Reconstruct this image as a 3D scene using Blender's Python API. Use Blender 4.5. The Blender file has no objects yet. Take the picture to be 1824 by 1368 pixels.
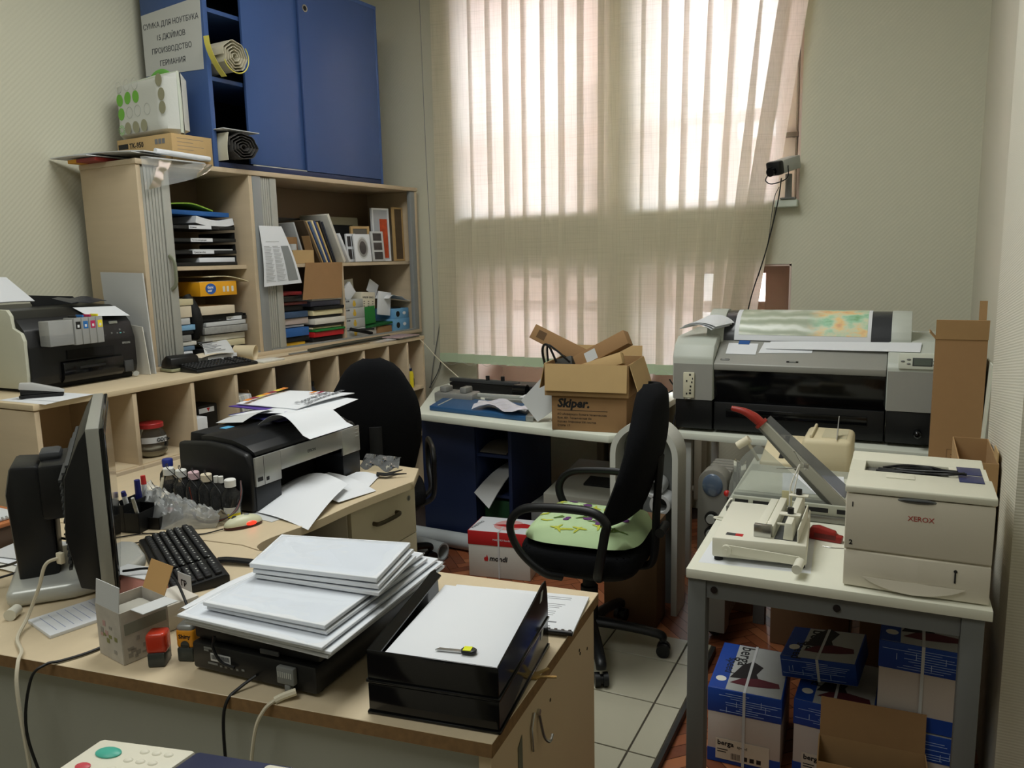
import bpy, bmesh, math, random
from mathutils import Vector, Matrix, Euler
random.seed(7)
SC = bpy.context.scene
COL = SC.collection
R = math.radians
PI = math.pi

# ------------------------------------------------------------------ camera, world, exposure
CAM_H = 1.55
def make_camera():
    yaw, tilt, roll = R(26.4), R(9.0), R(-1.32)
    cy, sy = math.cos(yaw), math.sin(yaw)
    fw = Vector((-sy * math.cos(tilt), cy * math.cos(tilt), -math.sin(tilt)))
    r0 = Vector((cy, sy, 0)); u0 = r0.cross(fw)
    r = r0 * math.cos(roll) + u0 * math.sin(roll)
    u = -r0 * math.sin(roll) + u0 * math.cos(roll)
    cd = bpy.data.cameras.new('camera'); cd.sensor_width = 36.0; cd.lens = 1412.0 / 1824.0 * 36.0
    cd.clip_start = 0.05
    co = bpy.data.objects.new('camera', cd); COL.objects.link(co)
    m = Matrix((r, u, -fw)).transposed().to_4x4(); m.translation = (0, 0, CAM_H)
    co.matrix_world = m
    SC.camera = co
make_camera()
w = bpy.data.worlds.new('overcast sky'); SC.world = w; w.use_nodes = True
bg = w.node_tree.nodes['Background']; bg.inputs[0].default_value = (0.93, 0.96, 1.0, 1); bg.inputs[1].default_value = 21.0
vs = SC.view_settings
vs.view_transform = 'Standard'; vs.look = 'None'; vs.gamma = 1; vs.use_curve_mapping = False; vs.exposure = -0.02
SC.display_settings.display_device = 'sRGB'

def lamp(name, loc, sx, sy, power, col=(0.98, 1.0, 0.97), rot=(0, 0, 0)):
    ld = bpy.data.lights.new(name, 'AREA'); ld.shape = 'RECTANGLE'; ld.size = sx; ld.size_y = sy
    ld.energy = power; ld.color = col
    o = bpy.data.objects.new(name, ld); COL.objects.link(o); o.location = loc; o.rotation_euler = rot
    return o
LAMPS = [(-1.45, 2.2, 54), (-1.45, -0.2, 32)]
for i, (lx, ly, lp) in enumerate(LAMPS):
    lamp('ceiling_lamp_light', (lx, ly, 3.535), 1.3, 1.3, lp)

# ------------------------------------------------------------------ materials
def lin(c):
    return tuple((v / 255 / 12.92) if v / 255 <= 0.04045 else ((v / 255 + 0.055) / 1.055) ** 2.4 for v in c[:3]) + (1,)
MATS = {}
def mat(name, rgb, rough=0.5, metal=0.0, var=0.0, vscale=(6, 6, 6), bump=0.0, bscale=60.0, spec=0.5, trans=0.0, ior=1.45, emit=None, coat=0.0, alpha=1.0):
    if name in MATS: return MATS[name]
    m = bpy.data.materials.new(name); m.use_nodes = True
    nt = m.node_tree; b = nt.nodes['Principled BSDF']
    b.inputs['Base Color'].default_value = lin(rgb)
    b.inputs['Roughness'].default_value = rough; b.inputs['Metallic'].default_value = metal
    b.inputs['Specular IOR Level'].default_value = spec
    b.inputs['Transmission Weight'].default_value = trans; b.inputs['IOR'].default_value = ior
    b.inputs['Coat Weight'].default_value = coat; b.inputs['Alpha'].default_value = alpha
    if emit:
        b.inputs['Emission Color'].default_value = lin(emit[0]); b.inputs['Emission Strength'].default_value = emit[1]
    if var or bump:
        tc = nt.nodes.new('ShaderNodeTexCoord')
    if var:
        mp = nt.nodes.new('ShaderNodeMapping'); mp.inputs['Scale'].default_value = vscale
        nz = nt.nodes.new('ShaderNodeTexNoise'); nz.inputs['Scale'].default_value = 1.0; nz.inputs['Detail'].default_value = 5
        rp = nt.nodes.new('ShaderNodeMixRGB'); 
        c = lin(rgb); rp.inputs[1].default_value = tuple(max(0, v * (1 - var)) for v in c[:3]) + (1,)
        rp.inputs[2].default_value = tuple(min(1, v * (1 + var)) for v in c[:3]) + (1,)
        nt.links.new(tc.outputs['Object'], mp.inputs[0]); nt.links.new(mp.outputs[0], nz.inputs['Vector'])
        nt.links.new(nz.outputs[0], rp.inputs[0]); nt.links.new(rp.outputs[0], b.inputs['Base Color'])
    if bump:
        n2 = nt.nodes.new('ShaderNodeTexNoise'); n2.inputs['Scale'].default_value = bscale; n2.inputs['Detail'].default_value = 3
        bp = nt.nodes.new('ShaderNodeBump'); bp.inputs['Strength'].default_value = bump; bp.inputs['Distance'].default_value = 0.004
        nt.links.new(tc.outputs['Object'], n2.inputs['Vector']); nt.links.new(n2.outputs[0], bp.inputs['Height']); nt.links.new(bp.outputs[0], b.inputs['Normal'])
    MATS[name] = m
    return m
def glassy(name, tint=(255, 255, 255), clear=0.9, rough=0.03):
    """thin clear sheet: see-through with a Fresnel gloss"""
    if name in MATS: return MATS[name]
    m = bpy.data.materials.new(name); m.use_nodes = True; nt = m.node_tree; nt.nodes.clear()
    out = nt.nodes.new('ShaderNodeOutputMaterial'); tr = nt.nodes.new('ShaderNodeBsdfTransparent'); gl = nt.nodes.new('ShaderNodeBsdfGlossy')
    df = nt.nodes.new('ShaderNodeBsdfDiffuse'); mx = nt.nodes.new('ShaderNodeMixShader'); mx2 = nt.nodes.new('ShaderNodeMixShader'); lw = nt.nodes.new('ShaderNodeLayerWeight')
    lw.inputs[0].default_value = 0.25
    tr.inputs[0].default_value = lin(tint); df.inputs[0].default_value = lin((225, 228, 228)); gl.inputs['Roughness'].default_value = rough
    mx2.inputs[0].default_value = 1 - clear
    nt.links.new(tr.outputs[0], mx2.inputs[1]); nt.links.new(df.outputs[0], mx2.inputs[2])
    nt.links.new(lw.outputs['Fresnel'], mx.inputs[0]); nt.links.new(mx2.outputs[0], mx.inputs[1]); nt.links.new(gl.outputs[0], mx.inputs[2])
    nt.links.new(mx.outputs[0], out.inputs[0])
    MATS[name] = m; return m
def nodes_of(m): return m.node_tree, m.node_tree.nodes['Principled BSDF']

WOOD = mat('birch laminate', (198, 180, 152), 0.45, var=0.10, vscale=(2, 2, 26))
WOODH = mat('birch laminate horizontal', (208, 191, 160), 0.42, var=0.07, vscale=(30, 3, 3))
EDGE = mat('birch edge band', (214, 190, 150), 0.45)
RAWCHIP = mat('chipboard raw edge', (128, 98, 62), 0.8, var=0.35, vscale=(70, 70, 70))
BLUE = mat('blue laminate', (66, 92, 144), 0.42, spec=0.35)
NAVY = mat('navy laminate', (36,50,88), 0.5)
BLACK = mat('black plastic', (17, 18, 20), 0.42)
BLACKG = mat('glossy black plastic', (10, 11, 13), 0.12)
BLACKM = mat('matt black plastic', (20, 21, 22), 0.7)
FABRIC = mat('black chair fabric', (15, 16, 19), 0.95, bump=0.4, bscale=500, spec=0.2)
GREYD = mat('dark grey plastic', (60, 62, 64), 0.5)
GREY = mat('mid grey plastic', (120, 122, 120), 0.5)
GREYL = mat('light grey plastic', (176, 178, 172), 0.5)
SILVER = mat('silver plastic', (150, 151, 148), 0.35, metal=0.35)
STEEL = mat('steel', (190, 190, 188), 0.25, metal=1.0)
CHROME = mat('chrome', (215, 215, 215), 0.1, metal=1.0)
BRASS = mat('brass', (176, 150, 92), 0.3, metal=0.9)
WHITE = mat('white laminate', (218, 222, 208), 0.5, var=0.02)
CREAM = mat('cream plastic', (222, 214, 190), 0.45)
BEIGE = mat('beige plastic', (216, 208, 192), 0.5)
PAPER = mat('white paper', (222, 225, 229), 0.8)
PAPER2 = mat('off white paper', (214, 212, 202), 0.85)
PAPERG = mat('grey white paper', (196, 198, 198), 0.85)
INK = mat('black ink', (26, 26, 28), 0.7)
INKG = mat('grey ink', (120, 122, 126), 0.8)
CARD = mat('corrugated cardboard', (168, 134, 92), 0.85, var=0.06, vscale=(20, 20, 20))
CARDD = mat('brown cardboard', (150, 116, 78), 0.85, var=0.06, vscale=(20, 20, 20))
CARDL = mat('light cardboard', (190, 160, 112), 0.85, var=0.05, vscale=(20, 20, 20))
RED = mat('red plastic', (170, 30, 26), 0.4)
REDP = mat('red print', (186, 34, 36), 0.6)
YELLOW = mat('yellow plastic', (232, 214, 40), 0.45)
ORANGE = mat('orange plastic', (232, 150, 30), 0.4)
GREEN = mat('green card', (30, 120, 50), 0.6)
PBLUE = mat('folder blue', (34, 92, 160), 0.5)
BERGA = mat('box blue print', (18, 62, 150), 0.5)
FILM = glassy('clear plastic film', (250, 252, 252), 0.86, 0.08)
GLASS = glassy('window glass', (250, 253, 252), 1.0, 0.01)
ACRYL = glassy('clear acrylic', (236, 240, 238), 0.86, 0.05)

# ------------------------------------------------------------------ mesh builder
def spline(pts, k=6):
    P = [Vector(p) for p in pts]
    if len(P) < 3: return P
    out = []
    for i in range(len(P) - 1):
        p0 = P[i - 1] if i else P[0] * 2 - P[1]; p1 = P[i]; p2 = P[i + 1]; p3 = P[i + 2] if i + 2 < len(P) else P[-1] * 2 - P[-2]
        for j in range(k):
            t = j / k
            out.append(0.5 * ((2 * p1) + (p2 - p0) * t + (2 * p0 - 5 * p1 + 4 * p2 - p3) * t * t + (3 * p1 - p0 - 3 * p2 + p3) * t ** 3))
    out.append(P[-1]); return out
class MB:
    def __init__(s): s.bm = bmesh.new(); s.mi = 0
    def _done(s, vs, M=None):
        if M is not None: bmesh.ops.transform(s.bm, matrix=M, verts=vs)
        fs = set()
        for v in vs: fs.update(v.link_faces)
        for f in fs: f.material_index = s.mi
        return s
    def box(s, x0, x1, y0, y1, z0, z1, bev=0.0, M=None, seg=2):
        x0, x1 = min(x0, x1), max(x0, x1); y0, y1 = min(y0, y1), max(y0, y1); z0, z1 = min(z0, z1), max(z0, z1)
        g = bmesh.ops.create_cube(s.bm, size=1.0); v = g['verts']
        for q in v: q.co = Vector(((x0 + x1) / 2 + q.co.x * (x1 - x0), (y0 + y1) / 2 + q.co.y * (y1 - y0), (z0 + z1) / 2 + q.co.z * (z1 - z0)))
        if bev:
            e = set()
            for q in v: e.update(q.link_edges)
            bev = min(bev, 0.49 * min(x1 - x0, y1 - y0, z1 - z0))
            r = bmesh.ops.bevel(s.bm, geom=list(e), offset=bev, segments=seg, affect='EDGES', profile=0.5)
            v = list({q for f in r['faces'] for q in f.verts} | {q for q in v if q.is_valid})
        return s._done(v, M)
    def prism(s, poly, h0, h1, axis='z', bev=0.0, M=None, seg=2):
        def P(a, b, h): return {'z': (a, b, h), 'x': (h, a, b), 'y': (a, h, b)}[axis]
        A = [s.bm.verts.new(P(a, b, h0)) for a, b in poly]; B = [s.bm.verts.new(P(a, b, h1)) for a, b in poly]
        fs = [s.bm.faces.new(A), s.bm.faces.new(B)]
        n = len(poly)
        for i in range(n): fs.append(s.bm.faces.new((A[i], A[(i + 1) % n], B[(i + 1) % n], B[i])))
        bmesh.ops.recalc_face_normals(s.bm, faces=fs)
        v = A + B
        if bev:
            e = set()
            for f in fs: e.update(f.edges)
            r = bmesh.ops.bevel(s.bm, geom=list(e), offset=bev, segments=seg, affect='EDGES', profile=0.5)
            v = list({q for f in r['faces'] for q in f.verts} | {q for q in v if q.is_valid})
        return s._done(v, M)
    def cyl(s, p0, p1, r, r2=None, n=20, caps=True):
        p0, p1 = Vector(p0), Vector(p1); d = p1 - p0
        g = bmesh.ops.create_cone(s.bm, cap_ends=caps, segments=n, radius1=r, radius2=r if r2 is None else r2, depth=d.length)
        q = Vector((0, 0, 1)).rotation_difference(d.normalized()).to_matrix().to_4x4(); q.translation = (p0 + p1) / 2
        return s._done(g['verts'], q)
    def sph(s, c, r, sx=1, sy=1, sz=1, n=16, M=None):
        g = bmesh.ops.create_uvsphere(s.bm, u_segments=n, v_segments=max(6, n // 2), radius=r)
        for q in g['verts']: q.co = Vector((q.co.x * sx, q.co.y * sy, q.co.z * sz)) + Vector(c)
        return s._done(g['verts'], M)
    def lathe(s, prof, c=(0, 0, 0), n=24, M=None):
        rings = []; c = Vector(c); allv = []
        for r, z in prof:
            if r < 1e-6: rings.append([s.bm.verts.new(c + Vector((0, 0, z)))])
            else: rings.append([s.bm.verts.new(c + Vector((r * math.cos(2 * PI * i / n), r * math.sin(2 * PI * i / n), z))) for i in range(n)])
            allv += rings[-1]
        for a, b in zip(rings, rings[1:]):
            for i in range(n):
                j = (i + 1) % n
                if len(a) == 1 and len(b) == 1: break
                if len(a) == 1: s.bm.faces.new((a[0], b[j], b[i]))
                elif len(b) == 1: s.bm.faces.new((a[i], a[j], b[0]))
                else: s.bm.faces.new((a[i], a[j], b[j], b[i]))
        return s._done(allv, M)
    def tube(s, pts, r, n=8, k=6, smooth=True, flat=1.0):
        P = spline(pts, k) if smooth else [Vector(p) for p in pts]
        rings = []; allv = []; up = Vector((0, 0, 1)); prev = None
        for i, p in enumerate(P):
            t = (P[min(i + 1, len(P) - 1)] - P[max(i - 1, 0)])
            if t.length < 1e-9: t = Vector((0, 0, 1))
            t.normalize()
            if prev is None:
                a = t.cross(up) if abs(t.z) < 0.95 else t.cross(Vector((1, 0, 0)))
            else:
                a = prev - t * prev.dot(t)
                if a.length < 1e-6: a = t.cross(up)
            a.normalize(); prev = a; b = t.cross(a)
            rr = r(i / (len(P) - 1)) if callable(r) else r
            ring = [s.bm.verts.new(p + a * math.cos(2 * PI * j / n) * rr + b * math.sin(2 * PI * j / n) * rr * flat) for j in range(n)]
            rings.append(ring); allv += ring
        for a, b in zip(rings, rings[1:]):
            for j in range(n): s.bm.faces.new((a[j], a[(j + 1) % n], b[(j + 1) % n], b[j]))
        s.bm.faces.new(list(reversed(rings[0]))); s.bm.faces.new(rings[-1])
        return s._done(allv)
    def surf(s, fn, nu, nv, th=0.0):
        """fn(u,v) -> point; th thickness (downwards along the normal)"""
        G = [[s.bm.verts.new(fn(i / nu, j / nv)) for j in range(nv + 1)] for i in range(nu + 1)]
        fs = []
        for i in range(nu):
            for j in range(nv): fs.append(s.bm.faces.new((G[i][j], G[i + 1][j], G[i + 1][j + 1], G[i][j + 1])))
        allv = [v for row in G for v in row]
        if th:
            bmesh.ops.recalc_face_normals(s.bm, faces=fs)
            for f in fs: f.normal_update()
            for v in allv: v.normal_update()
            nor = {v: v.normal.copy() for v in allv}
            H = {v: s.bm.verts.new(v.co - nor[v] * th) for v in allv}
            for f in list(fs): s.bm.faces.new([H[v] for v in reversed(f.verts)])
            rim = [G[i][0] for i in range(nu)] + [G[nu][j] for j in range(nv)] + [G[i][nv] for i in range(nu, 0, -1)] + [G[0][j] for j in range(nv, 0, -1)]
            for a, b in zip(rim, rim[1:] + rim[:1]): s.bm.faces.new((a, b, H[b], H[a]))
            allv += list(H.values())
        return s._done(allv)
    def patch(s, c00, c10, c11, c01, bulge=None, nu=8, nv=8, th=0.0008):
        a, b, c, d = map(Vector, (c00, c10, c11, c01))
        def fn(u, v):
            p = a * (1 - u) * (1 - v) + b * u * (1 - v) + c * u * v + d * (1 - u) * v
            if bulge: p = p + Vector((0, 0, bulge(u, v)))
            return p
        return s.surf(fn, nu, nv, th)

WM = {}   # world matrix of things and parts
def wmat(o): return WM.get(o.name, Matrix.Identity(4))
def obj(name, mb, mats, parent=None, local=False, flat=False, ang=38):
    """link the builder as ONE mesh object; coordinates are world unless local"""
    bm = mb.bm
    bmesh.ops.recalc_face_normals(bm, faces=bm.faces[:])
    if parent is not None and not local: bmesh.ops.transform(bm, matrix=wmat(parent).inverted(), verts=bm.verts[:])
    if not flat:
        ca = math.cos(R(ang))
        for e in bm.edges:
            lf = e.link_faces
            e.smooth = len(lf) == 2 and lf[0].normal.dot(lf[1].normal) > ca
        for f in bm.faces: f.smooth = True
    me = bpy.data.meshes.new(name); bm.to_mesh(me); bm.free()
    for m in (mats if isinstance(mats, (list, tuple)) else [mats]): me.materials.append(m)
    o = bpy.data.objects.new(name, me); COL.objects.link(o)
    if parent is not None: o.parent = parent; WM[o.name] = wmat(parent).copy()
    return o
def thing(name, label, cat, loc=(0, 0, 0), rz=0.0, group=None, M=None):
    o = bpy.data.objects.new(name, None); COL.objects.link(o); o.empty_display_size = 0.05
    m = M if M is not None else Matrix.Translation(loc) @ Matrix.Rotation(rz, 4, 'Z')
    o.matrix_basis = m; WM[o.name] = m.copy()
    o['label'] = label; o['category'] = cat
    if group: o['group'] = group
    return o
def tag(o, label, cat, group=None):
    o['label'] = label; o['category'] = cat
    if group: o['group'] = group
    return o
def recenter(o):
    """put a single-mesh thing's origin at the middle of its base"""
    me = o.data; xs = [v.co for v in me.vertices]
    c = Vector((sum(v.x for v in xs) / len(xs), sum(v.y for v in xs) / len(xs), min(v.z for v in xs)))
    me.transform(Matrix.Translation(-c)); o.location = c
    WM[o.name] = Matrix.Translation(c); return o
def single(name, mb, mats, label, cat, group=None, **k): return recenter(tag(obj(name, mb, mats, **k), label, cat, group))
def struct(name, mb, mats, parent=None, **k):
    o = obj(name, mb, mats, parent, **k)
    if parent is None: o['kind'] = 'structure'
    return o
def relabel(o, t): o['label'] = t; return o
def dup(root, loc=None, rz=None, label=None, M=None):
    r = root.copy(); COL.objects.link(r)
    if M is not None: r.matrix_basis = M
    else:
        if loc is not None: r.location = loc
        if rz is not None: r.rotation_euler = (0, 0, rz)
    if label: r['label'] = label
    for ch in list(root.children):
        c = ch.copy(); COL.objects.link(c); c.parent = r
        for g in list(ch.children):
            d = g.copy(); COL.objects.link(d); d.parent = c
    return r
def text_bm(mb, s, size, M, align='LEFT', shear=0.0, bold=0.0, space=1.0, th=0.0003, line=1.0):
    cu = bpy.data.curves.new('lettering', 'FONT'); cu.body = s; cu.size = size; cu.align_x = align; cu.shear = shear
    cu.offset = bold; cu.space_character = space; cu.extrude = th; cu.resolution_u = 2; cu.space_line = line
    t = bpy.data.objects.new('lettering', cu); COL.objects.link(t)
    me = bpy.data.meshes.new_from_object(t.evaluated_get(bpy.context.evaluated_depsgraph_get()))
    bpy.data.objects.remove(t); bpy.data.curves.remove(cu)
    n0 = len(mb.bm.verts); mb.bm.from_mesh(me); mb.bm.verts.ensure_lookup_table()
    vs = mb.bm.verts[n0:]
    bpy.data.meshes.remove(me)
    mb._done(vs, M); return mb
def frame(o, xdir, up):
    """matrix: x along xdir, y along up, z out of the surface, origin o"""
    x = Vector(xdir).normalized(); y = Vector(up); y = (y - x * y.dot(x)).normalized(); z = x.cross(y)
    m = Matrix((x, y, z)).transposed().to_4x4(); m.translation = Vector(o); return m
def text(name, s, size, M, m, parent, **k):
    mb = MB(); text_bm(mb, s, size, M, **k); return obj(name, mb, m, parent, flat=True)
# ------------------------------------------------------------------ setting
def wall_material(name, rgb, axes, strength=0.07, scale=42.0):
    m = mat(name, rgb, 0.75); nt, b = nodes_of(m)
    tc = nt.nodes.new('ShaderNodeTexCoord'); sep = nt.nodes.new('ShaderNodeSeparateXYZ'); nt.links.new(tc.outputs['Object'], sep.inputs[0])
    def math_(op, a, c):
        n = nt.nodes.new('ShaderNodeMath'); n.operation = op
        for i, q in enumerate((a, c)):
            if isinstance(q, (int, float)): n.inputs[i].default_value = q
            else: nt.links.new(q, n.inputs[i])
        return n.outputs[0]
    nz = nt.nodes.new('ShaderNodeTexNoise'); nz.inputs['Scale'].default_value = 30; nt.links.new(tc.outputs['Object'], nz.inputs['Vector'])
    a = sep.outputs[axes[0]]; z = sep.outputs[axes[1]]
    ph = math_('ADD', math_('MULTIPLY', math_('ADD', a, math_('MULTIPLY', z, axes[2])), scale * 6.283), math_('MULTIPLY', nz.outputs[0], 2.0))
    s = math_('SINE', ph, 0)
    bp = nt.nodes.new('ShaderNodeBump'); bp.inputs['Strength'].default_value = strength; bp.inputs['Distance'].default_value = 0.003
    nt.links.new(s, bp.inputs['Height']); nt.links.new(bp.outputs[0], b.inputs['Normal'])
    return m
WALLB = wall_material('painted ribbed wallpaper back', (206, 204, 184), ('X', 'Z', -1.0))
WALLL = wall_material('painted ribbed wallpaper left', (206, 204, 184), ('Y', 'Z', -1.0))
WALLR = mat('smooth painted wall', (206, 203, 186), 0.7)
PILM = wall_material('painted combed plaster', (214, 211, 196), ('Y', 'Z', 7.0), 0.14, 18.0)
REVEAL = mat('window reveal paint', (206, 186, 176), 0.75)

XL, YB, XR, ZC = -3.64, 4.72, 0.31, 3.55
KB = YB / 4.5
def kz(z): return CAM_H + (z - CAM_H) * KB
# floor: herringbone parquet
PQ = [mat('parquet oak dark', (112, 62, 38), 0.4, var=0.2, vscale=(8, 40, 8)), mat('parquet oak mid', (138, 80, 50), 0.4, var=0.2, vscale=(40, 8, 8)), mat('parquet oak light', (160, 100, 64), 0.4, var=0.2, vscale=(20, 20, 8)), mat('parquet gap', (40, 24, 18), 0.7)]
mb = MB(); mb.mi = 3; mb.box(XL - 0.1, 2.4, -2.3, YB + 0.6, -0.12, -0.002)
L_, W_ = 0.30, 0.05
rot = Matrix.Rotation(R(45), 4, 'Z')
rr = random.Random(3)
for i in range(-45, 46):
    for j in range(-16, 17):
        # herringbone lattice: horizontal plank and vertical plank per cell
        for kind in (0, 1):
            ox = i * W_ + j * L_; oy = i * W_ - j * L_
            if kind == 0: x0, x1, y0, y1 = ox, ox + L_, oy, oy + W_
            else: x0, x1, y0, y1 = ox + L_, ox + L_ + W_, oy + W_ - L_ , oy + W_
            c = rot @ Vector(((x0 + x1) / 2, (y0 + y1) / 2, 0)) + Vector((-0.7, 3.1, 0))
            if not (-2.2 < c.x < 0.6 and 1.7 < c.y < 4.5): continue
            g = 0.0012
            T = Matrix.Translation((-0.7, 3.1, 0)) @ rot
            mb.mi = rr.choice((0, 1, 1, 2))
            vs_ = [mb.bm.verts.new(T @ Vector(p)) for p in ((x0 + g, y0 + g, 0), (x1 - g, y0 + g, 0), (x1 - g, y1 - g, 0), (x0 + g, y1 - g, 0))]
            f = mb.bm.faces.new(vs_); f.material_index = mb.mi
struct('floor', mb, PQ)
# raised tiled platform the desk and the chair stand on
TILE = [mat('floor tile beige', (176, 172, 152), 0.35, var=0.06, vscale=(5, 5, 5)), mat('tile grout', (70, 64, 54), 0.9), mat('platform metal edge', (44, 44, 42), 0.5)]
mb = MB(); mb.mi = 1; mb.box(-2.8, -0.607, 0.35, 2.955, 0.0, 0.026)
mb.mi = 0
ys = [0.40, 0.695, 0.99, 1.285, 1.58, 1.874, 2.168, 2.463, 2.757, 2.955]
xs = [-2.8, -2.79, -2.495, -2.2, -1.90, -1.60, -1.302, -1.003, -0.704, -0.612]
for a, b_ in zip(xs, xs[1:]):
    for c_, d_ in zip(ys, ys[1:]): mb.box(a + 0.003, b_ - 0.003, c_ + 0.003, d_ - 0.003, 0.012, 0.03, 0.0012, seg=1)
mb.mi = 2; mb.box(-0.611, -0.598, 0.35, 2.95, 0.0, 0.027)
struct('floor_tiles', mb, TILE)
# walls
mb = MB(); mb.box(XL - 0.15, XL, -2.2, YB + 0.55, 0, ZC); struct('wall_left', mb, WALLL)
mb = MB(); mb.box(XL - 0.15, 2.4, -2.35, -2.2, 0, ZC); struct('wall_front', mb, WALLR)
mb = MB(); mb.box(XL - 0.15, 2.4, -2.35, YB + 0.6, ZC, ZC + 0.12); struct('ceiling', mb, mat('ceiling paint', (226, 224, 214), 0.8))
mb = MB(); mb.prism([(XR, 3.0), (0.27, 3.0), (0.27, 2.24), (0.75, 2.24), (0.75, 1.2), (1.5, 1.2), (1.5, -2.2), (2.4, -2.2), (2.4, YB + 0.6), (XR, YB + 0.6)], 0, ZC)
mb.bm.faces.ensure_lookup_table()
for f in mb.bm.faces:
    c = f.calc_center_median()
    f.material_index = 1 if (abs(c.x - 0.27) < 0.02 or (abs(c.y - 2.24) < 0.02)) else 0
struct('wall_right', mb, [WALLR, PILM])
# back wall with four openings: (x0, x1, z0, z1)
WIN = {1: (-2.61, -1.70, 1.815, 3.33), 2: (-1.435, -0.55, 1.815, 3.33), 3: (-2.61, -1.70, 0.64, 1.47), 4: (-1.435, -0.577, 0.64, 1.485)}
mb = MB(); WT = 0.55
def wallbox(x0, x1, z0, z1): mb.box(x0, x1, YB, YB + WT, z0, z1)
wallbox(XL - 0.15, -2.61, 0, ZC); wallbox(-1.70, -1.435, 0, ZC); wallbox(-0.55, XR + 0.02, 0, ZC)
for x0, x1 in ((-2.61, -1.70), (-1.435, -0.55)):
    wallbox(x0, x1, 0, 0.64); wallbox(x0, x1, 1.485 if x0 > -2 else 1.47, 1.815); wallbox(x0, x1, 3.33, ZC)
wallbox(-0.577, -0.55, 0.64, 1.485)
struct('wall_back', mb, WALLB)
# reveals lining the openings, sills and windows
FRAME = mat('window frame paint', (214, 202, 198), 0.5)
FRAMED = mat('old window frame paint', (176, 150, 134), 0.55)
def window(n):
    x0, x1, z0, z1 = WIN[n]; fm = FRAME if n < 3 else FRAMED
    yf = YB + (0.26 if n < 3 else 0.40)
    t = bpy.data.objects.new('window_%d' % n, None); COL.objects.link(t); t['kind'] = 'structure'; t.location = ((x0 + x1) / 2, yf, z0); WM[t.name] = Matrix.Translation(t.location)
    m = MB(); w_ = 0.06; wr = {1: 0.06, 2: 0.17, 3: 0.06, 4: 0.20}[n]; zr = z0
    if n > 2:
        z0 = 0.86; a_ = MB(); a_.box(x0, x1, yf - 0.03, yf + 0.07, zr, z0 - 0.001); obj('apron', a_, REVEAL, t)
    for a, b_, c_, d_ in ((x0, x0 + w_, z0, z1), (x1 - wr, x1, z0, z1), (x0 + w_, x1 - wr, z0, z0 + w_), (x0 + w_, x1 - wr, z1 - w_, z1)): m.box(a, b_, yf, yf + 0.07, c_, d_, 0.004)
    xm = (x0 + x1) / 2
    m.box(xm - 0.045, xm + 0.045, yf - 0.005, yf + 0.065, z0 + w_, z1 - w_, 0.004)
    if n < 3: m.box(x0 + w_, x1 - w_, yf + 0.004, yf + 0.06, 2.32, 2.39, 0.004)
    else: m.box(x0 + w_, x1 - w_, yf + 0.004, yf + 0.06, 1.18, 1.25, 0.004)
    obj('frame', m, fm, t)
    m = MB(); m.box(x0 + w_ - 0.005, x1 - w_ + 0.005, yf + 0.03, yf + 0.034, z0 + w_ - 0.005, z1 - w_ + 0.005); obj('pane', m, GLASS, t)
    m = MB()
    for a, b_, c_, d_ in ((x0 + 0.001, x0 + 0.012, zr, z1), (x1 - 0.012, x1 - 0.001, zr, z1), (x0, x1, z1 - 0.012, z1 - 0.001), (x0, x1, zr + 0.001, zr + 0.012)): m.box(a, b_, YB + 0.004, YB + WT - 0.01, c_, d_)
    obj('reveal', m, REVEAL, t)
    if n < 3:
        m = MB(); m.box(x0 - 0.0, x1 - 0.002, YB - 0.07, yf - 0.002, z0 - 0.02, z0 + 0.02, 0.006); obj('sill', m, mat('sill paint', (214, 222, 210), 0.4), t)
    return t
wins = {n: window(n) for n in WIN}
# espagnolette on the right sash of the upper right window
m = MB(); m.cyl((-0.60, YB + 0.235, 1.86), (-0.60, YB + 0.235, 3.2), 0.007, n=10); m.box(-0.625, -0.578, YB + 0.225, YB + 0.25, 2.20, 2.225, 0.003); m.box(-0.70, -0.585, YB + 0.205, YB + 0.235, 2.20, 2.228, 0.006)
obj('window_latch', m, mat('dull latch metal', (130, 122, 116), 0.35, metal=0.8), wins[2])
# facade across the yard and the ground outside
FAC = mat('pink stucco', (214, 186, 178), 0.9, var=0.04)
t = thing('apartment_building', 'pink rendered building across the yard behind the blinds', 'building', (-6, 14, 0))
mb = MB(); mb.box(-14, -2.75, 8.5, 12, -3, 13); mb.box(-2.75, 6, 13, 18, -3, 3.3); obj('facade', mb, FAC, t)
DKW = mat('dark pane', (70, 72, 78), 0.15)
for xx in (-6.3, -4.7, -3.6): 
    mb = MB(); mb.box(xx, xx + 0.6, 8.47, 8.53, 2.2, 3.4); obj('window', mb, DKW, t)
mb = MB(); mb.box(-16, 8, 5.4, 20, -3.2, -0.4); o = struct('ground', mb, mat('yard asphalt', (120, 118, 114), 0.9))
# ceiling lamps (fixtures)
for i, (lx, ly, lp) in enumerate(LAMPS):
    t = thing('ceiling_lamp', ['square white ceiling lamp over the desks', 'square white ceiling lamp near the door'][i], 'lamp', (lx, ly, 3.54))
    mb = MB(); mb.box(lx - 0.58, lx + 0.58, ly - 0.58, ly + 0.58, 3.539, 3.55); obj('housing', mb, GREYL, t)
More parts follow.
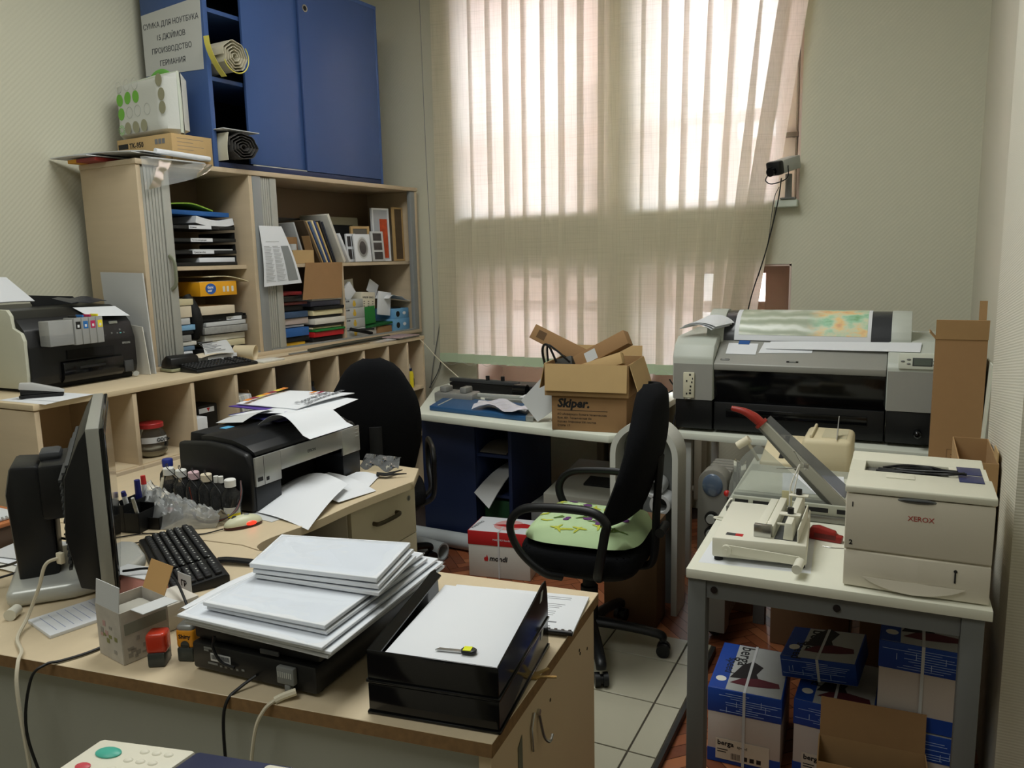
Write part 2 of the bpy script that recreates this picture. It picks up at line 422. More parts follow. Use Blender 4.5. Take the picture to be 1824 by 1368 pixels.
# ventilation grille high on the right wall
t = thing('vent_grille', 'white ventilation grille high on the right wall', 'vent', (XR, 3.9, 2.55))
mb = MB()
def g_(y0, y1, z0, z1, d=0.02): mb.box(XR - d, XR, y0, y1, z0, z1, 0.002)
g_(3.35, 3.99, 2.56, 2.59); g_(3.35, 3.99, 2.93, 2.96); g_(3.96, 3.99, 2.59, 2.93); g_(3.35, 3.38, 2.59, 2.93); obj('surround', mb, GREYL, t)
mb = MB(); mb.box(XR - 0.004, XR - 0.001, 3.38, 3.96, 2.59, 2.93); obj('recess', mb, BLACKM, t)
mb = MB()
for k in range(9): mb.box(XR - 0.014, XR - 0.005, 3.38, 3.96, 2.605 + k * 0.037, 2.617 + k * 0.037)
for k in range(5): mb.box(XR - 0.016, XR - 0.012, 3.48 + k * 0.1, 3.487 + k * 0.1, 2.59, 2.93)
obj('louvre', mb, mat('grille green grey', (120, 132, 118), 0.6), t)

# ------------------------------------------------------------------ vertical blinds
def blind_material():
    m = bpy.data.materials.new('woven blind fabric'); m.use_nodes = True; nt = m.node_tree; nt.nodes.clear()
    N = nt.nodes.new; out = N('ShaderNodeOutputMaterial'); df = N('ShaderNodeBsdfDiffuse'); tl = N('ShaderNodeBsdfTranslucent'); tp = N('ShaderNodeBsdfTransparent')
    m1 = N('ShaderNodeMixShader'); m2 = N('ShaderNodeMixShader'); tc = N('ShaderNodeTexCoord')
    outs = []
    for sc in ((3, 3, 230), (230, 230, 4)):
        mp = N('ShaderNodeMapping'); mp.inputs['Scale'].default_value = sc; nz = N('ShaderNodeTexNoise'); nz.inputs['Scale'].default_value = 1; nz.inputs['Detail'].default_value = 2
        nt.links.new(tc.outputs['Object'], mp.inputs[0]); nt.links.new(mp.outputs[0], nz.inputs['Vector'])
        rp = N('ShaderNodeValToRGB'); rp.color_ramp.elements[0].position = 0.30; rp.color_ramp.elements[1].position = 0.52
        rp.color_ramp.elements[0].color = (0.74, 0.74, 0.74, 1); rp.color_ramp.elements[1].color = (1, 1, 1, 1)
        nt.links.new(nz.outputs[0], rp.inputs[0]); outs.append(rp.outputs[0])
    mul = N('ShaderNodeMixRGB'); mul.blend_type = 'MULTIPLY'; mul.inputs[0].default_value = 1; nt.links.new(outs[0], mul.inputs[1]); nt.links.new(outs[1], mul.inputs[2])
    c1 = N('ShaderNodeMixRGB'); c1.blend_type = 'MULTIPLY'; c1.inputs[0].default_value = 0.9; c1.inputs[1].default_value = lin((240, 231, 232)); nt.links.new(mul.outputs[0], c1.inputs[2])
    nt.links.new(c1.outputs[0], tl.inputs[0]); df.inputs[0].default_value = lin((218, 212, 182)); tp.inputs[0].default_value = (1, 1, 1, 1)
    m1.inputs[0].default_value = 0.42; m2.inputs[0].default_value = 0.02
    nt.links.new(df.outputs[0], m1.inputs[1]); nt.links.new(tl.outputs[0], m1.inputs[2]); nt.links.new(m1.outputs[0], m2.inputs[1]); nt.links.new(tp.outputs[0], m2.inputs[2]); nt.links.new(m2.outputs[0], out.inputs[0])
    return m
BLIND = blind_material()
WEIGHT = mat('blind hem weight', (176, 192, 162), 0.5)
YS = 4.61
vb = thing('vertical_blind', 'cream woven vertical blinds hanging in front of the windows', 'blind', (-1.6, YS, 0.87))
edges = [x * 4.6 / 4.38 for x in [-2.665, -2.527, -2.397, -2.281, -2.164, -2.056, -1.925, -1.812, -1.701, -1.582, -1.449, -1.32, -1.215, -1.095, -0.965, -0.833, -0.704]]
mbh = MB(); mbh.box(-2.86, -0.48, YS - 0.025, YS + 0.025, 3.34, 3.38, 0.004); obj('headrail', mbh, WHITE, vb)
def slat(xa, xb, ang, zb, topx=0.0, lean=0.0):
    c = (xa + xb) / 2; h = 0.079; t = MB(); ztop = 3.34
    def fn(u, v):
        z = ztop + (zb - ztop) * v
        k = (u - 0.5) * 2
        x = c + topx + lean * v + k * h * math.cos(ang); y = YS + k * h * math.sin(ang) + 0.006 * (1 - k * k)
        return Vector((x, y, z))
    t.surf(fn, 6, 24); o = obj('slat', t, BLIND, vb)
    t = MB(); k = math.cos(ang) * h; s_ = math.sin(ang) * h; xx = c + topx + lean
    t.prism([(xx - k, YS - s_ - 0.004), (xx + k, YS + s_ - 0.004), (xx + k, YS + s_ + 0.004), (xx - k, YS - s_ + 0.004)], zb, zb + 0.06)
    obj('hem_weight', t, WEIGHT, vb)
for i, (xa, xb) in enumerate(zip(edges, edges[1:])):
    zb = 0.865 - 0.002 * i
    ln = 0.0
    if i >= 12: ln = [-0.03, -0.05, -0.09, -0.13][i - 12] + 0.02
    if i == 10: ln = -0.015
    slat(xa, xb, R(7 + (i * 37 % 5)), zb, 0, ln - 0.02)
slat(-0.71, -0.61, R(24), 0.93, 0.02, -0.25)
slat(-0.59, -0.49, R(28), 0.98, 0.01, -0.32)
t_ = MB()
for xa, xb in zip(edges[:-3], edges[1:-2]): t_.tube([(xa, YS - 0.03, 0.88), ((xa + xb) / 2, YS - 0.03, 0.85), (xb, YS - 0.03, 0.88)], 0.0012, n=5)
obj('link_chain', t_, GREYL, vb)
t_ = MB(); t_.tube([(-2.87, YS - 0.03, 3.3), (-2.865, YS - 0.03, 2.2), (-2.85, YS - 0.03, 1.3), (-2.855, YS - 0.035, 0.98)], 0.002, n=5); obj('pull_chain', t_, GREY, vb)
# ------------------------------------------------------------------ pigeonhole counter along the left wall
CX, CZ = -2.84, 1.06            # front plane and top height
t = thing('pigeonhole_counter', 'long birch counter with open pigeonholes and locked doors along the left wall', 'counter', (-3.05, 3.1, 0))
BK = -3.26
mb = MB(); mb.box(-3.60, CX + 0.005, 1.775, 4.43, CZ - 0.022, CZ, 0.002); obj('worktop', mb, [WOODH], t)
DIV = [1.79, 2.205, 2.505, 2.765, 3.02, 3.285, 3.525, 3.77, 4.015, 4.23, 4.415]
for i, y in enumerate(DIV):
    mb = MB(); zb = 0.0 if i in (0, 2, 4, 6, 8, 10) else 0.71
    mb.box(BK, CX, y - 0.010, y + 0.010, zb, CZ - 0.027, 0.001); obj('divider', mb, WOOD, t)
mb = MB(); mb.box(BK, CX - 0.001, 1.801, 4.405, 0.712, 0.732); obj('shelf', mb, WOODH, t)
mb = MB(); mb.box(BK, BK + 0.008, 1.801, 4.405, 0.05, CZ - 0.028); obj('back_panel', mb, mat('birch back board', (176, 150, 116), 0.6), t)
mb = MB(); mb.box(BK + 0.01, CX - 0.03, 1.801, 4.405, 0.0, 0.07); obj('plinth', mb, WOODH, t)
for i, (ya, yb) in enumerate(((1.802, 2.204), (2.206, 2.504), (2.506, 2.764), (2.766, 3.02))):
    mb = MB(); mb.box(CX - 0.001, CX + 0.016, ya, yb, 0.07, 0.728, 0.0015); d = obj('door', mb, WOOD, t)
    ly = yb - 0.06; mb = MB(); mb.cyl((CX + 0.016, ly, 0.700), (CX + 0.022, ly, 0.700), 0.011); mb.box(CX + 0.021, CX + 0.0235, ly - 0.0015, ly + 0.0015, 0.694, 0.706)
    obj('lock', mb, STEEL, d)
for za in (0.40,):
    mb = MB(); mb.box(BK + 0.01, CX - 0.002, 3.03, 4.405, za, za + 0.018); obj('shelf', mb, WOODH, t)

# ------------------------------------------------------------------ tambour cabinet standing on it (slightly turned)
CABM = Matrix.Translation((-3.14, 2.56, 0)) @ Matrix.Rotation(-math.atan2(0.14, 2.09), 4, 'Z')   # local x: out of the front, y: along it, z: height
TZ0, TZ1 = CZ, 2.035; DP = -0.42; LEN = 2.10
def cab_m(z): return CABM @ Matrix.Translation((0, 0, z))
class LB(MB):
    """builder in cabinet coordinates, linked in world coordinates"""
    def fin(s, name, m, parent, **k):
        bmesh.ops.transform(s.bm, matrix=CABM, verts=s.bm.verts[:]); return obj(name, s, m, parent, **k)
t = thing('tambour_cabinet', 'birch roller shutter cabinet standing open on the long counter', 'cabinet', M=cab_m(CZ))
def lbox(name, m, par, *a, **k):
    b = LB(); b.box(*a, **k); return b.fin(name, m, par)
lbox('top_panel', [WOOD], t, DP, 0.006, -0.004, LEN + 0.004, TZ1 - 0.024, TZ1, bev=0.002)
lbox('base_panel', WOOD, t, DP, 0.0, 0.0, LEN, TZ0 + 0.0005, TZ0 + 0.022, bev=0.001)
for y0, y1 in ((0.0, 0.022), (0.648, 0.671), (LEN - 0.022, LEN)): lbox('side_panel', WOOD, t, DP, -0.001, y0, y1, TZ0 + 0.022, TZ1 - 0.024, bev=0.001)
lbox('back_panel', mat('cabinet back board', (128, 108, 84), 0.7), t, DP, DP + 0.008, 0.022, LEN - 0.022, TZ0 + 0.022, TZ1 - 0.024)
lbox('shelf', WOOD, t, DP + 0.008, -0.06, 0.023, 0.647, 1.528, 1.548)
lbox('shelf', WOOD, t, DP + 0.008, -0.06, 0.672, LEN - 0.024, 1.528, 1.548)
lbox('divider', WOOD, t, DP + 0.008, -0.062, 1.385, 1.403, TZ0 + 0.023, 1.527)
SHUT = mat('tambour slat grey', (166, 166, 158), 0.45)
RAIL = mat('tambour rail grey', (140, 144, 144), 0.4)
def shutter(y0, y1, n):
    m = LB(); w_ = (y1 - y0) / n
    for k in range(n): m.box(-0.022, -0.008, y0 + k * w_ + 0.0012, y0 + (k + 1) * w_ - 0.0012, TZ0 + 0.03, TZ1 - 0.03, 0.003)
    m.box(-0.026, -0.020, y0, y1, TZ0 + 0.03, TZ1 - 0.03)
    return m
s1 = shutter(0.026, 0.126, 6).fin('roller_shutter', SHUT, t)
lbox('end_slat', SHUT, s1, -0.025, -0.004, 0.128, 0.172, TZ0 + 0.03, TZ1 - 0.03, bev=0.003)
b = LB(); b.tube([(-0.004, 0.135, 1.60), (0.022, 0.14, 1.575), (0.028, 0.14, 1.52), (0.022, 0.14, 1.465), (-0.004, 0.135, 1.44)], 0.007, n=8, flat=1.4); b.fin('handle', mat('handle olive grey', (128, 132, 112), 0.4), s1)
s2 = shutter(0.735, 0.795, 4).fin('roller_shutter', SHUT, t)
lbox('end_slat', SHUT, s2, -0.025, -0.004, 0.797, 0.842, TZ0 + 0.03, TZ1 - 0.03, bev=0.003)
lbox('guide_rail', RAIL, t, -0.018, -0.002, 0.673, 0.731, TZ0 + 0.023, TZ1 - 0.025, bev=0.002)
lbox('guide_rail', RAIL, t, -0.03, -0.002, LEN - 0.07, LEN - 0.023, TZ0 + 0.023, TZ1 - 0.025, bev=0.002)
lbox('track', RAIL, t, -0.03, -0.001, 0.732, LEN - 0.072, TZ0 + 0.0225, TZ0 + 0.03); lbox('track', RAIL, t, -0.03, -0.001, 0.023, 0.646, TZ0 + 0.0225, TZ0 + 0.03)

# ------------------------------------------------------------------ blue sliding door cabinet on top
DQ = -0.465
BZ0, BZ1 = TZ1, 3.105
t = thing('sliding_door_cabinet', 'blue sliding door cabinet standing on the birch roller cabinet', 'cabinet', M=cab_m(BZ0))
Y0, Y1 = 0.44, 1.755
lbox('side_panel', BLUE, t, DQ, 0.0, Y0, Y0 + 0.026, BZ0 + 0.001, BZ1 - 0.022, bev=0.001)
lbox('side_panel', BLUE, t, DQ, 0.0, Y1 - 0.022, Y1, BZ0 + 0.001, BZ1 - 0.022, bev=0.001)
lbox('top_panel', BLUE, t, DQ, 0.002, Y0, Y1, BZ1 - 0.022, BZ1, bev=0.001)
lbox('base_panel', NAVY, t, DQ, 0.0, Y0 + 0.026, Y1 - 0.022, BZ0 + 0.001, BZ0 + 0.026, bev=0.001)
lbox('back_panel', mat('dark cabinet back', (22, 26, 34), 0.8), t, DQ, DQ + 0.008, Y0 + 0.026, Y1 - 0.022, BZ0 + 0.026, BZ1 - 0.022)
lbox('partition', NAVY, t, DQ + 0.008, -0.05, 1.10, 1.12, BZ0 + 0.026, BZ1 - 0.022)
for z in (2.46, 2.785): lbox('shelf', BLUE, t, DQ + 0.008, -0.045, Y0 + 0.026, 1.10, z, z + 0.02)
lbox('sliding_door', BLUE, t, -0.032, -0.016, 0.69, 1.15, BZ0 + 0.036, BZ1 - 0.023, bev=0.001)
d = lbox('sliding_door', mat('blue laminate darker door', (66, 88, 136), 0.4, spec=0.35), t, -0.012, 0.001, 1.085, Y1 - 0.023, BZ0 + 0.03, BZ1 - 0.0235, bev=0.001)
def ring(mb, c, axis, r0, r1, h, n=24):
    mb.lathe([(r0, 0), (r0, h), (r1, h), (r1, 0), (r0, 0)], (0, 0, 0), n, M=Matrix.Translation(c) @ axis)
AX = Matrix.Rotation(R(90), 4, 'Y')
b = LB(); ring(b, (0.0005, 1.135, 2.945), AX, 0.013, 0.020, 0.003); b.fin('finger_pull', STEEL, d)
b = LB(); b.cyl((0.001, 1.135, 2.945), (0.0016, 1.135, 2.945), 0.0131); b.fin('finger_recess', BLACKM, d)
lbox('track', GREYL, t, -0.004, 0.0, 0.69, 1.08, BZ0 + 0.0265, BZ0 + 0.032)

# ------------------------------------------------------------------ main desk
DZ = 0.75
t = thing('office_desk', 'birch desk in the foreground with the scanner and black letter tray on it', 'desk', (-1.5, 1.35, 0.03))
top = [(-2.72, 0.775), (-0.582, 1.066), (-0.627, 1.706), (-1.50, 1.625), (-1.602, 1.596), (-1.68, 1.61), (-2.70, 1.50)]
mb = MB(); mb.prism(top, DZ - 0.028, DZ, bev=0.0012, seg=1)
mb.bm.faces.ensure_lookup_table()
for f in mb.bm.faces:
    if abs(f.normal.z) < 0.5 and f.calc_center_median().x > -2.6 and (f.calc_center_median().y < 1.1 or f.calc_center_median().x > -0.65): f.material_index = 1
obj('desktop', mb, [WOODH, RAWCHIP], t)
PANELW = mat('desk side panel', (206, 184, 150), 0.5, var=0.05, vscale=(20, 3, 3))
mb = MB(); mb.prism([(-0.612, 1.072), (-0.590, 1.075), (-0.634, 1.69), (-0.656, 1.687)], 0.031, DZ - 0.029, bev=0.001, seg=1); sp = obj('side_panel', mb, PANELW, t)
HOLE = mat('screw hole', (60, 46, 34), 0.9)
mb = MB()
sd = Vector((-0.044, 0.615, 0)).normalized(); sn = Vector((sd.y, -sd.x, 0))
def on_side(s, z, off=0.0008): p = Vector((-0.590, 1.075, z)) + sd * s + sn * off; return p
for s, z in ((0.50, 0.665), (0.505, 0.655), (0.30, 0.655), (0.10, 0.625), (0.05, 0.60), (0.56, 0.64)):
    p = on_side(s, z, 0.0); mb.cyl(p, p + sn * 0.0008, 0.004, n=8)
obj('screw_hole', mb, HOLE, sp)
mb = MB(); p = on_side(0.235, 0.66)
mb.tube([on_side(0.20, 0.685, .003), on_side(0.185, 0.66, .003), on_side(0.19, 0.61, .003)], 0.0025, n=6, smooth=False)
mb.tube([on_side(0.225, 0.665, .004), on_side(0.228, 0.62, .012), on_side(0.238, 0.605, .02), on_side(0.255, 0.61, .02)], 0.003, n=6)
mb.cyl(on_side(0.225, 0.672, 0), on_side(0.225, 0.672, .006), 0.006, n=10)
obj('hook', mb, STEEL, sp)
mb = MB(); a, b_, c_, d_ = on_side(0.12, 0.66), on_side(0.14, 0.675), on_side(0.14, 0.60), on_side(0.12, 0.585); mb.patch(a, b_, c_, d_, nu=1, nv=1); obj('worn_patch', mb, mat('old glue patch', (104, 104, 88), 0.8), sp)
mb = MB(); mb.prism([(-2.70, 0.800), (-0.615, 1.082), (-0.617, 1.100), (-2.70, 0.818)], 0.20, DZ - 0.029); obj('modesty_panel', mb, mat('grey modesty panel', (158, 158, 146), 0.6, var=0.03), t)
mb = MB(); mb.prism([(-2.70, 0.80), (-2.675, 0.80), (-2.675, 1.48), (-2.70, 1.48)], 0.031, DZ - 0.029); obj('side_panel', mb, PANELW, t)

# ------------------------------------------------------------------ return desk with the ink printer
t = thing('return_desk', 'birch side desk with a wavy front edge carrying the ink printer', 'desk', (-2.1, 2.1, 0.03))
crv = spline([(-1.586, 2.365, 0), (-1.605, 2.22, 0), (-1.622, 2.05, 0), (-1.625, 1.85, 0), (-1.648, 1.70, 0), (-1.640, 1.63, 0), (-1.605, 1.601, 0)], 6)
poly = [(p.x, p.y) for p in crv] + [(-1.685, 1.615), (-2.70, 1.505), (-2.70, 2.60), (-2.30, 2.575), (-1.666, 2.522)]
mb = MB(); mb.prism(poly, DZ - 0.028, DZ, bev=0.001, seg=1); obj('desktop', mb, [WOODH], t)
for x, y in ((-2.62, 2.45),):
    mb = MB(); mb.box(x, x + 0.025, 1.7, 2.55, 0.031, DZ - 0.029); obj('side_panel', mb, PANELW, t)
t = thing('drawer_pedestal', 'cream drawer pedestal with one long handle under the side desk', 'drawer unit', (-1.9, 2.25, 0.03))
PX = -1.655
mb = MB(); mb.box(-2.16, PX - 0.018, 2.075, 2.475, 0.031, 0.72, 0.002); obj('carcass', mb, BEIGE, t)
PED = mat('pedestal front cream', (206, 196, 170), 0.5, var=0.02)
z = 0.715
for k, h in enumerate((0.205, 0.21, 0.25)):
    mb = MB(); mb.box(PX - 0.017, PX, 2.078, 2.472, z - h + 0.003, z, 0.002); d = obj('drawer', mb, PED, t)
    mb = MB(); mb.tube([(PX, 2.20, z - 0.085), (PX + 0.022, 2.205, z - 0.085), (PX + 0.027, 2.27, z - 0.085), (PX + 0.022, 2.335, z - 0.085), (PX, 2.34, z - 0.085)], 0.0065, n=8, flat=1.3); obj('handle', mb, mat('dark bronze handle', (84, 76, 60), 0.4, metal=0.5), d)
    if k == 0:
        mb = MB(); mb.cyl((PX, 2.425, z - 0.055), (PX + 0.003, 2.425, z - 0.055), 0.010); mb.box(PX + 0.003, PX + 0.0045, 2.4235, 2.4265, z - 0.062, z - 0.048); obj('lock', mb, STEEL, d)
    z -= h
# black computer case under the side desk, enlarged to paint the shaded pocket black
t = thing('computer_case', 'black computer case under the side desk, enlarged to stand in for the shade there', 'computer', (-1.86, 1.98, 0.03))
mb = MB(); mb.box(-2.18, -1.72, 1.66, 2.05, 0.032, 0.60, 0.006); obj('case', mb, BLACK, t)
mb = MB(); mb.box(-1.72, -1.712, 1.67, 2.04, 0.05, 0.59, 0.003); fb = obj('front_bezel', mb, BLACKG, t)
mb = MB()
for k in range(9): mb.box(-1.7125, -1.7105, 1.885, 1.93, 0.10 + k * 0.03, 0.115 + k * 0.03)
obj('vent_slot', mb, GREYD, fb)

# ------------------------------------------------------------------ white table in front of the windows
WZ = 0.75
t = thing('window_table', 'white laminate table below the blinds, trimmer and cardboard boxes on it', 'table', (-1.8, 3.9, 0))
poly = [(-2.30, 3.475), (-1.78, 3.40), (-1.30, 3.335), (-1.17, 3.325), (-1.135, 3.36), (-1.135, 4.55), (-2.66, 4.55), (-2.66, 4.25)]
mb = MB(); mb.prism(poly, WZ - 0.036, WZ, bev=0.004); obj('tabletop', mb, WHITE, t)
mb = MB(); mb.box(-1.19, -1.165, 3.98, 4.25, 0.0, WZ - 0.037); obj('side_panel', mb, WHITE, t)
# navy open shelf unit below it
t = thing('shelf_unit', 'dark blue open shelf unit under the white window table', 'shelf unit', (-2.05, 3.8, 0))
ux0, ux1, uy0, uy1 = -2.36, -1.82, 3.62, 4.15
mb = MB(); mb.box(ux0, -2.03, uy0, uy0 + 0.02, 0.06, 0.708, 0.001); obj('front_panel', mb, NAVY, t)
for x in (ux0, -2.05, ux1 - 0.02):
    mb = MB(); mb.box(x, x + 0.02, uy0 + 0.021, uy1, 0.02, 0.708, 0.001); obj('side_panel', mb, NAVY, t)
mb = MB(); mb.box(ux0, ux1, uy1, uy1 + 0.01, 0.02, 0.708); obj('back_panel', mb, mat('dark navy back', (16, 22, 40), 0.7), t)
for z in (0.02, 0.28, 0.50):
    mb = MB(); mb.box(-2.03, ux1 - 0.02, uy0 + 0.03, uy1, z, z + 0.016); obj('shelf', mb, NAVY, t)
# ribbed radiator behind the table
t = thing('radiator', 'brown grey ribbed wall radiator in the shade under the white table', 'radiator', (-1.35, 4.56, 0.1))
RADM = mat('radiator enamel', (148, 140, 122), 0.5)
for k in range(9):
    x = -1.66 + k * 0.075; mb = MB(); mb.box(x, x + 0.05, 4.49, 4.63, 0.12, 0.70, 0.015); obj('column', mb, RADM, t)
for z in (0.17, 0.65):
    mb = MB(); mb.cyl((-1.66, 4.56, z), (-1.01, 4.56, z), 0.02); obj('header_pipe', mb, RADM, t)

# ------------------------------------------------------------------ plotter table and right-hand work table
LEG = mat('grey painted steel', (106, 108, 106), 0.5)
t = thing('plotter_table', 'low white table on white legs carrying the wide plotter', 'table', (-0.35, 3.9, 0))
mb = MB(); mb.prism([(-0.945, 3.63), (0.24, 3.585), (0.24, 4.33), (-0.945, 4.33)], 0.69, 0.72, bev=0.002); obj('tabletop', mb, WHITE, t)
for x, y in ((-0.91, 3.66), (0.19, 3.62), (-0.91, 4.27), (0.19, 4.27)):
    mb = MB(); mb.box(x, x + 0.035, y, y + 0.035, 0.0, 0.689, 0.002); obj('leg', mb, GREYL, t)
t = thing('work_table', 'white topped work table on grey legs holding the laser printer and guillotine', 'table', (-0.13, 2.4, 0))
RZ = 0.72
mb = MB(); mb.prism([(-0.490, 2.010), (0.219, 2.028), (0.195, 3.36), (-0.525, 3.34)], RZ - 0.026, RZ, bev=0.0015); obj('tabletop', mb, mat('worn white tabletop', (222, 222, 206), 0.45, var=0.04, vscale=(9, 9, 9)), t)
for x, y in ((-0.487, 2.02), (0.157, 2.037), (-0.512, 3.27), (0.135, 3.29)):
    mb = MB(); mb.box(x, x + 0.048, y, y + 0.048, 0.0, RZ - 0.027, 0.003); obj('leg', mb, LEG, t)
mb = MB(); mb.prism([(-0.438, 2.026), (0.156, 2.043), (0.156, 2.063), (-0.438, 2.046)], RZ - 0.08, RZ - 0.027); ap = obj('apron', mb, LEG, t)
for x in (-0.418, -0.115):
    yy = 2.026 + (x + 0.438) * 0.0286; mb = MB(); mb.cyl((x, yy, 0.665), (x, yy - 0.004, 0.665), 0.009); mb.cyl((x, yy - 0.004, 0.665), (x, yy - 0.005, 0.665), 0.005); obj('bolt', mb, mat('dark bolt', (52, 46, 46), 0.4, metal=0.6), ap)
for x in (-0.475, 0.16):
    mb = MB(); mb.box(x, x + 0.02, 2.07, 3.26, RZ - 0.08, RZ - 0.027); obj('apron', mb, LEG, t)
# ------------------------------------------------------------------ wide format plotter
LG = mat('plotter light grey', (190, 195, 186), 0.45); SG = mat('plotter silver grey', (156, 156, 150), 0.4, metal=0.15)
t = thing('plotter', 'grey and black wide format plotter with a flower print on its roll cover', 'printer', (-0.38, 3.9, 0.72))
PY = 3.66
side = [(PY, 0.875), (PY, 1.075), (PY + 0.03, 1.13), (PY + 0.09, 1.165), (PY + 0.50, 1.175), (PY + 0.50, 0.875)]
sidelow = [(PY + 0.012, 0.735), (PY + 0.004, 0.874), (PY + 0.49, 0.874), (PY + 0.49, 0.735)]
mb = MB(); mb.prism(side, -0.968, -0.778, 'x', 0.008); lc = obj('end_cover', mb, LG, t)
mb = MB(); mb.prism([(PY - 0.001, 0.876), (PY - 0.001, 1.045), (PY + 0.012, 1.045), (PY + 0.012, 0.876)], -0.962, -0.782, 'x'); obj('end_panel', mb, SG, lc)
sideR = [(PY, 0.875), (PY, 1.06), (PY + 0.015, 1.08), (PY + 0.165, 1.157), (PY + 0.50, 1.172), (PY + 0.50, 0.875)]
mb = MB(); mb.prism(sideR, -0.052, 0.215, 'x', 0.006); rc = obj('end_cover', mb, LG, t)
mb = MB(); mb.prism([(PY - 0.001, 0.876), (PY - 0.001, 1.045), (PY + 0.012, 1.045), (PY + 0.012, 0.876)], -0.048, 0.21, 'x'); obj('end_panel', mb, SG, rc)
mb = MB(); mb.prism(sidelow, -0.955, -0.782, 'x', 0.006); obj('ink_bay', mb, BLACK, t)
mb = MB(); mb.prism(sidelow, -0.048, 0.205, 'x', 0.006); obj('ink_bay', mb, BLACK, t)
mb = MB(); mb.prism([(PY + 0.002, 1.02), (PY - 0.002, 1.05), (PY + 0.17, 1.15), (PY + 0.48, 1.16), (PY + 0.48, 1.02)], -0.776, -0.054, 'x', 0.004); lid = obj('front_lid', mb, SG, t)
mb = MB(); mb.prism([(PY + 0.03, 0.87), (PY + 0.012, 1.02), (PY + 0.2, 1.02), (PY + 0.2, 0.87)], -0.776, -0.054, 'x', 0.003); obj('front_window', mb, BLACKG, t)
mb = MB(); mb.box(-0.776, -0.054, PY + 0.02, PY + 0.45, 0.735, 0.868, 0.004); fb = obj('paper_slot_bar', mb, BLACK, t)
mb = MB(); mb.box(-0.72, -0.12, PY + 0.014, PY + 0.021, 0.80, 0.84, 0.003); obj('paper_guide', mb, BLACKG, fb)
mb = MB(); mb.cyl((0.075, PY - 0.035, 0.79), (0.075, PY + 0.01, 0.79), 0.014, n=14); mb.sph((0.075, PY - 0.04, 0.79), 0.017); obj('lever', mb, BLACKG, fb)
# roll cover with a print
RYC, RZC, RR = 3.96, 1.13, 0.145
def arc(a0, a1, r, n=14): return [(RYC - r * math.cos(a0 + (a1 - a0) * k / n), RZC + r * math.sin(a0 + (a1 - a0) * k / n)) for k in range(n + 1)]
mb = MB(); mb.prism(arc(R(2), R(178), RR), -0.765, -0.045, 'x', ); rcov = obj('roll_cover', mb, mat('roll cover smoke grey', (58, 60, 64), 0.25), t)
mb = MB(); mb.prism(arc(R(0), R(180), RR + 0.008), -0.845, -0.765, 'x', 0.004); obj('roll_holder', mb, LG, t)
mb = MB(); mb.prism(arc(R(0), R(180), RR + 0.004), -0.045, 0.035, 'x', 0.004); obj('roll_holder', mb, LG, t)
def roll_sheet(x0, x1, a0, a1, r):
    m = MB(); m.surf(lambda u, v: Vector((x0 + (x1 - x0) * u, RYC - r * math.cos(a0 + (a1 - a0) * v), RZC + r * math.sin(a0 + (a1 - a0) * v))), 2, 14, 0.0006); return m
pr = single('printed_sheet', roll_sheet(-0.715, -0.125, R(6), R(125), RR + 0.0035), PAPER, 'glossy print of green swirls and orange flowers lying over the plotter roll', 'print')
def art_material():
    m = mat('watercolour print', (150, 160, 140), 0.25); nt, b = nodes_of(m); N = nt.nodes.new; L = nt.links.new
    tc = N('ShaderNodeTexCoord'); sep = N('ShaderNodeSeparateXYZ'); L(tc.outputs['Object'], sep.inputs[0])
    mp = N('ShaderNodeMapping'); mp.inputs['Scale'].default_value = (5, 9, 9); L(tc.outputs['Object'], mp.inputs[0])
    wv = N('ShaderNodeTexWave'); wv.inputs['Scale'].default_value = 0.9; wv.inputs['Distortion'].default_value = 7; wv.inputs['Detail'].default_value = 3; wv.bands_direction = 'Z'; L(mp.outputs[0], wv.inputs['Vector'])
    r1 = N('ShaderNodeValToRGB'); e = r1.color_ramp.elements; e[0].color = lin((166, 176, 156)); e[1].color = lin((212, 218, 206)); e[1].position = 0.95; e.new(0.55).color = lin((184, 192, 172)); L(wv.outputs[0], r1.inputs[0])
    vo = N('ShaderNodeTexVoronoi'); vo.inputs['Scale'].default_value = 1.6; L(mp.outputs[0], vo.inputs['Vector'])
    nz = N('ShaderNodeTexNoise'); nz.inputs['Scale'].default_value = 2.2; nz.inputs['Detail'].default_value = 4; L(mp.outputs[0], nz.inputs['Vector'])
    r2 = N('ShaderNodeValToRGB'); e = r2.color_ramp.elements; e[0].color = lin((130, 178, 130)); e[0].position = 0.30; e[1].color = lin((226, 172, 136)); e[1].position = 0.72; e.new(0.44).color = lin((170, 214, 184)); e.new(0.52).color = lin((214, 220, 190)); e.new(0.60).color = lin((240, 208, 150)); L(nz.outputs[0], r2.inputs[0])
    mr = N('ShaderNodeMapRange'); mr.inputs['From Min'].default_value = 0.02; mr.inputs['From Max'].default_value = 0.10; L(sep.outputs[0], mr.inputs[0])
    mx = N('ShaderNodeMixRGB'); L(mr.outputs[0], mx.inputs[0]); L(r1.outputs[0], mx.inputs[1]); L(r2.outputs[0], mx.inputs[2]); L(mx.outputs[0], b.inputs['Base Color'])
    return m
obj('picture', roll_sheet(-0.695, -0.14, R(16), R(120), RR + 0.0045), art_material(), pr)
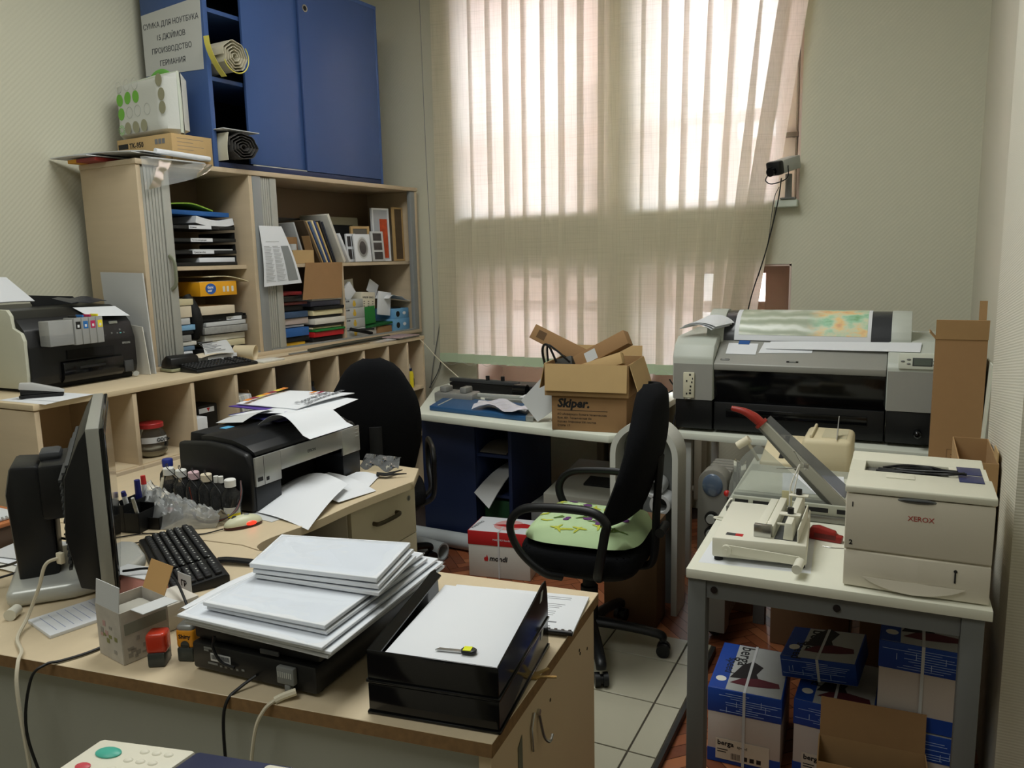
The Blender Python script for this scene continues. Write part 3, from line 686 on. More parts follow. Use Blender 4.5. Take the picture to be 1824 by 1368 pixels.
# control panel, badge, power plate
mb = MB(); mb.box(-0.010, 0.20, PY - 0.008, PY, 1.058, 1.125, 0.003); cp = obj('display_panel', mb, WHITE, rc)
mb = MB(); mb.box(0.046, 0.112, PY - 0.0095, PY - 0.007, 1.075, 1.102); obj('screen', mb, mat('lcd green grey', (96, 104, 96), 0.3), cp)
mb = MB(); mb.box(0.042, 0.116, PY - 0.0088, PY - 0.006, 1.071, 1.106, 0.001); obj('screen_bezel', mb, GREYD, cp)
for x, z in ((0.006, 1.09), (0.028, 1.098), (0.028, 1.08), (0.125, 1.093), (0.125, 1.078)):
    mb = MB(); mb.sph((x, PY - 0.008, z), 0.006, 1.4, 0.4, 0.7, 10); obj('button', mb, GREY, cp)
lidf = frame((-0.46, PY + 0.02, 1.0637), (1, 0, 0), (0, 0.172, 0.10))
mb = MB(); mb.box(0, 0.05, 0, 0.010, 0, 0.001, M=lidf); obj('badge', mb, BLACKG, lid)
mb = MB(); mb.box(0.012, 0.04, 0.003, 0.007, 0.001, 0.0015, M=lidf); obj('badge_lettering', mb, GREYL, lid)
mb = MB(); mb.box(-0.29, -0.25, 0.002, 0.012, 0, 0.001, M=lidf); obj('model_plate', mb, GREYD, lid)
mb = MB(); mb.box(-0.288, -0.252, 0.004, 0.006, 0.001, 0.0014, M=lidf); mb.box(-0.285, -0.27, 0.008, 0.010, 0.001, 0.0014, M=lidf); obj('model_lettering', mb, GREYL, lid)
mb = MB(); mb.box(-0.915, -0.862, PY - 0.012, PY - 0.001, 0.885, 1.005, 0.004); so = obj('label_card', mb, mat('yellowed card', (206, 202, 178), 0.6), lc)
mb = MB()
for x, z, w_ in ((-0.886, 0.99, .008), (-0.90, 0.96, .006), (-0.876, 0.955, .006), (-0.882, 0.935, .007), (-0.884, 0.917, .007), (-0.90, 0.90, .006), (-0.886, 0.903, .01), (-0.872, 0.972, .004)): mb.box(x, x + w_, PY - 0.0128, PY - 0.0118, z, z + 0.009)
obj('card_symbol', mb, INK, so)
mb = MB(); mb.box(-0.905, -0.875, PY - 0.02, PY - 0.001, 0.878, 0.884, 0.002); obj('clip', mb, CHROME, lc)
# papers lying on the plotter
def slope_pt(x, s, off=0.0012):   # on the silver lid: s metres up the slope from its front edge
    d = Vector((0, 0.172, 0.10)).normalized(); n = Vector((0, -0.10, 0.172)).normalized()
    return Vector((x, PY - 0.002, 1.05)) + d * s + n * off
mb = MB(); mb.patch(slope_pt(-0.59, 0.088), slope_pt(-0.36, 0.10), slope_pt(-0.355, 0.17, .004), slope_pt(-0.575, 0.168, .003), nu=3, nv=3)
single('paper_strip', mb, PAPER, 'short white paper strip lying crosswise on the plotter lid', 'paper')
mb = MB(); mb.patch(slope_pt(-0.56, 0.118, .006), slope_pt(0.07, 0.108, .017), slope_pt(0.075, 0.172, .020), slope_pt(-0.545, 0.170, .010), nu=3, nv=3)
single('paper_strip', mb, PAPER, 'longest white paper strip along the plotter lid reaching its display side', 'paper')
mb = MB(); mb.box(-0.735, -0.60, 0.0, 0.085, 0.0, 0.002, M=Matrix.Translation(slope_pt(0, 0.075, 0.001)) @ Matrix.Rotation(math.atan2(0.10, 0.172), 4, 'X'))
nc = single('note_card', mb, PAPER, 'white note held by blue tape on the plotter lid', 'paper')
mb = MB(); mb.box(-0.69, -0.64, 0.075, 0.105, 0.0021, 0.0029, M=Matrix.Translation(slope_pt(0, 0.075, 0.001)) @ Matrix.Rotation(math.atan2(0.10, 0.172), 4, 'X')); obj('blue_tape', mb, mat('blue tape', (36, 84, 150), 0.5), nc)
mb = MB()
for k in range(3):
    mb.surf(lambda u, v: Vector((-0.955 + 0.01 * k + 0.155 * u + 0.06 * v, PY + 0.05 + 0.13 * v, 1.196 + 0.008 * k + 0.004 + (0.052 - 0.008 * k) * math.sin(PI * u) ** 0.8 * (0.5 + .5 * v) + 0.01 * v)), 10, 3, 0.0008)
single('booklet', mb, PAPER, 'curled white booklet lying on the left end of the plotter', 'booklet')

# ------------------------------------------------------------------ laser printer
LB1 = mat('laser printer body', (214, 207, 190), 0.5); LB2 = mat('laser printer lid', (216, 214, 196), 0.45)
t = thing('laser_printer', 'beige laser printer standing at the wall end of the work table', 'printer', (0.05, 2.22, RZ))
FY = 2.046
mb = MB(); mb.prism([(FY + 0.012, 0.815), (FY + 0.006, 0.955), (FY + 0.36, 0.965), (FY + 0.36, 0.725), (FY + 0.02, 0.725), (FY + 0.02, 0.815)], -0.106, 0.212, 'x', 0.004); bod = obj('body', mb, LB1, t)
mb = MB(); mb.prism([(FY + 0.004, 0.821), (FY, 0.962), (FY + 0.012, 0.962), (FY + 0.016, 0.821)], -0.105, 0.211, 'x', 0.003); fc = obj('front_cover', mb, LB1, t)
mb = MB()
mb.prism([(-0.105, FY + 0.006), (0.0, FY + 0.001), (0.06, FY - 0.002), (0.12, FY + 0.002), (0.211, FY + 0.004), (0.211, FY + 0.03), (-0.105, FY + 0.03)], 0.724, 0.816, 'z', 0.003); tr = obj('paper_tray', mb, LB1, t)
mb = MB(); mb.surf(lambda u, v: Vector((-0.06 + 0.22 * u, FY - 0.0022 - 0.006 * math.sin(PI * u) * v, 0.755 - 0.028 * v * math.sin(PI * u) ** 0.7)), 16, 4, 0.002); obj('grip_moulding', mb, LB1, tr)
mb = MB(); mb.box(0.137, 0.1405, FY + 0.0005, FY + 0.0018, 0.768, 0.797); mb.cyl((0.139, FY + 0.0005, 0.797), (0.139, FY + 0.0018, 0.797), 0.004, n=10); obj('level_slot', mb, INK, tr)
# lid with an output recess, built from pieces around the opening
mb = MB(); lz = 0.965
def lidprof(y0, y1): return [(y0, lz), (y0, 0.983 + 0.006 * (y0 - FY) / 0.36), (y1, 0.983 + 0.006 * (y1 - FY) / 0.36), (y1, lz)]
mb.prism([(FY - 0.002, lz), (FY - 0.002, 0.981), (FY + 0.002, 0.984), (FY + 0.155, 0.985), (FY + 0.155, lz)], -0.108, 0.214, 'x', 0.003)
mb.prism([(FY + 0.26, lz), (FY + 0.26, 0.985), (FY + 0.33, 0.993), (FY + 0.357, 0.985), (FY + 0.365, lz)], -0.108, 0.205, 'x', 0.004)
mb.box(-0.108, -0.072, FY + 0.150, FY + 0.265, lz, 0.9845); mb.box(0.124, 0.208, FY + 0.150, FY + 0.265, lz, 0.9845)
top = obj('top_cover', mb, LB2, t)
mb = MB(); mb.box(-0.074, 0.126, FY + 0.153, FY + 0.262, 0.9652, 0.9662); obj('output_tray', mb, mat('tray recess grey', (92, 92, 86), 0.6), top)
mb = MB(); mb.box(-0.02, 0.124, FY + 0.22, FY + 0.26, 0.9663, 0.969); obj('tray_roller', mb, BLACK, top)
mb = MB(); mb.box(-0.02, 0.045, FY + 0.095, FY + 0.135, 0.985, 0.9865, 0.003); obj('paper_stop', mb, LB2, top)
PBL = mat('panel navy', (48, 54, 96), 0.4)
for y0, y1 in ((FY + 0.115, FY + 0.18), (FY + 0.19, FY + 0.265)):
    mb = MB(); mb.box(0.132 + 0.01, 0.196, y0, y1, 0.985, 0.9866, 0.002); pp = obj('control_panel', mb, PBL, top)
mb = MB(); mb.sph((0.05, FY + 0.002, 0.958), 0.045, 1, 0.12, 0.16, 20); obj('handle', mb, GREY, fc)
mb = MB(); mb.sph((0.05, FY - 0.004, 0.960), 0.036, 1, 0.1, 0.10, 16); obj('handle_recess', mb, GREYD, fc)
def ftext(nm, s, x, z, size, m, par, **k): return text(nm, s, size, frame((x, FY - 0.0005 + (0.962 - z) * 0.0284 - 0.0004, z), (1, 0, 0), (0, -0.004, 0.141)), m, par, **k)
ftext('maker_lettering', 'XEROX', 0.032, 0.909, 0.0175, mat('red lettering', (176, 62, 54), 0.6), fc, space=0.95)
ftext('number_lettering', '1', -0.094, 0.930, 0.017, INK, fc, bold=0.0004)
ftext('number_lettering', '2', -0.095, 0.832, 0.017, INK, fc, bold=0.0004)
# cable thrown into the output recess
mb = MB(); mb.tube([(-0.04, 2.27, 0.975), (0.0, 2.25, 0.977), (0.06, 2.23, 0.981), (0.10, 2.205, 0.989), (0.13, 2.20, 0.993), (0.155, 2.215, 0.994)], 0.0035, n=6)
mb.tube([(-0.03, 2.285, 0.974), (0.02, 2.295, 0.982), (0.08, 2.29, 0.984), (0.11, 2.25, 0.989), (0.14, 2.225, 0.994)], 0.0035, n=6)
mb.tube([(-0.045, 2.26, 0.972), (0.0, 2.24, 0.975), (0.05, 2.215, 0.975), (0.1, 2.23, 0.98), (0.10, 2.28, 0.982), (0.03, 2.285, 0.978), (0.0, 2.265, 0.978), (0.04, 2.245, 0.982), (0.12, 2.215, 0.993), (0.16, 2.21, 0.993)], 0.0035, n=6)
single('cable', mb, BLACK, 'black cable coiled in the top recess of the laser printer', 'cable')

# ------------------------------------------------------------------ comb binder
CB = mat('binder cream white', (222, 220, 204), 0.45)
t = thing('comb_binder', 'cream comb binding machine at the near left corner of the work table', 'binding machine', (-0.32, 2.27, RZ))
a, b_, c_, d_ = (-0.440, 2.092), (-0.198, 2.118), (-0.222, 2.445), (-0.455, 2.440)
mb = MB(); mb.prism([a, b_, c_, d_], 0.731, 0.787, 'z', 0.006); bs = obj('body', mb, CB, t)
for x, y in ((-0.425, 2.11), (-0.215, 2.135), (-0.23, 2.42), (-0.44, 2.42)):
    mb = MB(); mb.cyl((x, y, 0.7205), (x, y, 0.732), 0.012, n=12); obj('rubber_foot', mb, BLACKM, t)
mb = MB(); mb.surf(lambda u, v: Vector((-0.405 + 0.19 * u + 0.0, 2.0915 + 0.0245 * (u * 0.19 + 0.035) / 0.242 - 0.006, 0.772 - 0.013 * u - 0.024 * v + 0.0 * u)), 4, 2, 0.004); 
cr = obj('crank_arm', mb, CB, t)
mb = MB(); mb.cyl((-0.40, 2.082, 0.757), (-0.40, 2.094, 0.757), 0.014, n=16); mb.cyl((-0.40, 2.080, 0.757), (-0.40, 2.083, 0.757), 0.005, n=10); obj('crank_hub', mb, CB, cr)
mb = MB(); mb.cyl((-0.212, 2.098, 0.748), (-0.214, 2.04, 0.748), 0.0125, n=18); obj('crank_handle', mb, CB, cr)
mb = MB(); mb.box(-0.335, -0.312, 2.155, 2.43, 0.787, 0.812, 0.003); obj('punch_rail', mb, CB, bs)
mb = MB(); mb.box(-0.309, -0.288, 2.155, 2.43, 0.787, 0.818, 0.003); obj('punch_rail', mb, CB, bs)
mb = MB(); mb.box(-0.338, -0.292, 2.138, 2.155, 0.787, 0.822, 0.002); obj('rail_end', mb, STEEL, bs)
mb = MB(); mb.box(-0.284, -0.225, 2.14, 2.435, 0.787, 0.789); obj('comb_bed', mb, GREYD, bs)
mb = MB(); mb.prism([(-0.262, 0.788), (-0.236, 0.788), (-0.240, 0.835), (-0.258, 0.835)], 2.14, 2.43, 'y', 0.002); obj('comb_rack', mb, CB, bs)
for y in (2.21, 2.40):
    mb = MB(); mb.box(-0.28, -0.225, y - 0.012, y + 0.012, 0.836, 0.841, 0.002); br = obj('bracket', mb, CB, bs)
    mb = MB(); mb.cyl((-0.252, y, 0.841), (-0.252, y, 0.857), 0.0085, n=14); obj('knob', mb, BLACK, br)
mb = MB(); mb.box(-0.315, -0.245, 2.205, 2.213, 0.805, 0.811, 0.002); obj('link_bar', mb, CB, bs)
mb = MB(); mb.box(-0.225, -0.221, 2.13, 2.36, 0.735, 0.825, 0.002); obj('side_plate', mb, CB, t)
mb = MB(); mb.box(-0.41, -0.385, 2.125, 2.145, 0.787, 0.7876); mb.mi = 1; mb.box(-0.385, -0.365, 2.125, 2.145, 0.787, 0.7876); obj('maker_sticker', mb, [GREYD, REDP], bs)
mb = MB(); mb.tube([(-0.44, 2.30, 0.775), (-0.462, 2.295, 0.778), (-0.475, 2.285, 0.778), (-0.462, 2.275, 0.778), (-0.44, 2.275, 0.775)], 0.003, n=6); obj('wire_loop', mb, CB, t)
mb = MB(); mb.box(-0.306, -0.276, 2.445, 2.448, 0.79, 0.835); obj('yellowed_tab', mb, mat('yellowed tape', (206, 200, 160), 0.5), bs)
# paper the binder stands on
mb = MB(); mb.patch((-0.47, 2.065, 0.7202), (-0.185, 2.10, 0.7202), (-0.205, 2.44, 0.7202), (-0.475, 2.42, 0.7202), nu=2, nv=2, th=0.0004)
single('paper_sheet', mb, PAPER, 'white paper sheet under the comb binder, only its rim in view', 'paper')
# white cord with a bulldog clip hanging over the binder
mb = MB(); mb.tube([(-0.278, 2.40, 0.79), (-0.277, 2.405, 0.86), (-0.262, 2.42, 0.91), (-0.256, 2.43, 0.925)], 0.0025, n=6); mb.tube([(-0.268, 2.40, 0.84), (-0.262, 2.41, 0.88), (-0.256, 2.43, 0.924)], 0.0022, n=6)
t2 = single('cord', mb, PAPER2, 'white cord rising from the comb binder to a wire clip', 'cord')
mb = MB(); mb.tube([(-0.32, 2.42, 0.908), (-0.27, 2.43, 0.912), (-0.235, 2.44, 0.915), (-0.242, 2.44, 0.922), (-0.256, 2.44, 0.932), (-0.275, 2.46, 0.955), (-0.282, 2.46, 0.955)], 0.0016, n=5, smooth=False); mb.box(-0.245, -0.232, 2.432, 2.446, 0.908, 0.926, 0.001)
single('binder_clip', mb, STEEL, 'open steel wire clip tied to the white cord', 'clip')

# ------------------------------------------------------------------ guillotine paper cutter
GP = mat('guillotine grey paint', (176, 178, 164), 0.45)
t = thing('paper_guillotine', 'grey lever guillotine with red handle raised and a clear guard', 'paper cutter', (-0.3, 2.8, RZ))
mb = MB(); mb.prism([(-0.478, 2.60), (-0.112, 2.60), (-0.112, 2.985), (-0.482, 2.985)], 0.735, 0.770, 'z', 0.003); gb = obj('board', mb, GP, t)
mb = MB(); mb.box(-0.488, -0.112, 2.525, 2.60, 0.722, 0.742, 0.003); obj('front_rail', mb, mat('guillotine steel', (140, 140, 134), 0.3, metal=0.7), t)
mb = MB(); mb.box(-0.470, -0.12, 2.535, 2.548, 0.742, 0.776, 0.002); cl = obj('clamp_bar', mb, GP, t)
mb = MB()
for x0, x1 in ((-0.462, -0.42), (-0.405, -0.30), (-0.27, -0.18), (-0.155, -0.125)): mb.box(x0, x1, 2.534, 2.5352, 0.752, 0.766)
obj('clamp_slot', mb, INK, cl)
mb = MB(); mb.box(-0.47, -0.14, 2.62, 2.88, 0.7705, 0.7715); obj('scale_plate', mb, mat('scale plate', (210, 212, 196), 0.4), gb)
GYL = 2.575
piv = Vector((-0.165, GYL, 0.758)); tip = Vector((-0.408, GYL, 0.992))
dr = (tip - piv).normalized(); nn = Vector((dr.z, 0, -dr.x))    # nn points up and right, away from the board
def blade(o0, w0, o1, w1, y0, y1):
    m = MB(); pts = [piv + nn * o0 + dr * -0.02, piv + nn * (o0 + w0) + dr * -0.02, tip + nn * (o1 + w1), tip + nn * o1]
    m.prism([(p.x, p.z) for p in pts], y0, y1, 'y', 0.001, seg=1); return m
arm = obj('blade_arm', blade(0.0, 0.036, 0.008, 0.030, GYL, GYL + 0.022), mat('arm grey enamel', (172, 171, 158), 0.4), t)
obj('blade', blade(-0.014, 0.016, 0.006, 0.006, GYL - 0.004, GYL), mat('blade steel', (120, 121, 116), 0.3, metal=0.6), arm)
hp = [tip + nn * 0.022 + Vector((0, 0.011, 0)), tip + dr * 0.03 + nn * 0.020 + Vector((0, 0.011, 0)), tip + dr * 0.065 + nn * 0.010 + Vector((0, 0.011, 0)), tip + dr * 0.10 - nn * 0.012 + Vector((0, 0.011, 0))]
mb = MB(); mb.tube(hp, lambda u: 0.0175 - 0.006 * abs(u - 0.35) - 0.006 * u, n=14); mb.tube([hp[0] - dr * 0.004, hp[0] + dr * 0.006], 0.022, n=14, smooth=False); obj('handle', mb, mat('red handle', (150, 44, 34), 0.35), arm)
mb = MB(); kp = tip + Vector((-0.035, -0.006, -0.045)); mb.tube([kp + Vector((-0.02, 0, -0.014)), kp, kp + Vector((0.016, 0, 0.012))], 0.013, n=12); mb.tube([kp + Vector((0.014, 0.004, -0.005)), kp + Vector((0.045, 0.01, -0.06))], 0.005, n=8); obj('guard_knob', mb, CREAM, t)
# clear quarter guard in front of the arm
arcp = spline([(-0.487, 0, 0.762), (-0.478, 0, 0.83), (-0.445, 0, 0.90), (-0.40, 0, 0.945)], 6)
poly = [(p.x, p.z) for p in arcp] + [(-0.39, 0.945), (-0.17, 0.762)]
mb = MB(); mb.prism(poly, 2.55, 2.553, 'y'); obj('guard', mb, glassy('guard acrylic', (240, 243, 242), 0.8, 0.05), t)
mb = MB(); mb.prism([(q.x, q.z) for q in (piv + nn * 0.04, piv + nn * 0.075 + dr * 0.01, tip + nn * 0.060, tip + nn * 0.036)], GYL + 0.012, GYL + 0.014, 'y'); obj('back_guard', mb, glassy('smoke acrylic', (170, 172, 180), 0.8, 0.06), arm)
mb = MB(); mb.sph((-0.492, 2.56, 0.772), 0.011); obj('red_knob', mb, RED, t)
mb = MB(); mb.patch((-0.33, 2.64, 0.7735), (-0.14, 2.66, 0.7735), (-0.16, 2.90, 0.7735), (-0.36, 2.88, 0.7735), nu=2, nv=2)
single('paper_sheet', mb, PAPER, 'white paper lying on the guillotine board', 'paper')
# cream thermal device behind the guillotine
t = thing('thermal_binder', 'cream two-step office machine behind the guillotine', 'office machine', (-0.29, 3.1, RZ))
CRM = mat('aged cream plastic', (214, 202, 168), 0.5)
mb = MB(); mb.prism([(-0.315, 3.02), (-0.145, 3.03), (-0.145, 3.26), (-0.315, 3.26)], 0.722, 0.872, 'z', 0.02, seg=3); hb = obj('housing', mb, CRM, t)
mb = MB(); mb.prism([(3.0, 0.722), (3.0, 0.78), (3.24, 0.835), (3.24, 0.722)], -0.46, -0.318, 'x', 0.008); lb = obj('low_housing', mb, CRM, t)
mb = MB(); mb.prism([(3.03, 0.7885), (3.22, 0.832), (3.22, 0.8335), (3.03, 0.790)], -0.395, -0.378, 'x'); obj('slot', mb, INK, lb)
mb = MB(); mb.box(-0.25, -0.165, 3.06, 3.22, 0.872, 0.8735); obj('label_panel', mb, mat('printed cream panel', (198, 190, 160), 0.5), hb)
mb = MB(); mb.box(-0.290, -0.280, 3.04, 3.25, 0.872, 0.885, 0.003); obj('rib', mb, CRM, hb)
mb = MB(); mb.prism([(3.03, 0.8735), (3.10, 0.8735), (3.12, 0.945), (3.115, 0.945)], -0.198, -0.195, 'x'); obj('metal_tab', mb, STEEL, hb)
# red staple remover
t = thing('staple_remover', 'red plastic stapler lying beside the laser printer', 'stapler', M=Matrix.Translation((-0.172, 2.375, RZ)) @ Matrix.Rotation(R(-8), 4, 'Z'))
mb = MB(); mb.prism([(-0.045, 0), (0.045, 0), (0.047, 0.018), (0.03, 0.020), (0.026, 0.030), (0.005, 0.034), (-0.02, 0.040), (-0.042, 0.036)], -0.014, 0.014, 'y', 0.004); obj('body', mb, mat('dark red plastic', (140, 30, 26), 0.4), t, local=True)
mb = MB(); mb.box(-0.03, 0.03, -0.0146, -0.0142, 0.008, 0.022); obj('side_plate', mb, mat('worn dark red', (96, 30, 28), 0.5), t, local=True)
mb = MB(); mb.tube([(-0.175, 2.315, RZ + 0.002), (-0.15, 2.312, RZ + 0.002), (-0.12, 2.32, RZ + 0.002)], 0.0012, n=5); single('wire_pin', mb, STEEL, 'bent wire pin on the table beside the red stapler', 'wire')
# ------------------------------------------------------------------ printer on the long counter
def LM(x, y, z, deg): return Matrix.Translation((x, y, z)) @ Matrix.Rotation(R(deg), 4, 'Z')
t = thing('inkjet_printer', 'beige and black inkjet printer on the long counter with four ink tanks on its front', 'printer', (-3.3, 2.2, CZ))
prof = [(-3.115, 1.085), (-3.105, 1.12), (-3.105, 1.24), (-3.125, 1.31), (-3.17, 1.355), (-3.24, 1.385), (-3.55, 1.40), (-3.55, 1.085)]
mb = MB(); mb.prism([(x, z) for x, z in prof], 1.955, 2.445, 'y', 0.006); body = obj('body', mb, BLACK, t)
sidep = [(-3.122, 1.075), (-3.115, 1.13), (-3.112, 1.27), (-3.125, 1.30), (-3.172, 1.32), (-3.18, 1.37), (-3.20, 1.392), (-3.56, 1.405), (-3.56, 1.075)]
mb = MB(); mb.prism(sidep, 1.942, 1.957, 'y', 0.002); obj('side_panel', mb, mat('printer beige side', (196, 196, 178), 0.5), t)
mb = MB(); mb.box(-3.54, -3.14, 1.96, 2.44, CZ, 1.085, 0.004); obj('base', mb, BLACKM, t)
mb = MB(); mb.prism([(-3.10, 1.085), (-3.085, 1.10), (-3.085, 1.165), (-3.10, 1.172), (-3.12, 1.172), (-3.12, 1.085)], 2.08, 2.36, 'y', 0.004); pt = obj('paper_tray', mb, BLACKG, t)
mb = MB(); mb.box(-3.0845, -3.083, 2.15, 2.27, 1.135, 1.145, 0.002); obj('tray_grip', mb, BLACKM, pt)
mb = MB(); mb.box(-3.108, -3.10, 2.11, 2.33, 1.178, 1.215); obj('output_slot', mb, mat('slot black', (6, 6, 7), 0.9), t)
mb = MB(); mb.box(-3.106, -3.10, 2.375, 2.42, 1.09, 1.14, 0.002); obj('side_window', mb, GREYD, t)
mb = MB(); mb.lathe([(0, 0), (0.016, 0.0), (0.016, 0.0015), (0, 0.0015)], M=Matrix.Translation((-3.104, 2.43, 1.075)) @ AX @ Matrix.Diagonal((0.7, 1, 1, 1)), n=18); obj('emblem', mb, GREYL, t)
ctrl = frame((-3.104, 2.29, 1.21), (0, 1, 0), (-0.02, 0, 0.1))
mb = MB(); mb.box(0.045, 0.085, 0.098, 0.11, -0.006, 0.002, 0.001, M=ctrl); obj('display', mb, mat('lcd grey', (130, 132, 122), 0.3), t)
mb = MB(); mb.box(0.083, 0.093, 0.05, 0.058, -0.002, 0.003, 0.001, M=ctrl); obj('start_button', mb, mat('teal led button', (90, 190, 190), 0.4), t)
for dx, dy in ((0.045, 0.058), (0.088, 0.07), (0.088, 0.04), (0.105, 0.055), (0.072, 0.055)):
    mb = MB(); mb.cyl(ctrl @ Vector((dx, dy, -0.003)), ctrl @ Vector((dx, dy, 0.003)), 0.004, n=10); obj('button', mb, GREY, t)
text('maker_lettering', 'EPSON', 0.013, frame((-3.1035, 2.375, 1.215), (0, 1, 0), (0, 0, 1)), GREYL, t)
# four ink tanks joined in a block
TANK = glassy('cloudy tank plastic', (232, 228, 218), 0.6, 0.2)
t = thing('ink_tank_set', 'set of four cloudy refill ink tanks on the front of the counter printer', 'ink tanks', (-3.05, 2.12, 1.235))
mb = MB(); mb.box(-3.10, -3.035, 2.0, 2.105, 1.243, 1.345, 0.004); bt = obj('tank', mb, TANK, t)
mb = MB(); mb.box(-3.095, -3.04, 2.005, 2.10, 1.247, 1.285); obj('ink', mb, INK, bt)
for k, (c, nm) in enumerate((((30, 30, 32), 'black'), ((40, 110, 180), 'cyan'), ((190, 40, 90), 'magenta'), ((236, 220, 50), 'yellow'))):
    y0 = 2.107 + k * 0.033
    mb = MB(); mb.box(-3.10, -3.03, y0, y0 + 0.031, 1.24, 1.35, 0.003); tk = obj('tank', mb, TANK, t)
    mb = MB(); mb.box(-3.0295, -3.029, y0 + 0.006, y0 + 0.027, 1.305, 1.335); obj('label', mb, mat('tank label ' + nm, c, 0.5), tk)
    mb = MB(); mb.box(-3.0288, -3.0285, y0 + 0.012, y0 + 0.021, 1.311, 1.322); obj('label_drop', mb, PAPER, tk)
    mb = MB(); mb.box(-3.085, -3.04, y0 + 0.012, y0 + 0.02, 1.35, 1.36, 0.002); obj('stopper', mb, mat('tank label ' + nm, c, 0.5), tk)
mb = MB(); mb.patch((-3.13, 2.245, 1.347), (-3.12, 2.44, 1.335), (-3.20, 2.43, 1.378), (-3.22, 2.24, 1.383), nu=3, nv=3); single('paper_sheet', mb, PAPER, 'white sheet lying on the control panel of the counter printer', 'paper')
mb = MB(); mb.surf(lambda u, v: Vector((-3.40 - 0.10 * v, 1.98 + 0.21 * u - 0.05 * v, 1.41 + 0.105 * v + 0.004 * math.sin(3 * u))), 4, 4, 0.006); single('paper_stack', mb, PAPER, 'stack of blank paper standing in the rear feeder of the counter printer', 'paper')
mb = MB(); mb.prism([(2.20, 1.385), (2.43, 1.375), (2.385, 1.425), (2.17, 1.44)], -3.425, -3.42, 'x', M=None); single('rear_flap', mb, BLACKM, 'dark tilted flap standing up behind the counter printer', 'flap')
mb = MB(); mb.surf(lambda u, v: Vector((-3.24 - 0.13 * v, 2.25 + 0.17 * u, 1.402 + 0.02 * v + 0.004 * math.sin(9 * u))), 6, 3, 0.002); single('film_sheet', mb, mat('dark patterned film', (40, 44, 58), 0.3, var=0.6, vscale=(60, 60, 60)), 'dark patterned sheet lying on top of the counter printer', 'film')
# boards leaning at the cabinet side
mb = MB(); mb.prism([(-3.40, 1.53), (-3.115, 1.522), (-3.09, CZ + 0.001), (-3.375, CZ + 0.001)], 2.522, 2.528, 'y'); single('white_board', mb, PAPERG, 'tall off white board leaning on the end of the roller cabinet', 'board')
mb = MB(); mb.prism([(-3.30, 1.30), (-3.11, 1.28), (-3.085, CZ + 0.001), (-3.275, CZ + 0.001)], 2.49, 2.494, 'y'); single('white_board', mb, PAPER2, 'small white card leaning behind the counter printer', 'board')
# stapler and papers left on the counter
def counter_sheet(p, l, m=PAPER, dz=0.001, n='paper_sheet'):
    b = MB(); b.patch(*[(x, y, CZ + dz) for x, y in p], nu=2, nv=2); return single(n, b, m, l, 'paper')
counter_sheet(((-3.08, 1.80), (-2.80, 1.80), (-2.85, 1.98), (-3.08, 1.99)), 'white papers under the stapler on the near end of the counter')
counter_sheet(((-2.99, 1.84), (-2.81, 1.86), (-2.83, 2.02), (-2.99, 2.0)), 'second white sheet on top of the papers under the stapler', dz=0.0025)
t = thing('stapler', 'silver and black stapler on white papers at the near end of the counter', 'stapler', M=LM(-2.97, 1.90, CZ + 0.004, 52))
mb = MB(); mb.box(-0.075, 0.075, -0.017, 0.017, 0, 0.012, 0.004); obj('base', mb, BLACK, t, local=True)
mb = MB(); mb.prism([(-0.075, 0.035), (-0.07, 0.06), (-0.03, 0.058), (0.065, 0.028), (0.078, 0.022), (0.078, 0.013), (0.06, 0.014)], -0.013, 0.013, 'y', 0.004); obj('arm', mb, mat('stapler silver', (190, 190, 188), 0.3), t, local=True)
mb = MB(); mb.prism([(-0.07, 0.013), (-0.07, 0.034), (0.058, 0.0135)], -0.012, 0.012, 'y', 0.002); obj('magazine', mb, BLACK, t, local=True)
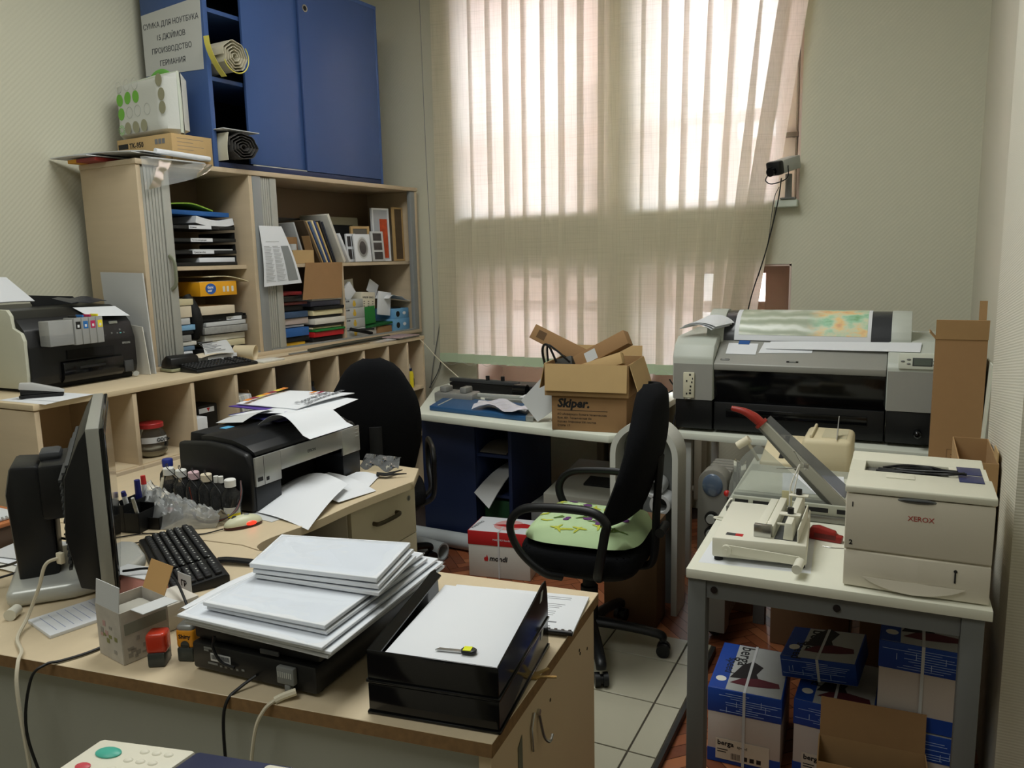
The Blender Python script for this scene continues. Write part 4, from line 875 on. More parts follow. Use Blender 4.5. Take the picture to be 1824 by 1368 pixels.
# hole punch, keyboard, paper cup, envelope, cable trunking, magazines
t = thing('hole_punch', 'black hole punch on the counter in front of the cabinet', 'hole punch', M=LM(-3.068, 2.645, CZ + 0.003, 80))
mb = MB(); mb.box(-0.075, 0.075, -0.05, 0.05, 0, 0.014, 0.004); obj('base', mb, mat('punch olive base', (150, 150, 120), 0.5), t, local=True)
mb = MB(); mb.prism([(-0.05, 0.03), (-0.045, 0.065), (0.0, 0.075), (0.035, 0.05), (0.05, 0.014), (-0.04, 0.014)], -0.072, 0.072, 'x', 0.008); obj('lever', mb, BLACK, t, local=True)
KEYM = mat('key cap black', (26, 27, 29), 0.55)
def keyboard(M, label, parent_cols=20, w=0.465, d=0.15, print_=False):
    k = thing('keyboard', label, 'keyboard', M=M)
    b = MB(); b.prism([(-d / 2, 0.0), (d / 2, 0.0), (d / 2, 0.026), (d / 2 - 0.012, 0.030), (-d / 2 + 0.004, 0.014), (-d / 2, 0.01)], -w / 2, w / 2, 'x', 0.003); obj('case', b, BLACK, k, local=True)
    b = MB(); 
    for r_ in range(6):
        yy = -d / 2 + 0.016 + r_ * 0.0195 + (0.005 if r_ == 5 else 0); zz = 0.0165 + (yy + d / 2) * 0.125
        x = -w / 2 + 0.012
        while x < w / 2 - 0.025:
            ww = 0.0175
            if r_ == 0 and abs(x + 0.09) < 0.012: ww = 0.11
            if not (w * 0.17 < x < w * 0.19 or w * 0.33 < x < w * 0.345): b.box(x, x + ww, yy, yy + 0.0165, zz - 0.004, zz + 0.006, 0.0025, seg=1)
            x += ww + 0.0018
    o = obj('keys', b, KEYM, k, local=True); o['kind'] = 'stuff'
    if print_:
        b = MB()
        for r_ in range(1, 6):
            yy = -d / 2 + 0.016 + r_ * 0.0195 + (0.005 if r_ == 5 else 0); zz = 0.0165 + (yy + d / 2) * 0.125 + 0.0061
            for c in range(21): 
                if (c * 7 + r_ * 3) % 5: b.box(-w / 2 + 0.016 + c * 0.0193, -w / 2 + 0.021 + c * 0.0193, yy + 0.008, yy + 0.0125, zz, zz + 0.0002)
        o = obj('key_lettering', b, GREYL, k, local=True); o['kind'] = 'stuff'
    return k
keyboard(LM(-2.945, 2.775, CZ + 0.0003, 86), 'black keyboard lying along the front of the counter', w=0.36, d=0.12)
t = thing('paper_cup', 'cream paper cup lying on its side on the counter', 'cup', M=LM(-3.03, 3.02, CZ + 0.0475, 25) @ Matrix.Rotation(R(97), 4, 'Y'))
mb = MB(); mb.lathe([(0.0, 0.004), (0.0295, 0.004), (0.0295, 0.0), (0.041, 0.105), (0.0425, 0.107), (0.041, 0.109), (0.0395, 0.107), (0.028, 0.006), (0, 0.006)], (0, 0, -0.05), 28); obj('cup_wall', mb, mat('waxed cream paper', (222, 206, 172), 0.5), t, local=True)
mb = MB(); mb.box(-2.955, -2.855, 2.968, 3.122, CZ + 0.0005, CZ + 0.010, 0.002); single('envelope', mb, PAPER2, 'white envelope pad on the counter beside the paper cup', 'envelope')
for i, (a, b_, h, l) in enumerate((((-2.965, 3.14), (-2.93, 3.93), 0.003, 'flat brown strip lying along the counter front'), ((-2.99, 3.3), (-2.965, 4.15), 0.006, 'grey strip lying along the counter behind the flat brown strip'))):
    mb = MB(); mb.prism([a, (a[0] + 0.02, a[1]), (b_[0] + 0.02, b_[1]), b_], CZ + 0.0005, CZ + 0.0005 + h); single('trim_strip', mb, [mat('brown strip', (150, 128, 98), 0.6), GREY][i], l, 'strip')
mb = MB(); mb.tube([(-2.93, 3.40, CZ + 0.016), (-2.945, 3.7, CZ + 0.017), (-2.96, 4.2, CZ + 0.016)], 0.014, n=8, flat=0.6); single('cable_trunking', mb, mat('dark olive tube', (66, 68, 58), 0.6), 'long dark tube lying on the far end of the counter', 'tube')
for i in range(4):
    mb = MB(); mb.box(-2.985 + 0.006 * i, -2.83 + 0.004 * i, 4.13 - 0.01 * i, 4.36 - 0.006 * i, CZ + 0.0005 + 0.0045 * i, CZ + 0.0045 + 0.0045 * i, 0.0008)
    single('magazine', mb, [mat('magazine grey', (120, 126, 130), 0.4), mat('magazine olive', (108, 104, 84), 0.4), PAPERG, mat('magazine print', (176, 150, 150), 0.35, var=0.7, vscale=(50, 50, 50))][i], ['grey magazine at the bottom of the pile at the far counter end', 'olive magazine second from the bottom of the far counter pile', 'pale magazine second from the top of the far counter pile', 'colour printed magazine on top of the pile at the far counter end'][i], 'magazine', 'magazines at the far end of the counter')
for i in range(3):
    mb = MB(); mb.patch((-2.90 + .01 * i, 3.95 + .04 * i, CZ + 0.003 + i * .002), (-2.85, 3.97 + .03 * i, CZ + 0.003 + i * .002), (-2.84, 4.11, CZ + 0.004 + i * .002), (-2.93 + .01 * i, 4.11, CZ + 0.006 + i * .002), nu=2, nv=2); single('leaflet', mb, [PAPER2, mat('leaflet pinkish', (200, 184, 176), 0.7), PAPERG][i], ['cream leaflet lowest of the three by the dark tube', 'pinkish leaflet in the middle of the three by the dark tube', 'grey white leaflet topmost of the three by the dark tube'][i], 'leaflet', 'leaflets by the dark tube')

# ------------------------------------------------------------------ ink printer on the side desk
t = thing('photo_printer', 'wide black photo printer with silver front on the side desk', 'printer', (-2.02, 2.12, DZ))
FX = -1.85; ya, yb = 1.842, 2.395
prof = [(FX, 0.752), (FX, 0.93), (-1.885, 0.957), (-1.96, 0.978), (-2.05, 0.985), (-2.18, 0.972), (-2.185, 0.752)]
endp = [(FX - 0.004, 0.752), (FX - 0.004, 0.90), (-1.875, 0.945), (-1.96, 0.968), (-2.05, 0.975), (-2.18, 0.965), (-2.185, 0.752)]
mb = MB(); mb.prism(endp, ya - 0.002, ya + 0.03, 'y', 0.012, seg=3); obj('end_cover', mb, BLACK, t)
mb = MB(); mb.prism(endp, yb - 0.02, yb + 0.014, 'y', 0.012, seg=3); obj('end_cover', mb, BLACK, t)
mb = MB(); mb.prism([(-2.0, 0.752), (-2.0, 0.94), (-2.18, 0.95), (-2.18, 0.752)], ya + 0.03, yb - 0.02, 'y'); obj('body', mb, BLACK, t)
lidp = [(-1.862, 0.936), (-1.868, 0.948), (-1.90, 0.966), (-1.96, 0.982), (-2.05, 0.988), (-2.10, 0.986), (-2.10, 0.955), (-1.90, 0.938)]
mb = MB(); mb.prism(lidp, ya + 0.028, yb - 0.018, 'y', 0.002); obj('lid', mb, BLACK, t)
mb = MB(); mb.prism([(-2.10, 0.95), (-2.105, 0.985), (-2.185, 0.985), (-2.19, 0.95)], ya + 0.06, yb - 0.05, 'y', 0.004); obj('rear_feeder', mb, BLACKM, t)
SV = mat('printer silver front', (168, 168, 164), 0.3, metal=0.5)
mb = MB(); mb.box(FX - 0.004, FX + 0.004, ya + 0.008, 1.967, 0.838, 0.935, 0.002); mb.box(FX - 0.004, FX + 0.004, 2.293, yb + 0.002, 0.838, 0.935, 0.002); mb.box(FX - 0.004, FX + 0.004, 1.967, 2.293, 0.868, 0.935, 0.002); sf = obj('silver_front', mb, SV, t)
for a_, c_ in ((ya + 0.008, 1.965), (2.295, yb)): mb = MB(); mb.box(-1.98, FX + 0.0005, a_, c_, 0.753, 0.836, 0.002); obj('lower_front', mb, mat('printer blue black', (30, 33, 38), 0.4), t)
mb = MB(); mb.box(-1.999, -1.997, ya + 0.03, yb - 0.02, 0.753, 0.935); obj('output_opening', mb, mat('slot black', (6, 6, 7), 0.9), t)
mb = MB(); mb.box(-1.99, FX + 0.02, 1.98, 2.28, 0.752, 0.757, 0.002); obj('output_tray', mb, BLACK, t)
mb = MB(); mb.box(FX + 0.004, FX + 0.0046, ya + 0.045, ya + 0.046, 0.838, 0.935); obj('panel_seam', mb, INK, sf)
mb = MB(); mb.box(FX + 0.004, FX + 0.005, ya + 0.015, ya + 0.038, 0.855, 0.868); obj('status_window', mb, INK, sf)
mb = MB(); mb.box(FX + 0.004, FX + 0.005, ya + 0.054, ya + 0.066, 0.850, 0.862); obj('usb_port', mb, INK, sf)
for k in range(3):
    mb = MB(); mb.box(FX + 0.004, FX + 0.006, yb - 0.024, yb - 0.008, 0.895 + k * 0.014, 0.898 + k * 0.014, 0.001); obj('button', mb, GREYL, sf)
text('maker_lettering', 'EPSON', 0.014, frame((FX + 0.0042, 2.10, 0.896), (0, 1, 0), (0, 0, 1)), GREYD, sf, bold=0.0003)
mb = MB(); mb.box(-2.13, -2.10, 1.98, 2.02, 0.9855, 0.987); obj('blue_sticker', mb, mat('blue sticker', (90, 170, 214), 0.5), t)
# papers and booklets on that printer
def sheet(nm, c, label, m=PAPER, bul=None, nu=8, nv=8, th=0.0008, group=None, cat='paper'):
    b = MB(); b.patch(*c, bulge=bul, nu=nu, nv=nv, th=th); return single(nm, b, m, label, cat, group)
PZ = 0.988
mb = MB(); mb.surf(lambda u, v: Vector((-2.02 + 0.25 * v, 2.05 + 0.235 * u - 0.02 * v, PZ + 0.004 + 0.045 * math.sin(PI * min(1, v * 1.15)) * (1 - 0.25 * u) + (-0.075 * max(0, v - 0.55) ** 1.3))), 6, 16, 0.0007)
single('paper_sheet', mb, PAPER, 'white sheet arching over the front of the photo printer lid', 'paper')
mb = MB(); mb.surf(lambda u, v: Vector((-2.20 + 0.13 * v, 2.03 + 0.16 * u, 0.990 + 0.03 * v * (0.4 + u * 0.6) + 0.01 * math.sin(PI * u))), 6, 6, 0.0007); single('paper_sheet', mb, PAPERG, 'greyish sheet curling up at the back of the photo printer', 'paper')
PURP = mat('purple card', (86, 62, 150), 0.5)
sheet('folder', ((-2.250, 2.140, 0.9960), (-1.990, 2.120, 0.9930), (-1.950, 2.330, 0.9900), (-2.230, 2.340, 0.9940)), 'dark blue folder at the bottom of the pile on the photo printer', mat('navy card', (52, 52, 112), 0.5), cat='folder', th=0.003)
sheet('paper_sheet', ((-2.210, 2.100, 1.0020), (-1.900, 2.220, 0.9980), (-1.900, 2.470, 1.0200), (-2.170, 2.440, 1.0040)), 'white sheet between the two purple folders on the photo printer', PAPER, lambda u, v: 0.012 * math.sin(PI * u))
sheet('folder', ((-2.330, 2.220, 1.0100), (-2.020, 2.190, 1.0120), (-1.990, 2.400, 1.0160), (-2.270, 2.420, 1.0120)), 'purple folder below the colourful booklet on the photo printer', PURP, cat='folder', th=0.003)
bk = sheet('booklet', ((-2.310, 2.240, 1.0180), (-2.000, 2.230, 1.0180), (-1.940, 2.500, 1.0380), (-2.270, 2.500, 1.0300)), 'white booklet with orange edge and printed title on top of the photo printer', PAPER, lambda u, v: 0.006 * math.sin(PI * v), cat='booklet', th=0.003)
fr = frame((-2.025, 2.275, 1.0305), (-0.02, 1, 0.06), (-1, -0.04, 0.01))
b = MB(); text_bm(b, 'Портфолио\nдошкольника', 0.036, fr, bold=0.0006); obj('title_lettering', b, INKG, bk, flat=True)
b = MB()
for k in range(7): b.mi = k % 3; b.box(k * 0.034 - 0.03, k * 0.034 + 0.0, 0.225, 0.25, 0.0, 0.001, M=fr)
b.mi = 0; b.box(0.15, 0.18, 0.06, 0.075, 0, 0.001, M=fr); b.mi = 1; b.box(0.155, 0.19, 0.03, 0.045, 0, 0.001, M=fr)
obj('cover_picture', b, [mat('print orange', (226, 140, 60), 0.5), mat('print maroon', (140, 50, 70), 0.5), mat('print yellow', (230, 200, 80), 0.5)], bk)
# sheets spread over the side desk
sheet('paper_sheet', ((-1.885, 1.855, 0.7535), (-1.60, 1.80, 0.745), (-1.70, 2.13, 0.790), (-1.97, 2.17, 0.772)), 'large white sheet lying over the wavy edge of the side desk', PAPER, lambda u, v: 0.03 * math.sin(PI * u) * (0.3 + 0.7 * v) + 0.01 * math.sin(PI * v))
sheet('paper_sheet', ((-1.95, 2.05, 0.774), (-1.665, 2.03, 0.758), (-1.635, 2.20, 0.754), (-1.90, 2.27, 0.776)), 'white sheet coming out of the photo printer', PAPER, lambda u, v: 0.012 * math.sin(PI * u))
sheet('paper_sheet', ((-1.842, 2.18, 0.757), (-1.66, 2.15, 0.752), (-1.735, 2.36, 0.757), (-1.842, 2.36, 0.760)), 'white sheet below the black clip at the far side of the side desk', PAPER, lambda u, v: 0.006 * math.sin(PI * u))
mb = MB(); mb.surf(lambda u, v: Vector((-1.87 + 0.17 * u - .05 * v, 2.42 + 0.11 * v, 0.753 + 0.012 + 0.012 * math.sin(11 * u + 3) * math.cos(8 * v) + 0.02 * v)), 14, 10, 0.0006); single('plastic_bag', mb, FILM, 'crumpled clear plastic bag at the far end of the photo printer', 'plastic bag')
mb = MB(); mb.prism([(-1.735, 2.34), (-1.70, 2.345), (-1.64, 2.40), (-1.695, 2.375), (-1.685, 2.44), (-1.715, 2.375), (-1.755, 2.37)], 0.762, 0.766); single('ribbon_scrap', mb, BLACKM, 'black pointed scrap of ribbon lying on the side desk', 'ribbon')
sheet('envelope', ((-1.87, 1.815, 0.752), (-1.745, 1.80, 0.752), (-1.72, 1.93, 0.753), (-1.86, 1.95, 0.753)), 'flat white envelope beside the mouse', PAPERG, th=0.003, cat='envelope')

# ink bottles in a row, tubes and bubble wrap
BOT = glassy('bottle glass', (236, 238, 236), 0.97, 0.05); BOTC = glassy('ink bottle plastic', (200, 198, 194), 0.97, 0.08); DINK = mat('dark ink', (14, 13, 15), 0.08, coat=0.5)
caps = [(34, 50, 130), (226, 226, 220), (226, 226, 220), (222, 190, 196), (228, 216, 190), (226, 226, 220), (230, 230, 226)]
blab = ['tall clear ink bottle with blue cap at the left end of the row', 'dark ink bottle next to the blue capped one', 'third dark ink bottle from the blue capped end of the row', 'dark ink bottle with a pink stained cap', 'dark ink bottle with a cream cap', 'dark ink bottle with two small white stoppers', 'dark ink bottle with a yellow label at the printer end of the row']
bpos = [(-2.255, 1.855), (-2.193, 1.805), (-2.132, 1.803), (-2.07, 1.80), (-2.008, 1.795), (-1.947, 1.787), (-1.885, 1.777)]
for i, (x, y) in enumerate(bpos):
    h = 0.132 if i else 0.145
    t = thing('ink_bottle', blab[i], 'bottle', (x, y, DZ), group='ink bottles by the photo printer')
    mb = MB(); mb.lathe([(0, 0.001), (0.027, 0.001), (0.0295, 0.004), (0.0295, h * 0.52), (0.027, h * 0.66), (0.014, h * 0.79), (0.013, h * 0.86)], n=20); o = obj('glass', mb, BOTC, t, local=True)
    f_ = 0.30 if i == 0 else 0.63
    mb = MB(); mb.lathe([(0, 0.003), (0.0285, 0.003), (0.0285, h * min(f_, 0.52)), (0.0265, h * f_), (0, h * f_)], n=20); obj('ink', mb, DINK, t, local=True)
    cm = mat('bottle cap %d' % i, caps[i], 0.5)
    mb = MB()
    if i == 5: mb.cyl((-0.009, 0, h * 0.84), (-0.009, 0, h), 0.008, n=14); mb.cyl((0.009, 0.003, h * 0.84), (0.009, 0.003, h), 0.008, n=14)
    else: mb.lathe([(0, h * 0.82), (0.0175, h * 0.82), (0.018, h * 0.98), (0.016, h), (0, h)], n=20)
    obj('cap', mb, cm, t, local=True)
    if i == 6:
        mb = MB(); mb.surf(lambda u, v: Vector((0.0299 * math.cos(R(-100) + R(110) * u), 0.0299 * math.sin(R(-100) + R(110) * u), 0.014 + 0.032 * v)), 10, 2, 0.0003); lb = obj('label', mb, PAPER2, t, local=True)
        mb = MB(); mb.surf(lambda u, v: Vector((0.0303 * math.cos(R(-100) + R(110) * u), 0.0303 * math.sin(R(-100) + R(110) * u), 0.014 + 0.012 * v)), 10, 2, 0.0003); obj('label_band', mb, YELLOW, lb, local=True)
for k in range(4):
    i = k + 1; x, y = bpos[i]; x2, y2 = bpos[i + 2]
    mb = MB(); mb.tube([(x, y, 0.884), (x + 0.01, y - 0.012, 0.90), (x + 0.03, y - 0.03, 0.892), (x2 - 0.01, y2 - 0.036, 0.85), (x2 + 0.0, y2 - 0.038, 0.81)], 0.0015, n=5)
    single('ink_tube', mb, BLACK, ['thin ink tube looping from the bottle next to the blue cap', 'thin ink tube looping from the third bottle', 'thin ink tube looping from the pink stained cap', 'thin ink tube looping from the cream cap'][k], 'tube', 'ink tubes over the bottles')
for k in range(3):
    d = 0.0045 * k
    mb = MB(); mb.tube([(-2.03 + d, 1.74, 0.85), (-2.01 + d, 1.73, 0.81), (-1.985 + d, 1.71, 0.775), (-1.93 + d, 1.69 - d, 0.762 + d), (-1.875 + d, 1.715, 0.764 + d), (-1.855 + d, 1.76, 0.79), (-1.87 + d, 1.80, 0.83), (-1.885, 1.82 + d * .3, 0.865)], 0.0018, n=5)
    single('ink_tube', mb, [BLACK, mat('red brown tube', (110, 44, 30), 0.4), BLACK][k], ['lowest strand of the looped ink tubes before the bottles', 'red brown strand of the looped ink tubes before the bottles', 'uppermost strand of the looped ink tubes before the bottles'][k], 'tube', 'looped ribbon of ink tubes')
rr = random.Random(5)
def wrapf(u, v):
    x = -2.20 + 0.33 * u + 0.015 * math.sin(9 * v); y = 1.77 - 0.035 * u - (1 - v) * (0.045 + 0.105 * math.sin(PI * min(1, 0.25 + 0.75 * u))) + 0.07
    h = (0.085 * math.sin(PI * v) * (1 - 0.8 * u) + 0.016 * abs(math.sin(17 * u + 5 * v)) + 0.014 * abs(math.sin(23 * v - 9 * u)) + rr.uniform(0, 0.012)) * min(1, 6 * v, 6 * (1 - v))
    return Vector((x, y - 0.07, 0.7515 + max(0, h)))
mb = MB(); mb.surf(wrapf, 46, 20, 0.0); single('bubble_wrap', mb, glassy('bubble film', (246, 248, 248), 0.62, 0.12), 'crumpled clear bubble wrap in front of the ink bottles', 'bubble wrap')
# pen holder with pens
PHM = LM(-2.115, 1.625, DZ, 103)
t = thing('pen_holder', 'black stepped pen holder with markers on the side desk', 'pen holder', M=PHM)
def tray_box(b, x0, x1, y0, y1, z0, z1, w_=0.0025): b.box(x0, x1, y0, y0 + w_, z0, z1); b.box(x0, x1, y1 - w_, y1, z0, z1); b.box(x0, x0 + w_, y0, y1, z0, z1); b.box(x1 - w_, x1, y0, y1, z0, z1); b.box(x0, x1, y0, y1, z0, z0 + w_)
mb = MB(); tray_box(mb, -0.075, 0.085, 0.0, 0.05, 0, 0.085); tray_box(mb, -0.075, 0.085, -0.05, 0.002, 0, 0.062); mb.box(0.0, 0.002, -0.05, 0.05, 0, 0.075); obj('back_compartments', mb, BLACK, t, local=True)
mb = MB(); tray_box(mb, -0.035, 0.08, -0.09, -0.048, 0, 0.038); obj('front_tray', mb, BLACK, t, local=True)
def pen(p0, p1, r, mats, label, cap=0.3, group='pens in the black holder'):
    a, c = PHM @ Vector(p0), PHM @ Vector(p1); tt = thing('marker_pen', label, 'pen', a, group=group)
    m = a.lerp(c, 1 - cap); b = MB(); b.cyl(a, m, r, n=12); obj('barrel', b, mats[0], tt); b = MB(); b.cyl(m, c, r * 1.08, r * 0.9, n=12); obj('cap', b, mats[1], tt)
DBL = mat('marker navy cap', (34, 38, 110), 0.4)
pen((-0.04, 0.03, 0.004), (-0.075, 0.035, 0.135), 0.008, (PAPER2, glassy('clear cap', (210, 220, 240), 0.75, 0.05)), 'marker with clear cap leaning out of the back of the pen holder')
pen((-0.02, 0.02, 0.004), (-0.045, 0.02, 0.120), 0.0075, (PAPER, DBL), 'white marker with small blue end in the pen holder', 0.12)
pen((0.03, 0.025, 0.004), (0.022, 0.022, 0.138), 0.0095, (DBL, DBL), 'thick navy marker standing in the pen holder', 0.45)
pen((0.06, 0.025, 0.004), (0.058, 0.028, 0.142), 0.008, (PAPER, mat('red cap', (200, 50, 50), 0.4)), 'white marker with red cap in the pen holder', 0.2)
pen((0.072, 0.0, 0.02), (0.10, -0.012, 0.125), 0.005, (CREAM, CREAM), 'cream stick leaning out of the right side of the pen holder', 0.2)
pen((-0.04, -0.03, 0.004), (-0.085, -0.045, 0.115), 0.0055, (PAPERG, GREYL), 'silver pen leaning out of the left side of the pen holder', 0.3)
pen((-0.01, -0.085, 0.03), (0.035, -0.062, 0.036), 0.006, (GREYL, mat('slate barrel', (60, 74, 90), 0.4)), 'short grey marker lying in the front tray of the pen holder', 0.6)
mb = MB(); mb.box(0.038, 0.056, -0.078, -0.06, 0.004, 0.044, 0.003, M=PHM); single('sharpener', mb, RED, 'small red piece in the front tray of the pen holder', 'sharpener')
# mouse
t = thing('computer_mouse', 'cream optical mouse glowing red at its side', 'mouse', M=LM(-1.802, 1.738, DZ, 65))
mb = MB(); mb.sph((0, 0, 0.010), 0.03, 2.0, 0.95, 0.92, 24)
for v in mb.bm.verts: v.co.z = max(v.co.z, 0.006)
obj('shell', mb, mat('mouse cream', (206, 206, 176), 0.35), t, local=True)
mb = MB(); mb.sph((0, 0, 0.006), 0.0305, 1.98, 0.98, 0.55, 24)
for v in mb.bm.verts: v.co.z = min(max(v.co.z, 0.0005), 0.0125)
obj('base', mb, mat('mouse dark base', (70, 24, 22), 0.3), t, local=True)
mb = MB(); mb.sph((0.014, -0.024, 0.013), 0.011, 1.8, 0.55, 0.7, 14); obj('glow_window', mb, mat('red glow', (255, 60, 40), 0.3, emit=((255, 40, 24), 2.2)), t, local=True)
mb = MB(); mb.cyl((-0.026, 0.003, 0.030), (-0.026, -0.003, 0.030), 0.009, n=14); obj('wheel', mb, GREYD, t, local=True)
mb = MB(); mb.sph((0.012, 0, 0.037), 0.007, 1.2, 1, 0.25, 12); obj('top_button', mb, GREY, t, local=True)
mb = MB(); mb.tube([(-1.828, 1.682, 0.756), (-1.86, 1.63, 0.753), (-1.93, 1.60, 0.753), (-2.03, 1.56, 0.7535), (-2.10, 1.47, 0.7535), (-2.16, 1.42, 0.7535)], 0.002, n=6); single('mouse_cable', mb, BLACK, 'black mouse cable running behind the keyboard', 'cable')
keyboard(LM(-1.735, 1.442, DZ + 0.0004, -31), 'black keyboard lying askew on the foreground desk', print_=True)
mb = MB(); mb.tube([(-1.96, 1.50, 0.757), (-2.02, 1.46, 0.754), (-2.08, 1.40, 0.754), (-2.15, 1.36, 0.754)], 0.002, n=6); single('keyboard_cable', mb, BLACK, 'black keyboard cable running to the monitor', 'cable')
# cutter knife
t = thing('box_cutter', 'black handled knife lying between keyboard and wrapped sheets', 'knife', M=LM(-1.58, 1.495, DZ + 0.001, 14))
mb = MB(); mb.tube([(-0.06, 0, 0.008), (-0.03, 0, 0.011), (0.02, 0, 0.010), (0.06, 0, 0.008)], 0.0125, n=10, flat=0.6); obj('handle', mb, BLACK, t, local=True)
mb = MB(); mb.prism([(0.055, -0.008), (0.16, -0.006), (0.16, 0.004), (0.055, 0.008)], 0.006, 0.008); obj('blade', mb, STEEL, t, local=True)

# ------------------------------------------------------------------ monitor seen edge-on
ax = Vector((-0.79, 0.613, 0)).normalized(); nrm = Vector((0.613, 0.79, 0))     # along the panel, screen side
MM = Matrix((ax, -nrm, Vector((0, 0, 1)))).transposed().to_4x4(); MM.translation = Vector((-1.612, 1.152, DZ))   # local x along panel, y to the back
t = thing('monitor', 'black and silver flat monitor seen from its edge on the foreground desk', 'monitor', M=MM)
W_M, ZB, ZT = 0.56, 0.055, 0.445
mb = MB(); mb.box(0, W_M, 0.0, 0.028, ZB, ZT, 0.004); obj('silver_bezel', mb, mat('monitor silver bezel', (150, 150, 142), 0.4, metal=0.15), t, local=True)
mb = MB(); mb.box(0.0015, W_M - 0.0015, -0.010, 0.0, ZB + 0.002, ZT - 0.002, 0.003); fb = obj('front_bezel', mb, BLACKG, t, local=True)
mb = MB(); mb.box(0.02, W_M - 0.02, -0.0112, -0.0098, ZB + 0.025, ZT - 0.02); obj('screen', mb, mat('screen dark', (14, 16, 20), 0.08), fb, local=True)
mb = MB(); mb.prism([(0.028, ZB + 0.004), (0.028, ZT - 0.004), (0.045, ZT - 0.03), (0.08, ZT - 0.11), (0.09, 0.2), (0.07, ZB + 0.02)], 0.008, W_M - 0.008, 'x', 0.003); bk = obj('back_shell', mb, BLACK, t, local=True)
for k in range(16):
    z = ZB + 0.06 + k * 0.016; mb = MB(); yy = 0.0905 if z < 0.32 else 0.086 - (z - 0.335) * 0.5
    mb.box(0.03, W_M - 0.03, yy - 0.006, yy + 0.001, z, z + 0.006); obj('vent_rib', mb, GREYD, bk, local=True)
mb = MB(); mb.box(0.20, 0.40, 0.075, 0.15, 0.19, 0.33, 0.012); obj('hinge_housing', mb, BLACK, t, local=True)
mb = MB(); mb.prism([(0.13, 0.01), (0.125, 0.26), (0.15, 0.325), (0.21, 0.33), (0.225, 0.26), (0.215, 0.01)], 0.225, 0.375, 'x', 0.01); obj('stand_column', mb, BLACK, t, local=True)
mb = MB(); mb.box(0.26, 0.34, 0.10, 0.15, 0.325, 0.35, 0.01); obj('hinge_cover', mb, GREYD, t, local=True)
mb = MB()
ftp = [(0.15, 0.24), (0.14, 0.10), (0.17, -0.02), (0.28, -0.07), (0.40, -0.05), (0.47, 0.06), (0.46, 0.24)]
mb.prism(ftp, 0.001, 0.045, 'z', 0.018, seg=4); obj('foot', mb, mat('monitor foot silver', (188, 190, 184), 0.3, metal=0.2), t, local=True)
def cable(nm, pts, r, m, label): mb = MB(); mb.tube(pts, r, n=7); return single(nm, mb, m, label, 'cable')
cable('usb_cable', [(-1.70, 1.085, 0.90), (-1.715, 1.06, 0.89), (-1.725, 1.045, 0.84), (-1.74, 1.02, 0.775), (-1.70, 0.97, 0.757), (-1.63, 0.935, 0.757), (-1.60, 0.908, 0.752), (-1.58, 0.888, 0.70), (-1.56, 0.882, 0.55), (-1.55, 0.882, 0.40)], 0.004, mat('cream cable', (206, 198, 176), 0.5), 'thick cream cable hanging from the monitor over the desk edge')
mb = MB(); mb.box(-1.708, -1.69, 1.08, 1.092, 0.885, 0.912, 0.003); single('usb_plug', mb, CREAM, 'cream plug of the thick cable in the monitor back', 'plug')
cable('power_cable', [(-1.49, 1.05, 0.7545), (-1.50, 0.99, 0.7545), (-1.52, 0.945, 0.7545), (-1.535, 0.925, 0.754), (-1.55, 0.90, 0.73), (-1.56, 0.885, 0.62), (-1.52, 0.89, 0.48), (-1.48, 0.89, 0.35)], 0.003, BLACK, 'black cable hanging over the desk edge beside the thick cream cable')
cable('video_cable', [(-1.64, 1.195, 0.835), (-1.58, 1.225, 0.84), (-1.49, 1.21, 0.84), (-1.41, 1.17, 0.82), (-1.345, 1.14, 0.76), (-1.318, 1.115, 0.7535), (-1.335, 1.09, 0.7535)], 0.003, BLACK, 'black cable crossing from the monitor over the open carton')
cable('signal_cable', [(-1.99, 1.16, 0.79), (-2.05, 1.10, 0.775), (-2.15, 1.06, 0.76), (-2.25, 1.05, 0.7535), (-2.4, 1.06, 0.7535)], 0.003, BLACK, 'black cable leaving the monitor stand to the left, nearest strand')
cable('signal_cable', [(-1.99, 1.18, 0.82), (-2.08, 1.18, 0.785), (-2.2, 1.13, 0.765), (-2.26, 1.12, 0.757), (-2.29, 1.10, 0.755)], 0.0035, BLACK, 'black cable behind the monitor stand, middle strand')
cable('signal_cable', [(-1.97, 1.24, 0.86), (-2.0, 1.36, 0.80), (-2.1, 1.44, 0.756), (-2.25, 1.46, 0.755)], 0.0035, BLACK, 'black cable looping between the monitor back and its stand')
# left rim of the desk: wooden box with a notepad
t = thing('wooden_tray', 'orange brown wooden tray at the left rim of the foreground desk', 'tray', (-2.42, 1.30, DZ))
mb = MB(); mb.box(-2.56, -2.31, 1.16, 1.42, DZ + 0.001, 0.815, 0.002); obj('box', mb, mat('dark stained box', (84, 64, 48), 0.6), t)
mb = MB(); mb.box(-2.565, -2.305, 1.155, 1.425, 0.815, 0.826, 0.002); obj('lid', mb, mat('orange wood', (176, 108, 62), 0.5), t)
t = thing('spiral_notebook', 'white spiral notebook lying on the orange brown tray', 'notebook', (-2.43, 1.29, 0.827)); mb = MB(); mb.box(-2.55, -2.33, 1.19, 1.395, 0.827, 0.834, 0.001); obj('pages', mb, PAPERG, t)
mb = MB()
for k in range(16): mb.tube([(-2.338, 1.20 + k * 0.012, 0.834), (-2.330, 1.20 + k * 0.012, 0.838), (-2.326, 1.20 + k * 0.012, 0.831)], 0.0016, n=5)
obj('spiral', mb, GREYL, t)
